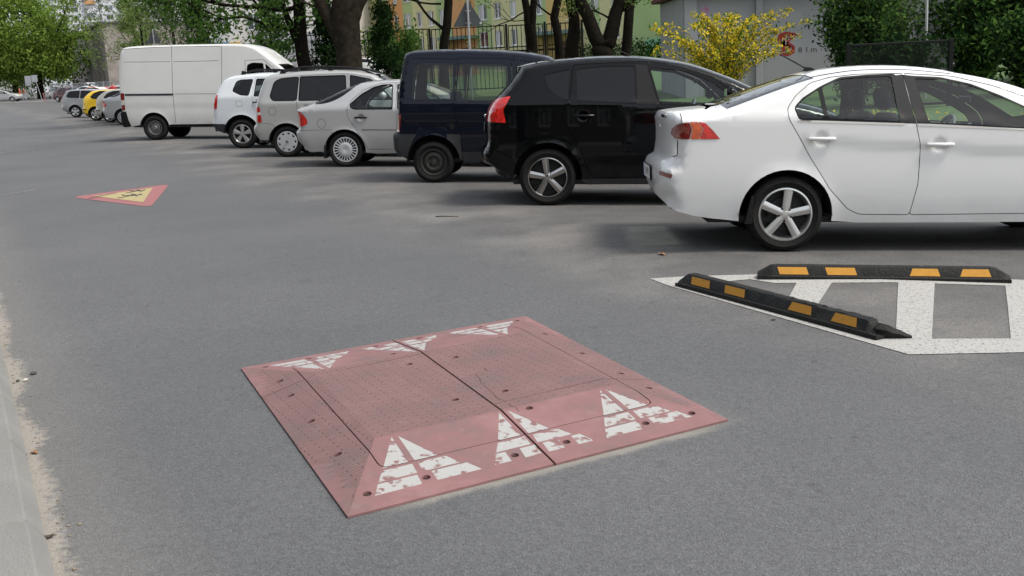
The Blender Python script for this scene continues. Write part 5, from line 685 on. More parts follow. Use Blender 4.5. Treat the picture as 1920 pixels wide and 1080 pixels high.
delivery, sf7, _ = build_car('delivery_van', 'tall white delivery van with black corner bumper', 'van', CAR['delivery'], (-10.0, 30.12), -4, 'van_white', 'cars parked at an angle', .09)
# ------------------------------------------------------------------ car details
SHIFT = {saloon: (.07, .035), crossover: (.075, .05), high_van: (.02, .04), fastback: (.025, .05), carrier: (.0, .055), offroad: (.0, .06), delivery: (-.01, .05)}
def on(root, name, mb, m, loc=(0, 0, 0), rot=(0, 0, 0), auto=40):
    sh = SHIFT.get(root, (0, 0)); o = mb.build(name, m, root); o.location = (loc[0]+sh[0], loc[1], loc[2]+sh[1]); o.rotation_euler = rot
    if auto: shade_auto(o, auto)
    return o
def roof_rails(root, sf, x0, x1, zf, hw, m='black_plastic'):
    for sg in (-1, 1):
        b = MB(); xs = np.linspace(x0, x1, 14); b.tube([(x, sg*hw, zf(x)+.085*min(1, 4.5*min((x-x0)/(x1-x0)+.02, (x1-x)/(x1-x0)+.02))) for x in xs], .021, 8)
        for x in (x0+.06, (x0+x1)/2, x1-.06): b.box((x, sg*hw, zf(x)+.035), (.10, .036, .09), bev=.01)
        on(root, 'roof_rail', b, m)
def plate(root, x, z, txt, tilt=0., w=.52):
    b = MB(); b.box((0, 0, 0), (.012, w+.02, .134), bev=.004); p = on(root, 'number_plate', b, 'black_plastic', (x, 0, z), (0, R(tilt), 0)); b = MB(); b.box((-.0075, 0, 0), (.003, w, .112)); on(p, 'plate_face', b, 'plate_white', auto=0)
    b = MB(); b.box((-.0098, w/2-.022, 0), (.001, .042, .111)); on(p, 'plate_band', b, 'plate_blue', auto=0)
    V, F = text_mesh(txt, .098); o = mesh('plate_text', [(-.0105, -v[0]*1.0-.02, v[1]) for v in V], F, 'ink', p)
# white saloon: plate, emblem, lettering, mud flap, exhaust, aerial
plate(saloon, -1.14, .59, 'EL 9198', -3)
b = MB()
for k in range(3):
    q = R(90+120*k); c, s = math.cos(q), math.sin(q); P = [(0, 0), (.026*math.cos(q-R(30)), .026*math.sin(q-R(30))), (.045*c, .045*s), (.026*math.cos(q+R(30)), .026*math.sin(q+R(30)))]; b.prism(P, 0, .006, lambda a, e, h: (-h, -a, e))
on(saloon, 'emblem', b, 'alloy', (-1.036, 0, 1.01), auto=0)
V, F = text_mesh('LANCER', .042); o = mesh('lettering', [(-.001, -v[0], v[1]) for v in V], F, 'ink', saloon); yy = -.60; o.location = (-.949, -.42, .85); o.rotation_euler = (0, 0, R(3))
b = MB(); b.box((0, 0, 0), (.02, .2, .03), bev=.004); on(saloon, 'boot_badge', b, 'dark_chrome', (-1.035, -.3, 1.09), (0, 0, R(2)))
for sg in (-1, 1):
    b = MB(); b.prism([(-.36, .44), (-.34, .44), (-.345, .21), (-.41, .205)], -.12, .12, lambda a, e, h: (a, h, e)); on(saloon, 'mud_flap', b, 'black_plastic', (0, sg*.745, 0), auto=0)
b = MB(); b.tube([(-.98, -.45, .318), (-.5, -.45, .315)], .028, 12); on(saloon, 'exhaust_pipe', b, 'steel_grey')
b = MB(); b.tube([(.30, 0, 1.47), (.02, 0, 1.62)], [.009, .006], 6); b.prism([(.22, 1.465), (.36, 1.47), (.30, 1.50), (.25, 1.505)], -.016, .016, lambda a, e, h: (a, h, e)); on(saloon, 'aerial', b, 'black_plastic')
b = MB(); b.box((-1.03, 0, .40), (.2, 1.0, .03), bev=.01); 
# crossover: plate and boot handle
plate(crossover, -.865, .86, 'EL 3NC7', 3); b = MB(); b.box((0, 0, 0), (.03, .5, .04), bev=.01); on(crossover, 'boot_handle', b, 'chrome', (-.86, 0, .99))
b = MB(); b.tube([(1.0, 0, 1.665), (.72, 0, 1.80)], [.006, .004], 6); on(crossover, 'aerial', b, 'black_plastic')
# blue van: aerial, plate, rear door window pillars
plate(high_van, -.60, .92, 'EL 86K2', 4); b = MB(); b.tube([(1.72, -.5, 1.73), (1.55, -.5, 1.86)], [.008, .005], 6); b.tube([(1.62, .1, 1.75), (1.35, .1, 1.90)], [.007, .004], 6); on(high_van, 'aerial', b, 'black_plastic')
plate(fastback, -.975, .52, 'ELA 51J', 0); plate(carrier, -.72, .80, 'EL 7T40', 6); plate(offroad, -.765, .85, 'EL 4P33', 4); plate(delivery, -1.06, .68, 'EL 9CK8', 0)
for sg in (-1, 1):
    b = MB(); b.prism([(-.40, .42), (-.36, .42), (-.38, .11), (-.42, .10)], -.1, .1, lambda a, e, h: (a, h, e)); on(fastback, 'mud_flap', b, 'black_plastic', (0, sg*.75, 0), auto=0)
b = MB(); b.tube([(-.58, 0, 1.16), (-.40, .0, 1.20)], .01, 6); b.box((-.66, 0, 1.13), (.08, .05, .03), bev=.01); on(fastback, 'rear_wiper', b, 'black_plastic')
roof_rails(carrier, sf5, -.16, 1.95, lambda x: float(np.interp(x, [-.2, .2, .7, 1.2, 1.6, 2.0], [1.64, 1.685, 1.695, 1.68, 1.635, 1.52])), .60); roof_rails(offroad, sf6, -.05, 1.6, lambda x: float(np.interp(x, [-.1, .4, .9, 1.4, 1.8], [1.675, 1.70, 1.70, 1.665, 1.54])), .55)
b = MB(); b.lathe_y([(0, 0), (.03, .0), (.032, .01)], 14); on(carrier, 'wheel_emblem', b, 'steel_grey', (0, -.905, .263))
# ------------------------------------------------------------------ far end of the row
coarse = .14
far = [('hatch', 'yellow_paint', (-19.03, 49.3), -5, 'hatchback_car', 'bright yellow hatchback in the parked row left of the van', 'car'), ('estate', 'grey_paint', (-22.62, 55.9), -5, 'estate_car', 'grey estate car at the far end of the angled row', 'car'), ('hatch', 'beige_paint', (-17.29, 46.33), -5, 'hatchback_car', 'beige hatchback between the yellow car and the delivery van', 'car'), ('fastback', 'silver_paint', (-15.55, 43.1), -5, 'saloon_car', 'silver car half hidden behind the rear corner of the delivery van', 'car'),
       ('estate', 'white_paint', (-20.0, 53.8), -5, 'estate_car', 'white estate car between the grey estate and the yellow hatchback', 'car'), ('fastback', 'darkred_paint', (-47.0, 112), -35, 'saloon_car', 'dark red saloon parked beyond the grey estate car', 'car'), ('saloon', 'white_paint', (-44.2, 110.5), -28, 'saloon_car', 'white saloon right of the dark red saloon in the distance', 'car'), ('estate', 'teal_paint', (-47.5, 118), -30, 'estate_car', 'dark teal estate parked behind the dark red saloon', 'car'), ('hatch', 'red_paint', (-34.8, 89), -5, 'hatchback_car', 'red hatchback seen over the roof of the yellow car', 'car'), ('carrier', 'silver_paint', (-24.6, 67), -5, 'people_carrier', 'pale people carrier just left of the van roof line in the distance', 'car'),
       ('saloon', 'white_paint_cool', (-70.2, 144), 150, 'saloon_car', 'silver saloon facing the camera under the big tree', 'car'), ('saloon', 'silver_paint', (-61.6, 131), 6, 'saloon_car', 'pale saloon driving across at the left edge of the picture', 'car')]
for key, pm, loc, hd, nm, lab, ct in far:
    sp = dict(CAR[key]); 
    if key in ('saloon', 'fastback', 'carrier'): sp = dict(sp, regions=[{k: v for k, v in g.items() if k != 'gap'} for g in sp['regions']], seams=[], handles=[])
    if lab.startswith('silver saloon facing'): loc, hd = (-65.5, 154), -72
    if lab.startswith('pale saloon driving'): loc, hd = (-66.0, 137), 2
    r_, _, _ = build_car(nm, lab, ct, sp, loc, hd, pm, 'cars in the distance', coarse, interior=False)
r_, _, _ = build_car('hatchback_car', 'white hatchback with its tailgate raised in the distance', 'car', CAR['hatch'], (-27.4, 72.5), -5, 'white_paint_cool', 'cars in the distance', coarse, interior=False)
b = MB(); b.box((0, 0, 0), (1.05, 1.2, .06), bev=.02); on(r_, 'tailgate', b, 'white_paint_trim', (-.72, 0, 1.72), (0, R(24), 0)); b = MB(); b.box((0, 0, 0), (.6, 1.0, .01)); on(r_, 'tailgate_window', b, 'glass_dark', (-.80, 0, 1.80), (0, R(24), 0))
# ------------------------------------------------------------------ lawn behind the parking row
mat('grass', (.035, .075, .018), rough=1, noise=(5, (.085, .135, .04), .25, 8), bump=(30, 1.))
mat('concrete', (.33, .33, .31), rough=.9, noise=(4, (.42, .41, .39), .3, 7), bump=(60, .2))
b = MB(); ss = [5.2, 14, 20, 28, 36, 50, 120]; ts = [-40, -20, 0, 20, 40, 55, 70]
for i in range(len(ss)):
    for t in ts: b.V.append(tuple(row(t, ss[i], lawn_z(ss[i]))))
n = len(ts)
for i in range(len(ss)-1):
    for j in range(n-1): b.F.append((i*n+j, i*n+j+1, (i+1)*n+j+1, (i+1)*n+j)[::-1])
tag(b.build('lawn', 'grass'), None, None, None, 'structure')
b = MB(); b.prism([(5.05, -.40), (5.2, -.40), (5.2, -.14), (5.07, -.14), (5.05, -.16)], -40, 70, lambda a, e, h: tuple(row(h, a, e))); tag(b.build('lawn_kerb', 'concrete'), None, None, None, 'structure')
# ------------------------------------------------------------------ foliage tools
def fast_quads(name, Q, m, parent=None):
    """Q: (n,4,3) quads"""
    n = len(Q); me = bpy.data.meshes.new(name); me.vertices.add(4*n); me.vertices.foreach_set('co', Q.reshape(-1).astype(np.float32)); me.loops.add(4*n); me.loops.foreach_set('vertex_index', np.arange(4*n, dtype=np.int32)); me.polygons.add(n)
    me.polygons.foreach_set('loop_start', np.arange(0, 4*n, 4, dtype=np.int32)); me.update(calc_edges=True); me.materials.append(MAT[m]); return link(bpy.data.objects.new(name, me), parent)
def leaves(name, C, per, sig, size, m, parent=None, asp=.5, flat=.0, droop=0.):
    C = np.asarray(C, float); P = np.repeat(C, per, 0)+RS.normal(size=(len(C)*per, 3))*np.array(sig if np.ndim(sig) else (sig, sig, sig)); n = len(P)
    a = RS.normal(size=(n, 3)); a[:, 2] = a[:, 2]*(1-flat)-droop; a /= np.linalg.norm(a, axis=1)[:, None]; b_ = np.cross(a, RS.normal(size=(n, 3))); b_ /= np.linalg.norm(b_, axis=1)[:, None]+1e-9
    L = size*RS.uniform(.4, 1.5, (n, 1)); Q = np.stack([P-a*L*.5, P+b_*L*asp*.5+a*L*.05, P+a*L*.5, P-b_*L*asp*.5+a*L*.05], 1); return fast_quads(name, Q, m, parent)
for nm, c1, c2, tr in (('leaf_lime', (.085, .15, .022), (.24, .34, .07), .45), ('leaf_green', (.036, .088, .018), (.125, .215, .05), .38), ('leaf_dark', (.010, .026, .009), (.028, .055, .018), .15), ('leaf_grey', (.075, .105, .06), (.165, .20, .12), .3), ('leaf_spring', (.095, .15, .035), (.21, .28, .09), .4), ('flower_yellow', (.50, .37, .015), (.78, .62, .06), .25), ('leaf_orange', (.45, .10, .02), (.7, .3, .12), .2), ('leaf_hedge', (.015, .045, .01), (.04, .09, .02), .2)): leaf_mat(nm, c1, c2, tr)
mat('bark', (.007, .0055, .0045), rough=.95, spec=.05, noise=(7, (.018, .0145, .011), .25, 9), bump=(22, 1.)); mat('bark_brown', (.010, .008, .006), rough=.95, spec=.05, noise=(5, (.034, .027, .02), .25, 9), bump=(14, 1.)); mat('twig', (.05, .04, .03), rough=.95)
def wob(pts, n, amp):
    """resample a path with a little wobble"""
    P = np.array(pts, float); t = np.linspace(0, len(P)-1, n); Q = np.stack([np.interp(t, range(len(P)), P[:, k]) for k in range(3)], 1); Q[1:-1] += RS.normal(size=(n-2, 3))*amp; return [tuple(q) for q in Q]
def grow(mb, p, d, L, rad, depth, tips, spread=.6, up=.12, nseg=4):
    p = Vector(p); d = Vector(d).normalized(); pts = [p.copy()]; q = p.copy(); dd = d.copy()
    for k in range(nseg):
        dd = (dd+Vector(RS.normal(size=3)*.16)+Vector((0, 0, up*.4))).normalized(); q = q+dd*(L/nseg); pts.append(q.copy())
    mb.tube(pts, [rad*(1-.45*k/nseg) for k in range(nseg+1)], 6 if rad > .03 else 4, False); tips.append((tuple(pts[-1]), depth)); tips.append((tuple(pts[nseg//2+1]), depth))
    if depth <= 0: return
    for k in range(2+(RS.rand() < .5)):
        f = pts[RS.randint(2, nseg+1)]; v = Vector(RS.normal(size=3)); v = (v-dd*v.dot(dd)).normalized(); grow(mb, f, (dd+v*spread+Vector((0, 0, up))).normalized(), L*RS.uniform(.6, .8), rad*.58, depth-1, tips, spread, up, nseg)
def tree(name, label, base, stems, limbs, leafm, per, sig, size, depth=3, group=None, bark='bark', extra=None, asp=.55, cat='tree', mind=0):
    """stems: (path, radii) relative to base; limbs: (start, direction, length, radius)"""
    root = empty(name, base); tag(root, label, cat, group); mb = MB(); tips = []
    for path, rad in stems:
        nn = 9; P = wob(path, nn, max(rad)*.10); rr = np.interp(np.linspace(0, len(rad)-1, nn), range(len(rad)), rad); mb.tube(P, list(rr), 12, True)
    for st, d, L, r_ in limbs: grow(mb, st, d, L, r_, depth, tips)
    shade_auto(mb.build('trunk', bark, root), 70)
    C = [t[0] for t in tips if t[1] <= mind+1]+(extra or [])
    if per and C: leaves('crown', C, per, sig, size, leafm, root, asp)
    return root
def ball_points(c, r, n, shell=.55):
    v = RS.normal(size=(n, 3)); v /= np.linalg.norm(v, axis=1)[:, None]; q = RS.uniform(shell, 1, (n, 1))**.6; return [tuple(x) for x in np.array(c)+v*q*np.array(r)]
DP = []
for k in range(900):
    t, s_ = RS.uniform(-14, 12), RS.uniform(5.6, 13); p = row(t, s_, lawn_z(s_)+.07); DP.append((p.x, p.y, p.z))
tag(leaves('dandelions', DP, 3, .012, .05, 'flower_yellow', None, .9), 'yellow dandelions scattered through the lawn', 'flowers', None, 'stuff')
# ------------------------------------------------------------------ transformer house with graffiti
mat('plaster_grey', (.255, .25, .265), rough=.95, noise=(1.3, (.315, .31, .32), .3, 8), bump=(40, .15)); mat('plaster_pale', (.36, .355, .36), rough=.95, noise=(1.5, (.43, .425, .42), .3, 8)); mat('door_steel', (.055, .062, .062), rough=.55, noise=(3, (.08, .085, .085), .3)); mat('roof_red', (.10, .018, .014), rough=.7); mat('poster', (.36, .10, .20), rough=.6, noise=(16, (.30, .26, .34), .12))
mat('spray_red', (.33, .022, .022), rough=.8, noise=(9, (.25, .02, .02), .3)); mat('spray_ochre', (.30, .20, .08), rough=.8); mat('spray_black', (.012, .013, .018), rough=.8); mat('spray_pale', (.50, .47, .46), rough=.8)
th = empty('transformer_house', (11, 38.5, lawn_z(20))); tag(th, 'low grey plastered house with graffiti behind the yellow bush', 'building')
def rel(root, o): o.matrix_parent_inverse = Matrix.Translation(-root.location); return o
YW = 36.0
b = MB(); b.box((11.0, YW+2.5, 1.8), (9.6, 5.0, 3.5)); rel(th, b.build('wall', 'plaster_grey', th))
for x, w in ((6.45, .42), (8.75, .22), (13.2, .22), (15.45, .5)): b = MB(); b.box((x, YW-.06, 1.8), (w, .16, 3.5), bev=.01); rel(th, b.build('pilaster', 'plaster_pale' if x > 14 else 'plaster_grey', th))
b = MB(); b.box((11, YW+2.4, 3.66), (10.2, 5.8, .16), bev=.02); rel(th, b.build('roof', 'roof_red', th))
for x in (14.55, 11.9): b = MB(); b.box((x, YW-.04, 1.42), (.86, .1, 2.3), bev=.01); d_ = rel(th, b.build('door', 'door_steel', th)); b = MB(); b.box((x+.32, YW-.11, 1.45), (.04, .05, .14), bev=.008); q = b.build('handle', 'steel_grey', d_)
b = MB(); b.box((6.95, YW-.012, 3.0), (.26, .012, .42)); rel(th, b.build('poster', 'poster', th))
def strip(pts, w):
    P = np.array(pts, float); A = offset_line(P, w/2, False); B = offset_line(P, -w/2, False); return [[tuple(A[i]), tuple(A[i+1]), tuple(B[i+1]), tuple(B[i])] for i in range(len(P)-1)]
def graffiti(name, polys, m, y=YW, root=th, dz=.003, f=None):
    b = MB()
    for k, p in enumerate(polys): b.add([(x, y-dz, z) if f is None else f(x, z, dz) for x, z in p], [tuple(range(len(p)))])
    return rel(root, b.build(name, m, root))
gx, gz = 9.72, 1.83
graffiti('spray_lettering', strip([(gx+.20, gz+.28), (gx-.02, gz+.33), (gx-.22, gz+.30), (gx-.27, gz+.18), (gx-.20, gz+.06), (gx+.05, gz-.02), (gx+.20, gz-.12), (gx+.20, gz-.26), (gx+.05, gz-.33), (gx-.24, gz-.31)], .15)+strip([(gx-.12, gz+.26), (gx-.12, gz-.28)], .14)+strip([(gx+.28, gz+.33), (gx-.05, gz+.02), (gx+.16, gz-.18)], .12), 'spray_red', dz=.004)
graffiti('spray_outline', strip([(gx-.20, gz+.13), (gx-.06, gz+.17), (gx+.08, gz+.13)], .025)+strip([(gx-.04, gz+.17), (gx-.04, gz-.02)], .03)+strip([(gx+.05, gz-.24), (gx+.14, gz-.20), (gx+.13, gz-.12)], .025)+strip([(gx+.1, gz+.2), (gx+.24, gz+.28)], .02)+strip([(gx-.22, gz-.28), (gx-.10, gz-.27), (gx-.02, gz-.3)], .02), 'spray_pale', dz=.007)
graffiti('spray_ring', strip([(9.24+.20*math.cos(q), 1.69+.27*math.sin(q)) for q in np.linspace(0, 6.3, 26)], .03), 'spray_ochre'); graffiti('spray_ring', strip([(8.84, 1.82), (8.83, 1.62), (8.88, 1.52), (8.98, 1.55)], .03), 'spray_ochre')
for V_, sx in ((text_mesh('8 1.m', .26), 10.42), (text_mesh('0', .16), 9.40)): mesh('spray_tag', [(sx+v[0]*1.1, YW-.004, (1.60 if sx > 10 else 2.02)+v[1]) for v in V_[0]], V_[1], 'spray_black', th).matrix_parent_inverse = Matrix.Translation(-th.location)
# ------------------------------------------------------------------ chain-link fence on the right
mat('fence_black', (.006, .0065, .0065), rough=.6, spec=.15); mat('wire', (.03, .032, .032), rough=.5, metal=.3)
cf = empty('chain_link_fence', (9.4, 25, .1)); tag(cf, 'black framed chain-link fence panel behind the white saloon', 'fence')
for x in (8.20, 10.62): b = MB(); b.box((x, 25, .9), (.11, .08, 1.62), bev=.01); rel(cf, b.build('post', 'fence_black', cf))
for x0, x1 in ((8.2, 10.62),):
    for z in (1.66, .22): b = MB(); b.box(((x0+x1)/2, 25, z), (x1-x0-.11, .05, .06), bev=.008); rel(cf, b.build('rail', 'fence_black', cf))
    b = MB(); a = .075; H = 1.4; k = x0-H
    while k < x1:
        for sg in (1, -1):
            xs_, xe = k, k+H; pts = [(xs_, .24), (xe, .24+H)] if sg > 0 else [(xs_, .24+H), (xe, .24)]
            lo, hi = max(x0+.06, xs_), min(x1-.06, xe)
            if hi-lo > .05:
                z0 = pts[0][1]+(pts[1][1]-pts[0][1])*(lo-xs_)/H; z1 = pts[0][1]+(pts[1][1]-pts[0][1])*(hi-xs_)/H; b.tube([(lo, 25+.005*sg, z0), (hi, 25+.005*sg, z1)], .0032, 4, False)
        k += a
    w_ = rel(cf, b.build('wire_mesh', 'wire', cf)); w_['kind'] = 'stuff'
# ------------------------------------------------------------------ shrubs on the right
def shrub(name, label, base, n, h, spreadv, leafm, per, sig, size, stem=.012, arch=.25, m2=None, per2=0, cat='bush', lo=.25):
    root = empty(name, base); tag(root, label, cat); mb = MB(); C = []
    for k in range(n):
        q = RS.uniform(0, 6.28); rr = RS.uniform(.1, 1)*spreadv; L = h*RS.uniform(.55, 1.05); P = []
        for f in np.linspace(0, 1, 8): P.append((rr*math.cos(q)*f**1.3+RS.normal()*.02, rr*.7*math.sin(q)*f**1.3+RS.normal()*.02, L*(f-arch*f**3)))
        mb.tube(P, [stem*(1-.75*f) for f in np.linspace(0, 1, 8)], 4, False); C += [P[j] if f < .5 else tuple((np.array(P[j])+np.array(P[min(j+1, 7)]))/2) for j in range(8) for f in (0., .6) if j/7 > lo]
    mb.build('stems', 'twig', root); leaves('foliage' if not m2 else 'blossom', C, per, sig, size, leafm, root, .6)
    if m2: leaves('foliage', C, per2, sig*1.5, size*1.3, m2, root, .4)
    return root
shrub('forsythia_bush', 'yellow flowering bush in front of the grey house', (6.5, 31, .2), 85, 3.5, 2.5, 'flower_yellow', 9, .045, .075, .013, .30, 'leaf_green', 4, lo=.28)
shrub('leafy_bush', 'dense green bush growing over the chain-link fence', (9.0, 27.0, .2), 75, 3.6, 1.5, 'leaf_green', 8, .11, .10, .02, .12, 'leaf_dark', 7, lo=.12)
shrub('leafy_bush', 'loose green bush between the fence and the steel door', (10.9, 30.0, .2), 55, 3.9, 1.4, 'leaf_green', 7, .12, .10, .02, .1, lo=.25)
shrub('leafy_bush', 'dark bush behind the right end of the chain-link fence', (13.3, 29.5, .1), 60, 3.2, 1.5, 'leaf_dark', 12, .14, .13, .02, .1, 'leaf_green', 5, lo=.0)
shrub('leafy_bush', 'dark bush at the right picture edge in front of the conifer', (13.2, 26.0, .0), 70, 2.4, 1.5, 'leaf_dark', 14, .14, .12, .02, .1, 'leaf_green', 4, lo=.0)
shrub('leafy_bush', 'dark low bush behind the chain-link wire', (9.9, 26.2, .1), 60, 1.75, 1.5, 'leaf_dark', 12, .12, .12, .02, .1, lo=.0)
rt = shrub('conifer_bush', 'dark feathery conifer at the right edge of the picture', (15.6, 30.0, .1), 130, 5.2, 2.9, 'leaf_dark', 26, .18, .15, .03, .05, 'leaf_green', 20, cat='conifer', lo=.0); leaves('orange_leaves', [(x*1.3, -1.6, z*1.2) for x, z in ((-1.0, 1.7), (-1.2, 1.2), (-.8, 1.1), (-.6, 2.1), (-.4, 1.05))], 7, .12, .09, 'leaf_orange', rt)
mat('pole_pale', (.42, .42, .41), rough=.5, metal=.3)
b = MB(); b.tube([(11.05, 27.5, .2), (11.0, 27.5, 4.2)], .035, 10); tag(b.build('pole', 'pole_pale'), 'slim pale pole beside the dark conifer', 'pole')
# ------------------------------------------------------------------ warning signs seen from behind
mat('sign_back', (.05, .053, .056), rough=.6, spec=.3, noise=(4, (.062, .065, .068), .3)); mat('pole_grey', (.27, .28, .29), rough=.45, metal=.5, noise=(9, (.34, .34, .34), .3)); mat('sticker', (.42, .40, .40), rough=.5)
def warn_sign(label, base, size, zb, lean=0.):
    root = empty('warning_sign', base); tag(root, label, 'sign', 'warning signs seen from behind'); h = size*.866; b = MB(); b.tube([(0, 0, 0), (lean, 0, zb+h*1.02)], .033, 12); shade_auto(b.build('pole', 'pole_grey', root), 60)
    P = fillet([(-size/2, zb), (size/2, zb), (0, zb+h)], .07, 5); b = MB(); b.prism([tuple(p) for p in P], .036, .052, lambda a, e, k: (a+lean*e/(zb+h), k, e)); b.build('sign_plate', 'sign_back', root); b = MB()
    for z in (zb+.09, zb+.42): b.box((lean*z/(zb+h), .03, z), (.16, .03, .03), bev=.005)
    b.build('clamp', 'pole_grey', root); b = MB(); b.lathe_y([(0, 0), (.032, 0), (.034, .003)], 14, (size*.39+lean*.8, .032, zb+.075)); b.build('sticker', 'sticker', root); return root
warn_sign('grey back of a triangular warning sign in front of the green flats', (-.86, 30, .1), .88, 2.62, .02)
warn_sign('small grey back of a triangular warning sign above the delivery van', (-19.35, 60, .1), .95, 3.62, 0.)
# ------------------------------------------------------------------ green and orange block of flats
FD = Vector((.62, -.78, 0)).normalized(); FN = Vector((-FD.y, FD.x, 0)); FN = -FN if FN.y > 0 else FN      # along the facade to the right, outwards to the street
FO = Vector((-2.66, 95, 0))
def fac(a, z, out=0.): p = FO+FD*a+FN*out; return (p.x, p.y, z)
mat('render_yellow', (.47, .45, .235), rough=.95, noise=(.7, (.52, .50, .29), .3, 7)); mat('render_green', (.29, .385, .17), rough=.95, noise=(.7, (.34, .42, .21), .3, 7)); mat('render_orange', (.47, .24, .09), rough=.95, noise=(.7, (.52, .29, .13), .3, 7)); mat('render_amber', (.50, .36, .13), rough=.95, noise=(.7, (.53, .40, .18), .3, 7)); mat('render_teal', (.22, .42, .27), rough=.95)
mat('frame_white', (.66, .67, .68), rough=.5); mat('sill_grey', (.34, .35, .36), rough=.6); mat('canopy_green', (.10, .16, .15), rough=.7); mat('door_brown', (.13, .05, .03), rough=.6); mat('house_roof', (.08, .078, .075), rough=.9)
for nm, c in (('pane_dark', (.03, .036, .042)), ('pane_curtain', (.33, .34, .36)), ('pane_mid', (.11, .12, .14)), ('pane_maroon', (.10, .018, .018))): mat(nm, c, rough=.12, coat=.6)
fl = empty('block_of_flats', fac(0, 1.0)); tag(fl, 'block of flats in green, yellow and orange render behind the bar fence', 'building'); FI = Matrix.Translation(-Vector(fac(0, 1.0)))
def fpart(nm, mb, m, par=None):
    o = mb.build(nm, m, par or fl)
    if par is None: o.matrix_parent_inverse = FI
    return o
wins = [(-10.28, -9.1), (-8.1, -7.2), (-6.25, -5.35), (-4.45, -3.7), (1.45, 2.7), (3.7, 4.65), (5.85, 6.72), (7.6, 8.4), (9.2, 10.05), (11.4, 12.0), (13.0, 13.56), (15.6, 16.6), (17.95, 18.8), (-12.1, -11.3), (-15, -14), (-18, -17)]
rows_ = [(3.15, 4.45), (5.45, 6.78), (7.85, 9.15)]
HOL = []
for a0, a1 in wins:
    for k, (z0, z1) in enumerate(rows_):
        if k == 0 and (11 < a0 < 14 or a0 < -10.5 and a0 > -12.5): continue
        HOL.append((a0, a1, z0, z1) if not (11 < a0 < 14) else (a0, a1, z0-.6, z1-.55))
bands = [(-25, -12.9, 'render_yellow'), (-12.9, -10.42, 'render_orange'), (-10.42, -8.75, 'render_green'), (-8.75, -4.9, 'render_yellow'), (-4.9, -2.5, 'render_green'), (-2.5, 1.08, 'render_orange'), (1.08, 3.35, 'render_green'), (3.35, 8.7, 'render_yellow'), (8.7, 10.5, 'render_green'), (10.5, 14.75, 'render_amber'), (14.75, 15.5, 'render_yellow'), (15.5, 16.75, 'render_green'), (16.75, 19.4, 'render_yellow'), (19.4, 23.4, 'render_green'), (23.4, 26.2, 'render_yellow')]
for a0, a1, m in bands:
    hs_ = [h for h in HOL if h[0] >= a0 and h[1] <= a1]; A = sorted({a0, a1, *[h[0] for h in hs_], *[h[1] for h in hs_]}); Zz = sorted({.3, 11.0, *[h[2] for h in hs_], *[h[3] for h in hs_]}); mb = MB()
    for i in range(len(A)-1):
        for j in range(len(Zz)-1):
            ca, cz_ = (A[i]+A[i+1])/2, (Zz[j]+Zz[j+1])/2
            if any(h[0] < ca < h[1] and h[2] < cz_ < h[3] for h in hs_): continue
            mb.add([fac(A[i], Zz[j]), fac(A[i+1], Zz[j]), fac(A[i+1], Zz[j+1]), fac(A[i], Zz[j+1])], [(0, 1, 2, 3)])
    for h0, h1, z0, z1 in hs_:
        D_ = -.2; c = [(h0, z0), (h1, z0), (h1, z1), (h0, z1)]
        for i in range(4): p, q = c[i], c[(i+1) % 4]; mb.add([fac(*p), fac(*q), fac(*q, D_), fac(*p, D_)], [(3, 2, 1, 0)])
    fpart('wall', mb, m)
for h0, h1, z0, z1 in HOL:
    mb = MB(); fw_ = .07
    def fbox(mb, a0, a1, q0, q1, o0, o1): mb.add([fac(a, z, o) for o in (o0, o1) for z in (q0, q1) for a in (a0, a1)], [(0, 2, 3, 1), (4, 5, 7, 6), (0, 1, 5, 4), (2, 6, 7, 3), (0, 4, 6, 2), (1, 3, 7, 5)])
    mid_ = h0+(h1-h0)*(.5 if h1-h0 > .9 else .62)
    for r4 in ((h0, h0+fw_, z0, z1), (h1-fw_, h1, z0, z1), (h0+fw_, h1-fw_, z0, z0+fw_), (h0+fw_, h1-fw_, z1-fw_, z1), (mid_-.045, mid_+.045, z0+fw_, z1-fw_)): fbox(mb, *r4, -.16, -.10)
    w_ = fpart('window', mb, 'frame_white'); mb = MB(); 
    for i, (q0, q1) in enumerate(((h0+fw_, mid_-.045), (mid_+.045, h1-fw_))):
        mb = MB(); mb.add([fac(q0, z0+fw_, -.13), fac(q1, z0+fw_, -.13), fac(q1, z1-fw_, -.13), fac(q0, z1-fw_, -.13)], [(0, 1, 2, 3)]); fpart('pane', mb, random.choice(['pane_dark', 'pane_dark', 'pane_mid', 'pane_curtain', 'pane_curtain']) if not (1.4 < h0 < 1.5 and z0 < 4) else 'pane_maroon', w_)
    mb = MB(); fbox(mb, h0-.06, h1+.06, z0-.07, z0-.005, -.18, .07); fpart('sill', mb, 'frame_white' if random.random() < .5 else 'sill_grey', w_)
mb = MB(); mb.add([fac(-25, 11.0, .4), fac(26.6, 11.0, .4), fac(26.6, 11.0, -11), fac(-25, 11.0, -11), fac(-25, 11.3, .4), fac(26.6, 11.3, .4), fac(26.6, 11.3, -11), fac(-25, 11.3, -11)], [(3, 2, 1, 0), (4, 5, 6, 7), (0, 1, 5, 4), (1, 2, 6, 5), (2, 3, 7, 6), (3, 0, 4, 7)]); fpart('roof', mb, 'house_roof')
mb = MB(); mb.add([fac(26.2, .3), fac(26.2, .3, -10.5), fac(26.2, 11, -10.5), fac(26.2, 11)], [(0, 1, 2, 3)]); mb.add([fac(-25, .3), fac(-25, .3, -10.5), fac(-25, 11, -10.5), fac(-25, 11)], [(3, 2, 1, 0)]); mb.add([fac(-25, .3, -10.5), fac(26.2, .3, -10.5), fac(26.2, 11, -10.5), fac(-25, 11, -10.5)], [(3, 2, 1, 0)]); fpart('rear_wall', mb, 'render_yellow')
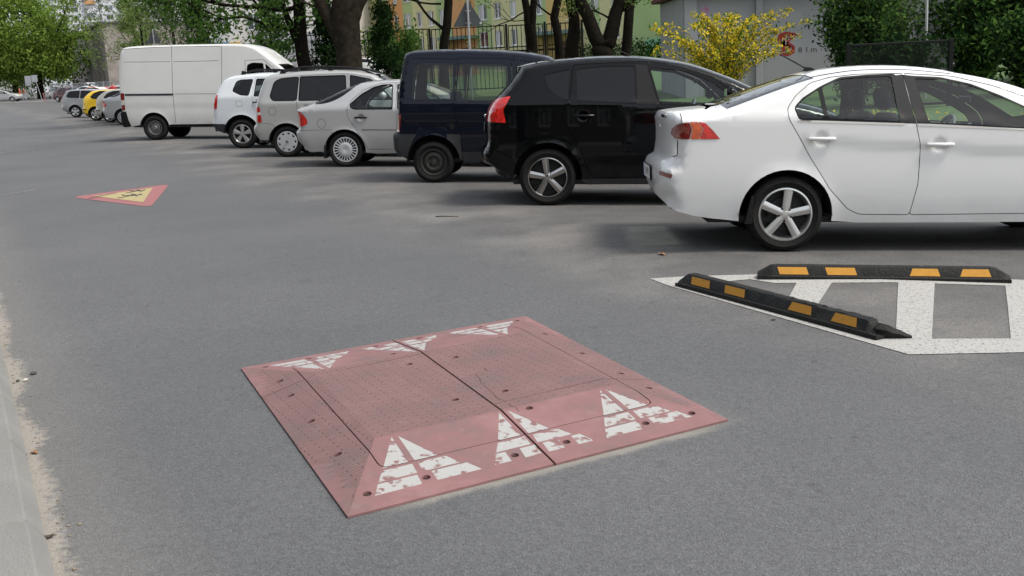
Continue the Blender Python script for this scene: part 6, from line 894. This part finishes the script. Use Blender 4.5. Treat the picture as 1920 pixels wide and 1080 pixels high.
for a0, a1, zc in ((-2.7, 1.2, 3.95), (10.4, 14.9, 3.72)):
    mb = MB(); fbox(mb, a0, a1, zc, zc+.28, .02, 1.6); fpart('canopy', mb, 'canopy_green'); mb = MB(); fbox(mb, (a0+a1)/2-.55, (a0+a1)/2+.55, 1.2, 3.2, .01, .06); fpart('entrance_door', mb, 'door_brown'); mb = MB(); fbox(mb, a0+.1, a0+.45, 1., zc-.01, .05, 1.5); fpart('porch_wall', mb, 'render_amber')
mb = MB(); mb.add([fac(21.45, 1.4, .006), fac(25.4, 1.4, .006), fac(25.4, 2.9, .006), fac(21.45, 2.9, .006)], [(0, 1, 2, 3)]); fpart('repainted_patch', mb, 'render_teal')
for txt, sz, a_, z_ in (('16', .55, 19.97, 3.0), ('OM', .5, 20.75, 2.4)):
    V, F = text_mesh(txt, sz); o = mesh('wall_lettering', [fac(a_+v[0], z_+v[1]*1.05, .008) for v in V], F, 'ink', fl); o.matrix_parent_inverse = FI
mb = MB(); Pq = strip([(20.45+.35*(1+math.cos(q)), 2.45+.36*math.sin(q)) for q in np.linspace(2.9, .3, 9)], .05)
for p in Pq: mb.add([fac(x, z, .009) for x, z in p], [(0, 1, 2, 3)])
fpart('wall_scribble', mb, 'ink')
# hedge in front of the flats
hd = empty('hedge', (8.8, 79, 1.2)); tag(hd, 'clipped dark green hedge in front of the flats', 'hedge'); leaves('foliage', [tuple(Vector((FD.x*a, FD.y*a, 0))+Vector((0, 0, z))) for a in np.linspace(-6, 6.2, 46) for z in (.1, .5, .9, 1.25)], 18, .26, .2, 'leaf_hedge', hd, .6); b = MB()
for a in np.linspace(-6, 6, 14): b.tube([(FD.x*a, FD.y*a, -.4), (FD.x*a+.1, FD.y*a, .9)], .03, 5)
b.build('stems', 'twig', hd)
# ------------------------------------------------------------------ tall bar fence
bf = empty('bar_fence', (-.8, 52, .2)); tag(bf, 'tall black bar fence standing before the flats', 'fence'); bar_me = None
FX = [-10.0, -5.6, -3.42, .35, 2.2, 3.95]; fy = lambda x: 52+(-.8-x)*.22
for i, x in enumerate(FX):
    b = MB(); b.box((x, fy(x), 1.85), (.11, .11, 3.35), bev=.01); rel(bf, b.build('post', 'fence_black', bf))
ztop = lambda x: 3.45+(-.8-x)*.012
for i in range(len(FX)-1):
    x0, x1 = FX[i]+.10, FX[i+1]-.10; pn = MB(); d = Vector((x1-x0, fy(x1)-fy(x0), 0)); rz = math.atan2(d.y, d.x); c = Vector(((x0+x1)/2, (fy(x0)+fy(x1))/2, 0))
    for z, hh in ((ztop(c.x), .05), (2.42, .05), (2.22, .09), (.5, .05)): pn.box((c.x, c.y, z), (d.length, .05, hh), rz=rz)
    for x in (x0, x1): pn.box((x, fy(x), (ztop(c.x)+.5)/2), (.045, .05, ztop(c.x)-.5))
    p_ = rel(bf, pn.build('panel', 'fence_black', bf)); n = int(d.length/.21)
    for k in range(1, n):
        x = x0+(x1-x0)*k/n
        if bar_me is None: bb = MB(); bb.box((0, 0, 0), (.036, .036, 3.05)); o = bb.build('bar', 'fence_black', p_); bar_me = o.data
        else: o = link(bpy.data.objects.new('bar', bar_me), p_)
        o.location = Vector((x, fy(x), (ztop(c.x)+.45)/2))
# ------------------------------------------------------------------ pale and far buildings on the left
mat('pale_wall', (.62, .58, .53), rough=.95, noise=(.5, (.68, .65, .60), .3, 7)); mat('grey_wall', (.36, .355, .36), rough=.95, noise=(.8, (.44, .435, .43), .3, 8), bump=(10, .2)); mat('old_wall', (.20, .175, .155), rough=1, noise=(1.1, (.29, .26, .23), .2, 9), bump=(6, .4)); mat('tower_wall', (.56, .57, .60), rough=.9, noise=(.2, (.62, .62, .64), .3, 6)); mat('tower_band', (.40, .46, .50), rough=.9); mat('stain', (.06, .053, .048), rough=1); mat('old_brick', (.20, .13, .10), rough=1, noise=(3, (.26, .2, .165), .2, 8))
def house(name, label, cx, cy, L, Dp, H, ang, m, z0=0.):
    root = empty(name, (cx, cy, z0), ang); tag(root, label, 'building'); b = MB(); b.box((0, Dp/2, H/2), (L, Dp, H)); b.build('wall', m, root); return root
def hwin(root, x, z, w, h, pane='pane_dark', y=0., fm='frame_white', bar=True):
    b = MB(); t = min(.08, w*.08)
    for (px, pz, sx, sz) in ((0, h/2-t/2, w, t), (0, -h/2+t/2, w, t), (-w/2+t/2, 0, t, h-2*t), (w/2-t/2, 0, t, h-2*t))+(((0, 0, t, h-2*t),) if bar else ()): b.box((x+px, y-.03, z+pz), (sx, .08, sz))
    o = b.build('window', fm, root); b = MB(); b.box((x, y-.012, z), (w-2*t, .02, h-2*t)); b.build('pane', pane, o)
pb = house('pale_house', 'long pale rendered house with grey lower wall behind the dark trees', -21.0, 99, 13.5, 10, 11.5, R(-8), 'pale_wall', .6)
b = MB(); b.box((2.6, -.14, 2.4), (8.2, .26, 4.8)); b.build('lower_wall', 'grey_wall', pb); b = MB(); b.box((2.6, -.30, 4.1), (8.2, .1, .18)); b.build('ledge', 'concrete', pb)
b = MB(); b.box((0, 5, 11.7), (14.3, 11, .4)); b.build('roof', 'house_roof', pb)
for x in (-4.6, -1.6): 
    for z in (3.0, 6.0, 9.0): hwin(pb, x, z, 1.3, 1.5, random.choice(['pane_dark', 'pane_mid']))
mat('blue_awning', (.03, .13, .30), rough=.6); mat('yellow_panel', (.55, .33, .04), rough=.6)
b = MB(); b.box((-5.0, -.5, 4.0), (1.8, .9, .5), bev=.03); b.build('awning', 'blue_awning', pb); b = MB(); b.box((-3.6, -.1, 3.6), (1.0, .16, 1.3), bev=.02); b.build('panel', 'yellow_panel', pb)
# old grey warehouse, its long side parallel to the road
oh = empty('old_warehouse', (-55.3, 150, 0)); tag(oh, 'old stained windowless warehouse at the far end of the street', 'building'); OI = Matrix.Translation(-Vector((-55.3, 150, 0)))
c0 = Vector((-55.3, 150, 0)); dl = Vector((-18.6, 35, 0)).normalized(); dr = Vector((dl.y, -dl.x, 0)); 
b = MB(); q = [c0, c0+dl*46, c0+dl*46+dr*18, c0+dr*18]; zt = [9.9, 9.3, 9.3, 9.6]; b.add([tuple(p) for p in q]+[(p.x, p.y, z) for p, z in zip(q, zt)], [(0, 4, 5, 1), (1, 5, 6, 2), (2, 6, 7, 3), (3, 7, 4, 0), (4, 7, 6, 5)]); o = b.build('wall', 'old_wall', oh); o.matrix_parent_inverse = OI
b = MB(); no = -dr*.25; q2 = [c0-dl*.25+no, c0+dl*46+no, c0+dl*46+dr*18, c0+dr*18.2-dl*.25]; b.add([(p.x, p.y, z+.003) for p, z in zip(q2, zt)]+[(p.x, p.y, z+.28) for p, z in zip(q2, zt)], [(0, 1, 5, 4), (1, 2, 6, 5), (2, 3, 7, 6), (3, 0, 4, 7), (4, 5, 6, 7), (3, 2, 1, 0)]); o = b.build('roof_edge', 'house_roof', oh); o.matrix_parent_inverse = OI
for k in range(26):
    u = random.uniform(1, 42); z = random.uniform(1.5, 8.6); w = random.uniform(.15, .5); hh = random.choice([.4, .5, 1.5, 2.2]); b = MB(); p0 = c0+dl*u-dr*.012; p1 = c0+dl*(u+w)-dr*.012; b.add([(p0.x, p0.y, z), (p1.x, p1.y, z), (p1.x, p1.y, z+hh), (p0.x, p0.y, z+hh)], [(0, 1, 2, 3)]); o = b.build('damp_stain', 'stain', oh); o.matrix_parent_inverse = OI
mat('spray_yellow', (.50, .42, .06), rough=.8)
for u, z in ((19, 4.6), (37, 4.4)):
    b = MB(); 
    for p in strip([(u+.55*math.cos(q), z+.75*math.sin(q)) for q in np.linspace(.6, 5.6, 12)]+[(u+.1, z-.1)], .28): b.add([tuple(c0+dl*a-dr*.02+Vector((0, 0, e))) for a, e in p], [(0, 1, 2, 3)])
    o = b.build('graffiti', 'spray_yellow', oh); o.matrix_parent_inverse = OI
# tower block
tb = empty('tower_block', (-128, 345, 0), R(12)); tag(tb, 'white tower block rising above the old warehouse', 'building'); b = MB(); b.box((0, 7, 22), (46, 14, 44)); b.build('wall', 'tower_wall', tb)
for z in np.arange(4.3, 44, 2.75): b = MB(); b.box((0, -.06, z), (46.2, .16, .22)); b.build('floor_band', 'tower_band', tb)
for j, z in enumerate(np.arange(17.0, 33, 2.75)):
    for i, x in enumerate(np.arange(-21, 22, 3.5)): hwin(tb, x+(.5 if i % 3 == 0 else 0), z, 2.3 if i % 3 else 1.5, 1.5, random.choice(['pane_dark', 'pane_mid', 'pane_dark', 'pane_curtain']))
    for x in (-13, -2, 9): b = MB(); b.box((x, -.7, z-.75), (3.0, 1.3, 1.1)); b.build('balcony', random.choice(['tower_band', 'grey_wall', 'render_orange']) if random.random() < .4 else 'tower_wall', tb)
b = MB(); b.box((0, 7, 44.3), (46.6, 14.6, .6)); b.build('roof', 'house_roof', tb)
# brick side building behind the van and a low grey fence
bb_ = house('brick_outbuilding', 'low brick outbuilding left of the warehouse corner behind parked cars', -41.6, 128, 4, 6, 5.6, R(20), 'old_brick'); b = MB(); b.box((0, 3, 5.7), (4.5, 6.5, .25)); b.build('roof', 'house_roof', bb_)
lf = empty('mesh_fence', (-47, 134, 0)); tag(lf, 'low grey fence in front of the old warehouse', 'fence'); LI = Matrix.Translation(-Vector((-47, 134, 0))); mat('fence_grey', (.33, .34, .35), rough=.6, metal=.4)
for k in range(9): x, y = -62+k*3.4, 146-k*2.6; b = MB(); b.box((x, y, 1.0), (.12, .12, 2.0)); o = b.build('post', 'fence_grey', lf); o.matrix_parent_inverse = LI
for k in range(8):
    x, y = -62+k*3.4, 146-k*2.6
    b = MB(); 
    for z in (.3, 1.1, 1.9): b.tube([(x, y, z), (x+3.4, y-2.6, z)], .04, 5)
    for f in np.linspace(.08, .92, 12): b.tube([(x+3.4*f, y-2.6*f, .2), (x+3.4*f, y-2.6*f, 1.95)], .03, 4)
    o = b.build('panel', 'fence_grey', lf); o.matrix_parent_inverse = LI
# ------------------------------------------------------------------ trees
TG = 'street trees behind the parked cars'
# big trunk with a fork, beside the delivery van nose
tree('old_tree', 'thick old tree with rugged forked trunk behind the silver people carrier', (-5.65, 40, .1), [([(0, 0, -.2), (-.03, 0, 1.2), (-.08, 0, 2.6), (.16, 0, 4.3), (.5, .2, 7.5)], [.72, .50, .47, .62, .40]), ([(-.22, 0, 2.5), (-.62, 0, 3.5), (-1.15, .1, 4.6), (-1.8, .2, 7.0)], [.30, .24, .19, .12]), ([(.2, 0, 3.4), (.62, 0, 4.4), (1.5, .2, 7.0)], [.28, .24, .14])],
     [((.5, .2, 7.3), (.3, 0, 1), 3.4, .2), ((.5, .2, 6.5), (-.5, .5, .8), 3.2, .17), ((-1.8, .2, 6.8), (-.6, 0, .7), 3., .12), ((1.5, .2, 6.8), (.8, -.2, .6), 3., .14), ((-.8, .05, 3.9), (-1, .0, .12), 1.9, .05), ((1.2, .1, 6), (.9, .4, .2), 2.6, .1), ((.5, 0, 4.0), (1, .2, .25), 1.7, .04)], 'leaf_green', 30, .32, .15, 3, TG, 'bark_brown', mind=1)
# leafy maple whose canopy hangs over the van
mp_ = [(-11.5, 4.9), (-10.6, 4.3), (-9.8, 3.9), (-12.6, 4.5), (-13.5, 4.2), (-14.0, 4.8), (-11.8, 3.4), (-10.2, 3.1), (-12.9, 3.6), (-9.2, 4.4), (-8.7, 3.5), (-8.0, 4.6), (-7.6, 4.1), (-13.6, 5.0), (-9.4, 5.2), (-10.9, 5.4), (-12.3, 5.6), (-8.3, 5.6), (-14.6, 5.3), (-9.0, 2.7), (-9.6, 2.3), (-9.2, 3.2), (-11.2, 4.0)]
tree('maple_tree', 'dark leafy tree with dense canopy behind the delivery van nose', (-8.25, 45, .2), [([(0, 0, -.2), (.05, 0, 1.5), (-.12, 0, 3.), (.05, 0, 5.), (.2, 0, 8)], [.36, .30, .27, .24, .16]), ([(-.1, 0, 2.4), (-.55, 0, 3.6), (-1.0, 0, 5.4)], [.17, .14, .1])],
     [((.1, 0, 4.2), (-1, 0, .15), 3.6, .10), ((-.1, 0, 3.2), (-1, -.2, .1), 3.2, .08), ((.1, 0, 5.5), (-.9, .2, .5), 3.5, .1), ((.2, 0, 6.5), (.7, 0, .6), 2.8, .1), ((.2, 0, 7.6), (0, .2, 1), 2.8, .12), ((-1, 0, 5.2), (-1, .1, .4), 3.2, .09), ((.05, 0, 4.6), (.9, .1, .3), 1.6, .06)], 'leaf_green', 40, .36, .18, 3, TG, extra=[(x+8.25+RS.normal()*.25, RS.normal()*.8, z+RS.normal()*.2) for x, z in mp_ for _ in range(4)], mind=1)
def conifer(name, label, base, h, r, m='leaf_dark', n=120, per=60, size=.16, group='dark conifers'):
    root = empty(name, base); tag(root, label, 'conifer', group); b = MB(); b.tube([(0, 0, -.1), (0, 0, h*.9)], [r*.12, .02], 7); b.build('trunk', 'bark', root); C = []
    for k in range(n): z = h*RS.uniform(.02, .98); q = RS.uniform(0, 6.28); rr = r*(1-z/h)**.75*RS.uniform(.5, 1.1); C.append((rr*math.cos(q), rr*math.sin(q), z))
    leaves('crown', C, per, (.16*r, .16*r, .14*r), size, m, root, .4, droop=.5); return root
conifer('conifer_tree', 'dark conifer rising behind the roof of the delivery van', (-14.6, 52, .3), 5.6, 1.15); conifer('conifer_tree', 'dark conifer between the maple trunk and the grey wall', (-7.6, 47, .3), 4.6, .95, n=140); conifer('conifer_tree', 'dark conifer right of the thick old trunk', (-4.7, 44, .2), 4.2, .95, 'leaf_dark', 110); conifer('conifer_tree', 'second dark conifer half hidden by the maple canopy', (-11.3, 53, .3), 6.0, 1.2)
shrub('leafy_bush', 'green bush growing through the left end of the bar fence', (-5.6, 54, .3), 50, 3.6, 1.8, 'leaf_green', 10, .18, .18, .02, .1, lo=.1); shrub('leafy_bush', 'rusty brown bush right of the thick old trunk', (-3.9, 46, .3), 30, 3.4, .8, 'leaf_green', 6, .15, .14, .02, .1, lo=.2)
# slim and forked trees in front of the flats
def limbs_at(P, L=2.6, r=.06, n=5, z0=3.2, z1=6.): return [((P[0]+RS.normal()*.05, 0, RS.uniform(z0, z1)), (RS.choice([-1, 1])*RS.uniform(.5, 1), RS.normal()*.3, RS.uniform(.1, .7)), L*RS.uniform(.7, 1.2), r) for _ in range(n)]
tree('slim_tree', 'slim dark tree left of the grey sign back', (-2.62, 48, .3), [([(0, 0, -.2), (.1, 0, 2.), (.52, 0, 4.3), (.75, 0, 8)], [.27, .21, .19, .10])], [((.22, 0, 2.9), (-.7, 0, 1.0), 1.8, .09), ((.1, 0, 4.1), (-1, 0, .1), 1.8, .05), ((.6, 0, 5.5), (.6, .2, .8), 2.4, .06), ((.75, 0, 7.6), (0, 0, 1), 2.4, .08), ((.5, 0, 4.6), (-.9, .2, .35), 2.2, .05)], 'leaf_spring', 4, .2, .12, 3, TG, mind=0)
tree('forked_tree', 'narrow tree forking into a V right of the grey sign back', (1.45, 48, .3), [([(.08, 0, -.2), (.03, 0, 1.5), (-.05, 0, 3.0)], [.30, .25, .27]), ([(-.1, 0, 2.8), (-.25, 0, 4.3), (-.5, 0, 8)], [.18, .16, .1]), ([(.02, 0, 2.8), (.25, 0, 4.5), (.7, 0, 8)], [.17, .15, .1])], [((-.2, 0, 3.6), (-1, 0, -.25), 1.6, .035), ((-.4, 0, 6), (-.8, .2, .5), 2.4, .06), ((.6, 0, 6.5), (.7, .1, .6), 2.4, .06), ((-.1, 0, 3.2), (-1, .1, .15), 1.3, .03)], 'leaf_spring', 4, .2, .12, 3, TG)
tree('slim_tree', 'slim tree before the amber entrance, left of its twin', (2.62, 47, .3), [([(0, 0, -.2), (0, 0, 2.), (-.12, 0, 3.2), (.1, 0, 4.4), (.2, 0, 8)], [.26, .20, .19, .17, .1])], [((-.1, 0, 3.2), (-1, 0, .5), 1.6, .05), ((.1, 0, 5), (-.8, .3, .5), 2.2, .05), ((.2, 0, 7.8), (.2, 0, 1), 2, .07)], 'leaf_spring', 5, .2, .12, 3, TG)
tree('slim_tree', 'crooked tree before the amber entrance, right of its twin', (2.98, 45, .3), [([(0, 0, -.2), (.05, 0, 1.8), (.25, 0, 3.0), (.1, 0, 4.2), (.5, 0, 7.5)], [.36, .30, .24, .22, .12])], [((.3, 0, 6), (.6, .2, .8), 2.2, .07), ((.15, 0, 4.6), (-.8, -.2, .5), 2., .05)], 'leaf_spring', 4, .2, .12, 3, TG)
tree('forked_tree', 'stout tree forking wide into a V before the flats', (4.3, 44, .3), [([(.05, 0, -.2), (.0, 0, 1.2), (-.05, 0, 2.1)], [.52, .42, .46]), ([(-.15, 0, 1.9), (-.62, 0, 3.0), (-1.05, 0, 4.2), (-1.7, .2, 7)], [.33, .27, .25, .13]), ([(.15, 0, 1.9), (.50, 0, 3.0), (.80, 0, 4.2), (1.3, .2, 7)], [.32, .28, .24, .14])], [((.62, 0, 3.2), (.5, 0, .2), .35, .12), ((-.7, 0, 3.9), (.9, 0, .2), 1.1, .035), ((.35, 0, 2.9), (-.7, 0, .3), .9, .05), ((-1.6, .2, 6.6), (-.4, 0, .9), 2.6, .1), ((1.2, .2, 6.6), (.5, 0, .9), 2.6, .1), ((.72, 0, 3.6), (.7, .1, -.15), .8, .035)], 'leaf_spring', 7, .17, .12, 3, TG)
tree('slim_tree', 'straight slim tree right of the stout forked tree', (5.15, 44, .3), [([(0, 0, -.2), (.05, 0, 1.5), (.22, 0, 3.), (.32, 0, 4.4), (.5, 0, 8)], [.25, .21, .20, .18, .1])], [((.28, 0, 3.65), (1, 0, .35), 2.0, .06), ((.3, 0, 3.9), (1, .2, .1), 2.8, .05), ((.25, 0, 3.4), (-.8, 0, .5), 1.0, .04), ((.45, 0, 6.5), (-.6, .3, .8), 2.2, .06)], 'leaf_spring', 4, .2, .11, 3, TG)
# far left: the big lime tree and its neighbours
tree('lime_tree', 'large bright green broad tree on the left above the passing car', (-66.5, 153, 0), [([(0, 0, -.2), (.1, 0, 2.5), (0, 0, 6), (.2, 0, 13)], [.55, .45, .36, .16])], [((0, 0, 3), (1, 0, .5), 5, .15), ((0, 0, 3.5), (-1, .3, .5), 5, .15), ((0, 0, 5), (.8, -.5, .8), 6, .15), ((0, 0, 7), (-.7, -.4, .9), 6, .13)], 'leaf_lime', 48, .62, .42, 2, 'trees at the far end of the street',
     extra=[p for p in ball_points((-2.0, 0, 9.2), (6.0, 6, 7.0), 430, .45) if p[2] > 2.6]+[p for p in ball_points((-4.2, -1, 6.0), (3.6, 3, 3.6), 120, .3) if p[2] > 2.2]+[p for p in ball_points((2.4, -1, 4.8), (3.2, 3, 2.4), 90, .3) if p[2] > 2.2], mind=1)
tree('lime_tree', 'dark shaded tree behind the big lime tree at the left edge', (-76, 166, 0), [([(0, 0, -.2), (0, 0, 9)], [.5, .2])], [((0, 0, 3), (.8, 0, .6), 4, .1)], 'leaf_green', 34, .7, .46, 2, 'trees at the far end of the street', extra=[p for p in ball_points((2, 0, 6), (11, 4, 5.8), 260, .2) if p[2] > 1.0], mind=1)
def poplar(name, label, base, h, z0, L, leafm, per, sig, size, step, rise=1.3): return tree(name, label, base, [([(0, 0, 0), (0, 0, h)], [.16, .05])], [((0, 0, z), (RS.normal(), RS.normal(), rise), L*(1.15-.6*z/h), .035) for z in np.arange(z0, h, step)], leafm, per, sig, size, 2, 'trees at the far end of the street', mind=1)
poplar('poplar_tree', 'thin grey-green tree beside the tower block', (-86.5, 215, 0), 20, 7, 3.6, 'leaf_grey', 5, .6, .38, 1.5); poplar('poplar_tree', 'thin grey-green tree against the white tower block', (-80.5, 218, 0), 20, 8, 3.0, 'leaf_grey', 6, .6, .38, 1.7)
poplar('poplar_tree', 'slender yellow-green tree right of the tower block', (-47.6, 140, 0), 17, 4, 1.7, 'leaf_spring', 20, .34, .28, .6, 2.4)
poplar('willow_tree', 'feathery spring-green tree left of the small sign back', (-35.0, 105, 0), 10.5, 2.0, 3.4, 'leaf_spring', 17, .36, .22, .5, 1.1)
poplar('willow_tree', 'grey-green round tree behind the small sign back', (-24.3, 80, .1), 7.6, 2.0, 2.7, 'leaf_grey', 22, .32, .16, .36, 1.0)
# ------------------------------------------------------------------ information boards, bollard, people at the junction
mat('board_back', (.36, .37, .39), rough=.5, metal=.3)
ib = empty('information_board', (-64.5, 145, 0)); tag(ib, 'grey back of a wide board on two leaning posts under the big tree', 'sign')
b = MB(); b.tube([(.75, 0, 0), (-.1, 0, 3.1)], .05, 8); b.build('post', 'pole_grey', ib); b = MB(); b.tube([(1.55, 0, 0), (.95, 0, 3.1)], .05, 8); b.build('post', 'pole_grey', ib)
for x, z, w, h in ((.05, 2.75, .85, .95), (.95, 2.85, .8, .9), (.0, 2.1, .75, .3)): b = MB(); b.box((x, -.07, z), (w, .03, h), bev=.01); b.build('board', 'board_back', ib)
b = MB(); b.tube([(0, 0, 0), (-.1, 0, 1.0)], .06, 8); o = b.build('bollard', 'red_paint_road'); o.location = (-53.5, 124, 0); tag(o, 'small red bollard in front of the silver saloon facing the camera', 'bollard')
mat('skin', (.42, .24, .17), rough=.6)
def person(label, loc, rz, top, legs, stride=.14, arm=.2):
    V = [(0, 0, .95), (0, 0, 1.2), (0, 0, 1.42), (0, 0, 1.52), (0, .01, 1.60), (0, .02, 1.72), (.19, 0, 1.40), (.24, arm*.3, 1.14), (.23, arm, .92), (-.19, 0, 1.40), (-.24, -arm*.3, 1.14), (-.23, -arm, .92), (.10, 0, .88), (.11, stride, .48), (.11, stride*.9, .07), (.11, stride+.14, .03), (-.10, 0, .88), (-.11, -stride*.6, .48), (-.11, -stride*1.5, .09), (-.11, -stride*1.5+.14, .03), (.24, arm*1.3, .82), (-.24, -arm*1.1, .82)]
    E = [(0, 1), (1, 2), (2, 3), (3, 4), (4, 5), (2, 6), (6, 7), (7, 8), (2, 9), (9, 10), (10, 11), (0, 12), (12, 13), (13, 14), (14, 15), (0, 16), (16, 17), (17, 18), (18, 19), (8, 20), (11, 21)]
    rad = [.15, .14, .13, .055, .095, .085, .065, .05, .035, .065, .05, .035, .09, .065, .045, .04, .09, .065, .045, .04, .03, .03]
    me = bpy.data.meshes.new('person'); me.from_pydata(V, E, []); o = bpy.data.objects.new('person', me); COL.objects.link(o); md = o.modifiers.new('s', 'SKIN'); o.modifiers.new('u', 'SUBSURF').levels = 1
    for i, sv in enumerate(me.skin_vertices[0].data): sv.radius = (rad[i], rad[i]*(.75 if i < 3 else 1)); sv.use_root = (i == 0)
    dg = bpy.context.evaluated_depsgraph_get(); m2 = bpy.data.meshes.new_from_object(o.evaluated_get(dg)); o.modifiers.clear(); o.data = m2
    for mm in (top, legs, 'skin', 'ink'): m2.materials.append(MAT[mm])
    for p in m2.polygons: z = p.center.z; x = abs(p.center.x); p.material_index = 3 if (z > 1.66 or (z > 1.56 and p.center.y < -.01)) else 2 if (z > 1.47 or (x > .17 and z < .93)) else 0 if z > .9 else (1 if z > .09 else 3); p.use_smooth = True
    o.location = loc; o.rotation_euler = (0, 0, rz); tag(o, label, 'person', 'people at the end of the street')
mat('shirt_orange', (.55, .11, .04), rough=.9); mat('shirt_brown', (.28, .12, .04), rough=.9); mat('cloth_dark', (.02, .022, .035), rough=.9); mat('cloth_pale', (.35, .37, .42), rough=.9); mat('shirt_red', (.4, .03, .04), rough=.9)
person('person in an orange top walking behind the passing pale saloon', (-66.3, 146, 0), R(120), 'shirt_orange', 'cloth_dark'); person('person in a brown top and pale trousers near the leaning board', (-64.6, 143.5, 0), R(-60), 'shirt_brown', 'cloth_pale')
person('person in dark clothes standing behind the grey estate car', (-27.2, 70.2, 0), R(40), 'cloth_dark', 'cloth_dark', .04, .1); person('person in a red top beside the raised tailgate', (-24.4, 66.6, 0), R(200), 'shirt_red', 'cloth_dark', .04, .15)
# vehicles parked behind the fence
build_car('delivery_van', 'pale van half hidden between the old trunk and the blue van roof', 'van', dict(CAR['carrier'], regions=[{k: v for k, v in g.items() if k != 'gap'} for g in CAR['carrier']['regions']], handles=[]), (-6.0, 52.5), 60, 'white_paint', 'cars in the distance', coarse, interior=False)[0].location.z = .55
build_car('saloon_car', 'white car roof showing just left of the thick old trunk', 'car', dict(CAR['hatch']), (-7.9, 47.6), 10, 'white_paint_cool', 'cars in the distance', coarse, interior=False)[0].location.z = .45
# ------------------------------------------------------------------ litter on the asphalt
mat('pebble_dark', (.06, .055, .05), rough=.9); mat('pebble_pale', (.45, .42, .37), rough=.9); mat('pebble_brown', (.20, .12, .075), rough=.9); mat('dry_leaf', (.22, .12, .06), rough=.9); mat('grit', (.30, .26, .20), rough=1, noise=(40, (.12, .09, .06), .3))
def pebble_mesh(n=9):
    V = [(math.cos(q)*c_, math.sin(q)*c_*.75, s_*.5) for c_, s_ in ((.55, -.8), (1, 0), (.6, .75)) for q in np.linspace(0, 6.283, n+1)[:-1]]; V = [tuple(np.array(v)*(1+RS.normal()*.12)) for v in V]; F = [(r*n+i, r*n+(i+1) % n, (r+1)*n+(i+1) % n, (r+1)*n+i) for r in range(2) for i in range(n)]+[tuple(range(2*n, 3*n)), tuple(range(n-1, -1, -1))]; return V, F
PV = [pebble_mesh() for _ in range(4)]
def pebble(name, label, x, y, r, m, cat='stone', group=None):
    V, F = PV[RS.randint(4)]; o = mesh(name, [(v[0]*r, v[1]*r, v[2]*r+r*.3) for v in V], F, m); shade_auto(o, 50); o.location = (x, y, .002); o.rotation_euler = (0, 0, RS.uniform(0, 6)); tag(o, label, cat, group)
pebble('pebble', 'largest dark stone lying out from the kerb sand', -2.84, 5.90, .022, 'pebble_dark'); pebble('pebble', 'white stone by the kerb near the large dark stone', -2.83, 5.77, .016, 'pebble_pale'); pebble('pebble', 'grey stone beside the white stone by the kerb', -2.87, 5.76, .015, 'pebble_dark')
b = MB()
for k in range(420):
    t = RS.uniform(1, 14); s = .015+abs(RS.normal())*.085; p = kp(t, s); r = RS.uniform(.002, .0075)*(1.4 if RS.rand() < .1 else 1); V, F = PV[RS.randint(4)]; b.add([(p.x+v[0]*r, p.y+v[1]*r, v[2]*r+r*.35) for v in V], F)
o = b.build('grit', 'grit'); tag(o, 'loose grit and pebbles in the sand along the kerb', 'grit', None, 'stuff')
b = MB(); b.tube([(-.82, 11.62, .006), (-.75, 11.60, .01), (-.66, 11.575, .007), (-.56, 11.54, .006)], [.006, .006, .005, .003], 5); tag(b.build('twig', 'twig'), 'thin dark twig lying on the asphalt by the black crossover', 'twig')
def dry_leaf(label, x, y, r, m='dry_leaf'):
    b = MB(); V = [(math.cos(q)*r*(1 if k % 2 else .6), math.sin(q)*r*.5, .004+.25*r*math.sin(2*q)**2) for k, q in enumerate(np.linspace(0, 6.283, 11)[:-1])]; b.add(V+[(v[0], v[1], v[2]+.0015) for v in V], [tuple(range(9, -1, -1)), tuple(range(10, 20))]); o = b.build('dry_leaf', m); o.location = (x, y, 0); o.rotation_euler = (0, 0, RS.uniform(0, 6)); tag(o, label, 'leaf')
dry_leaf('curled dry leaf on the asphalt behind the white saloon', 1.29, 8.66, .06); dry_leaf('curled brown leaf against the kerb', -2.24, 4.55, .03); dry_leaf('dark leaf in the kerb sand by the near kerb stone', -1.78, 3.62, .025, 'twig'); dry_leaf('small leaf on the white paint by the torn stop', 1.62, 6.28, .02, 'twig')
# ------------------------------------------------------------------ across the street, seen in the car windows
mat('brown_render', (.06, .055, .045), rough=.95, noise=(.6, (.085, .075, .06), .3, 6))
ob = empty('street_house', tuple(kp(6, -15)), math.atan2(E_ROAD.y, E_ROAD.x)); tag(ob, 'brown house across the street, reflected in the car windows', 'building'); b = MB(); b.box((0, 5, 4.2), (70, 10, 8.4)); b.build('wall', 'brown_render', ob); b = MB(); b.box((0, 5, 8.6), (71, 11, .5)); b.build('roof', 'house_roof', ob)
for x in np.arange(-32, 33, 4.0):
    for z in (2.2, 5.6): hwin(ob, x, z, 1.5, 1.5, 'pane_dark')
for k, t in enumerate((-16, -5, 9, 22, 34)):
    tree('street_tree', ['round tree across the street by the brown house, first', 'round tree across the street by the brown house, second', 'round tree across the street by the brown house, third', 'round tree across the street by the brown house, fourth', 'round tree across the street by the brown house, fifth'][k], tuple(kp(t, -7)), [([(0, 0, -.1), (0, 0, 2.2), (.1, 0, 5)], [.25, .2, .12])], [((0, 0, 2.4), (1, 0, .8), 2.4, .08), ((0, 0, 3), (-1, .3, .8), 2.4, .08)], 'leaf_green', 26, .5, .32, 2, 'trees across the street', extra=ball_points((0, 0, 4.2), (2.6, 2.6, 2.3), 70, .4), mind=1)
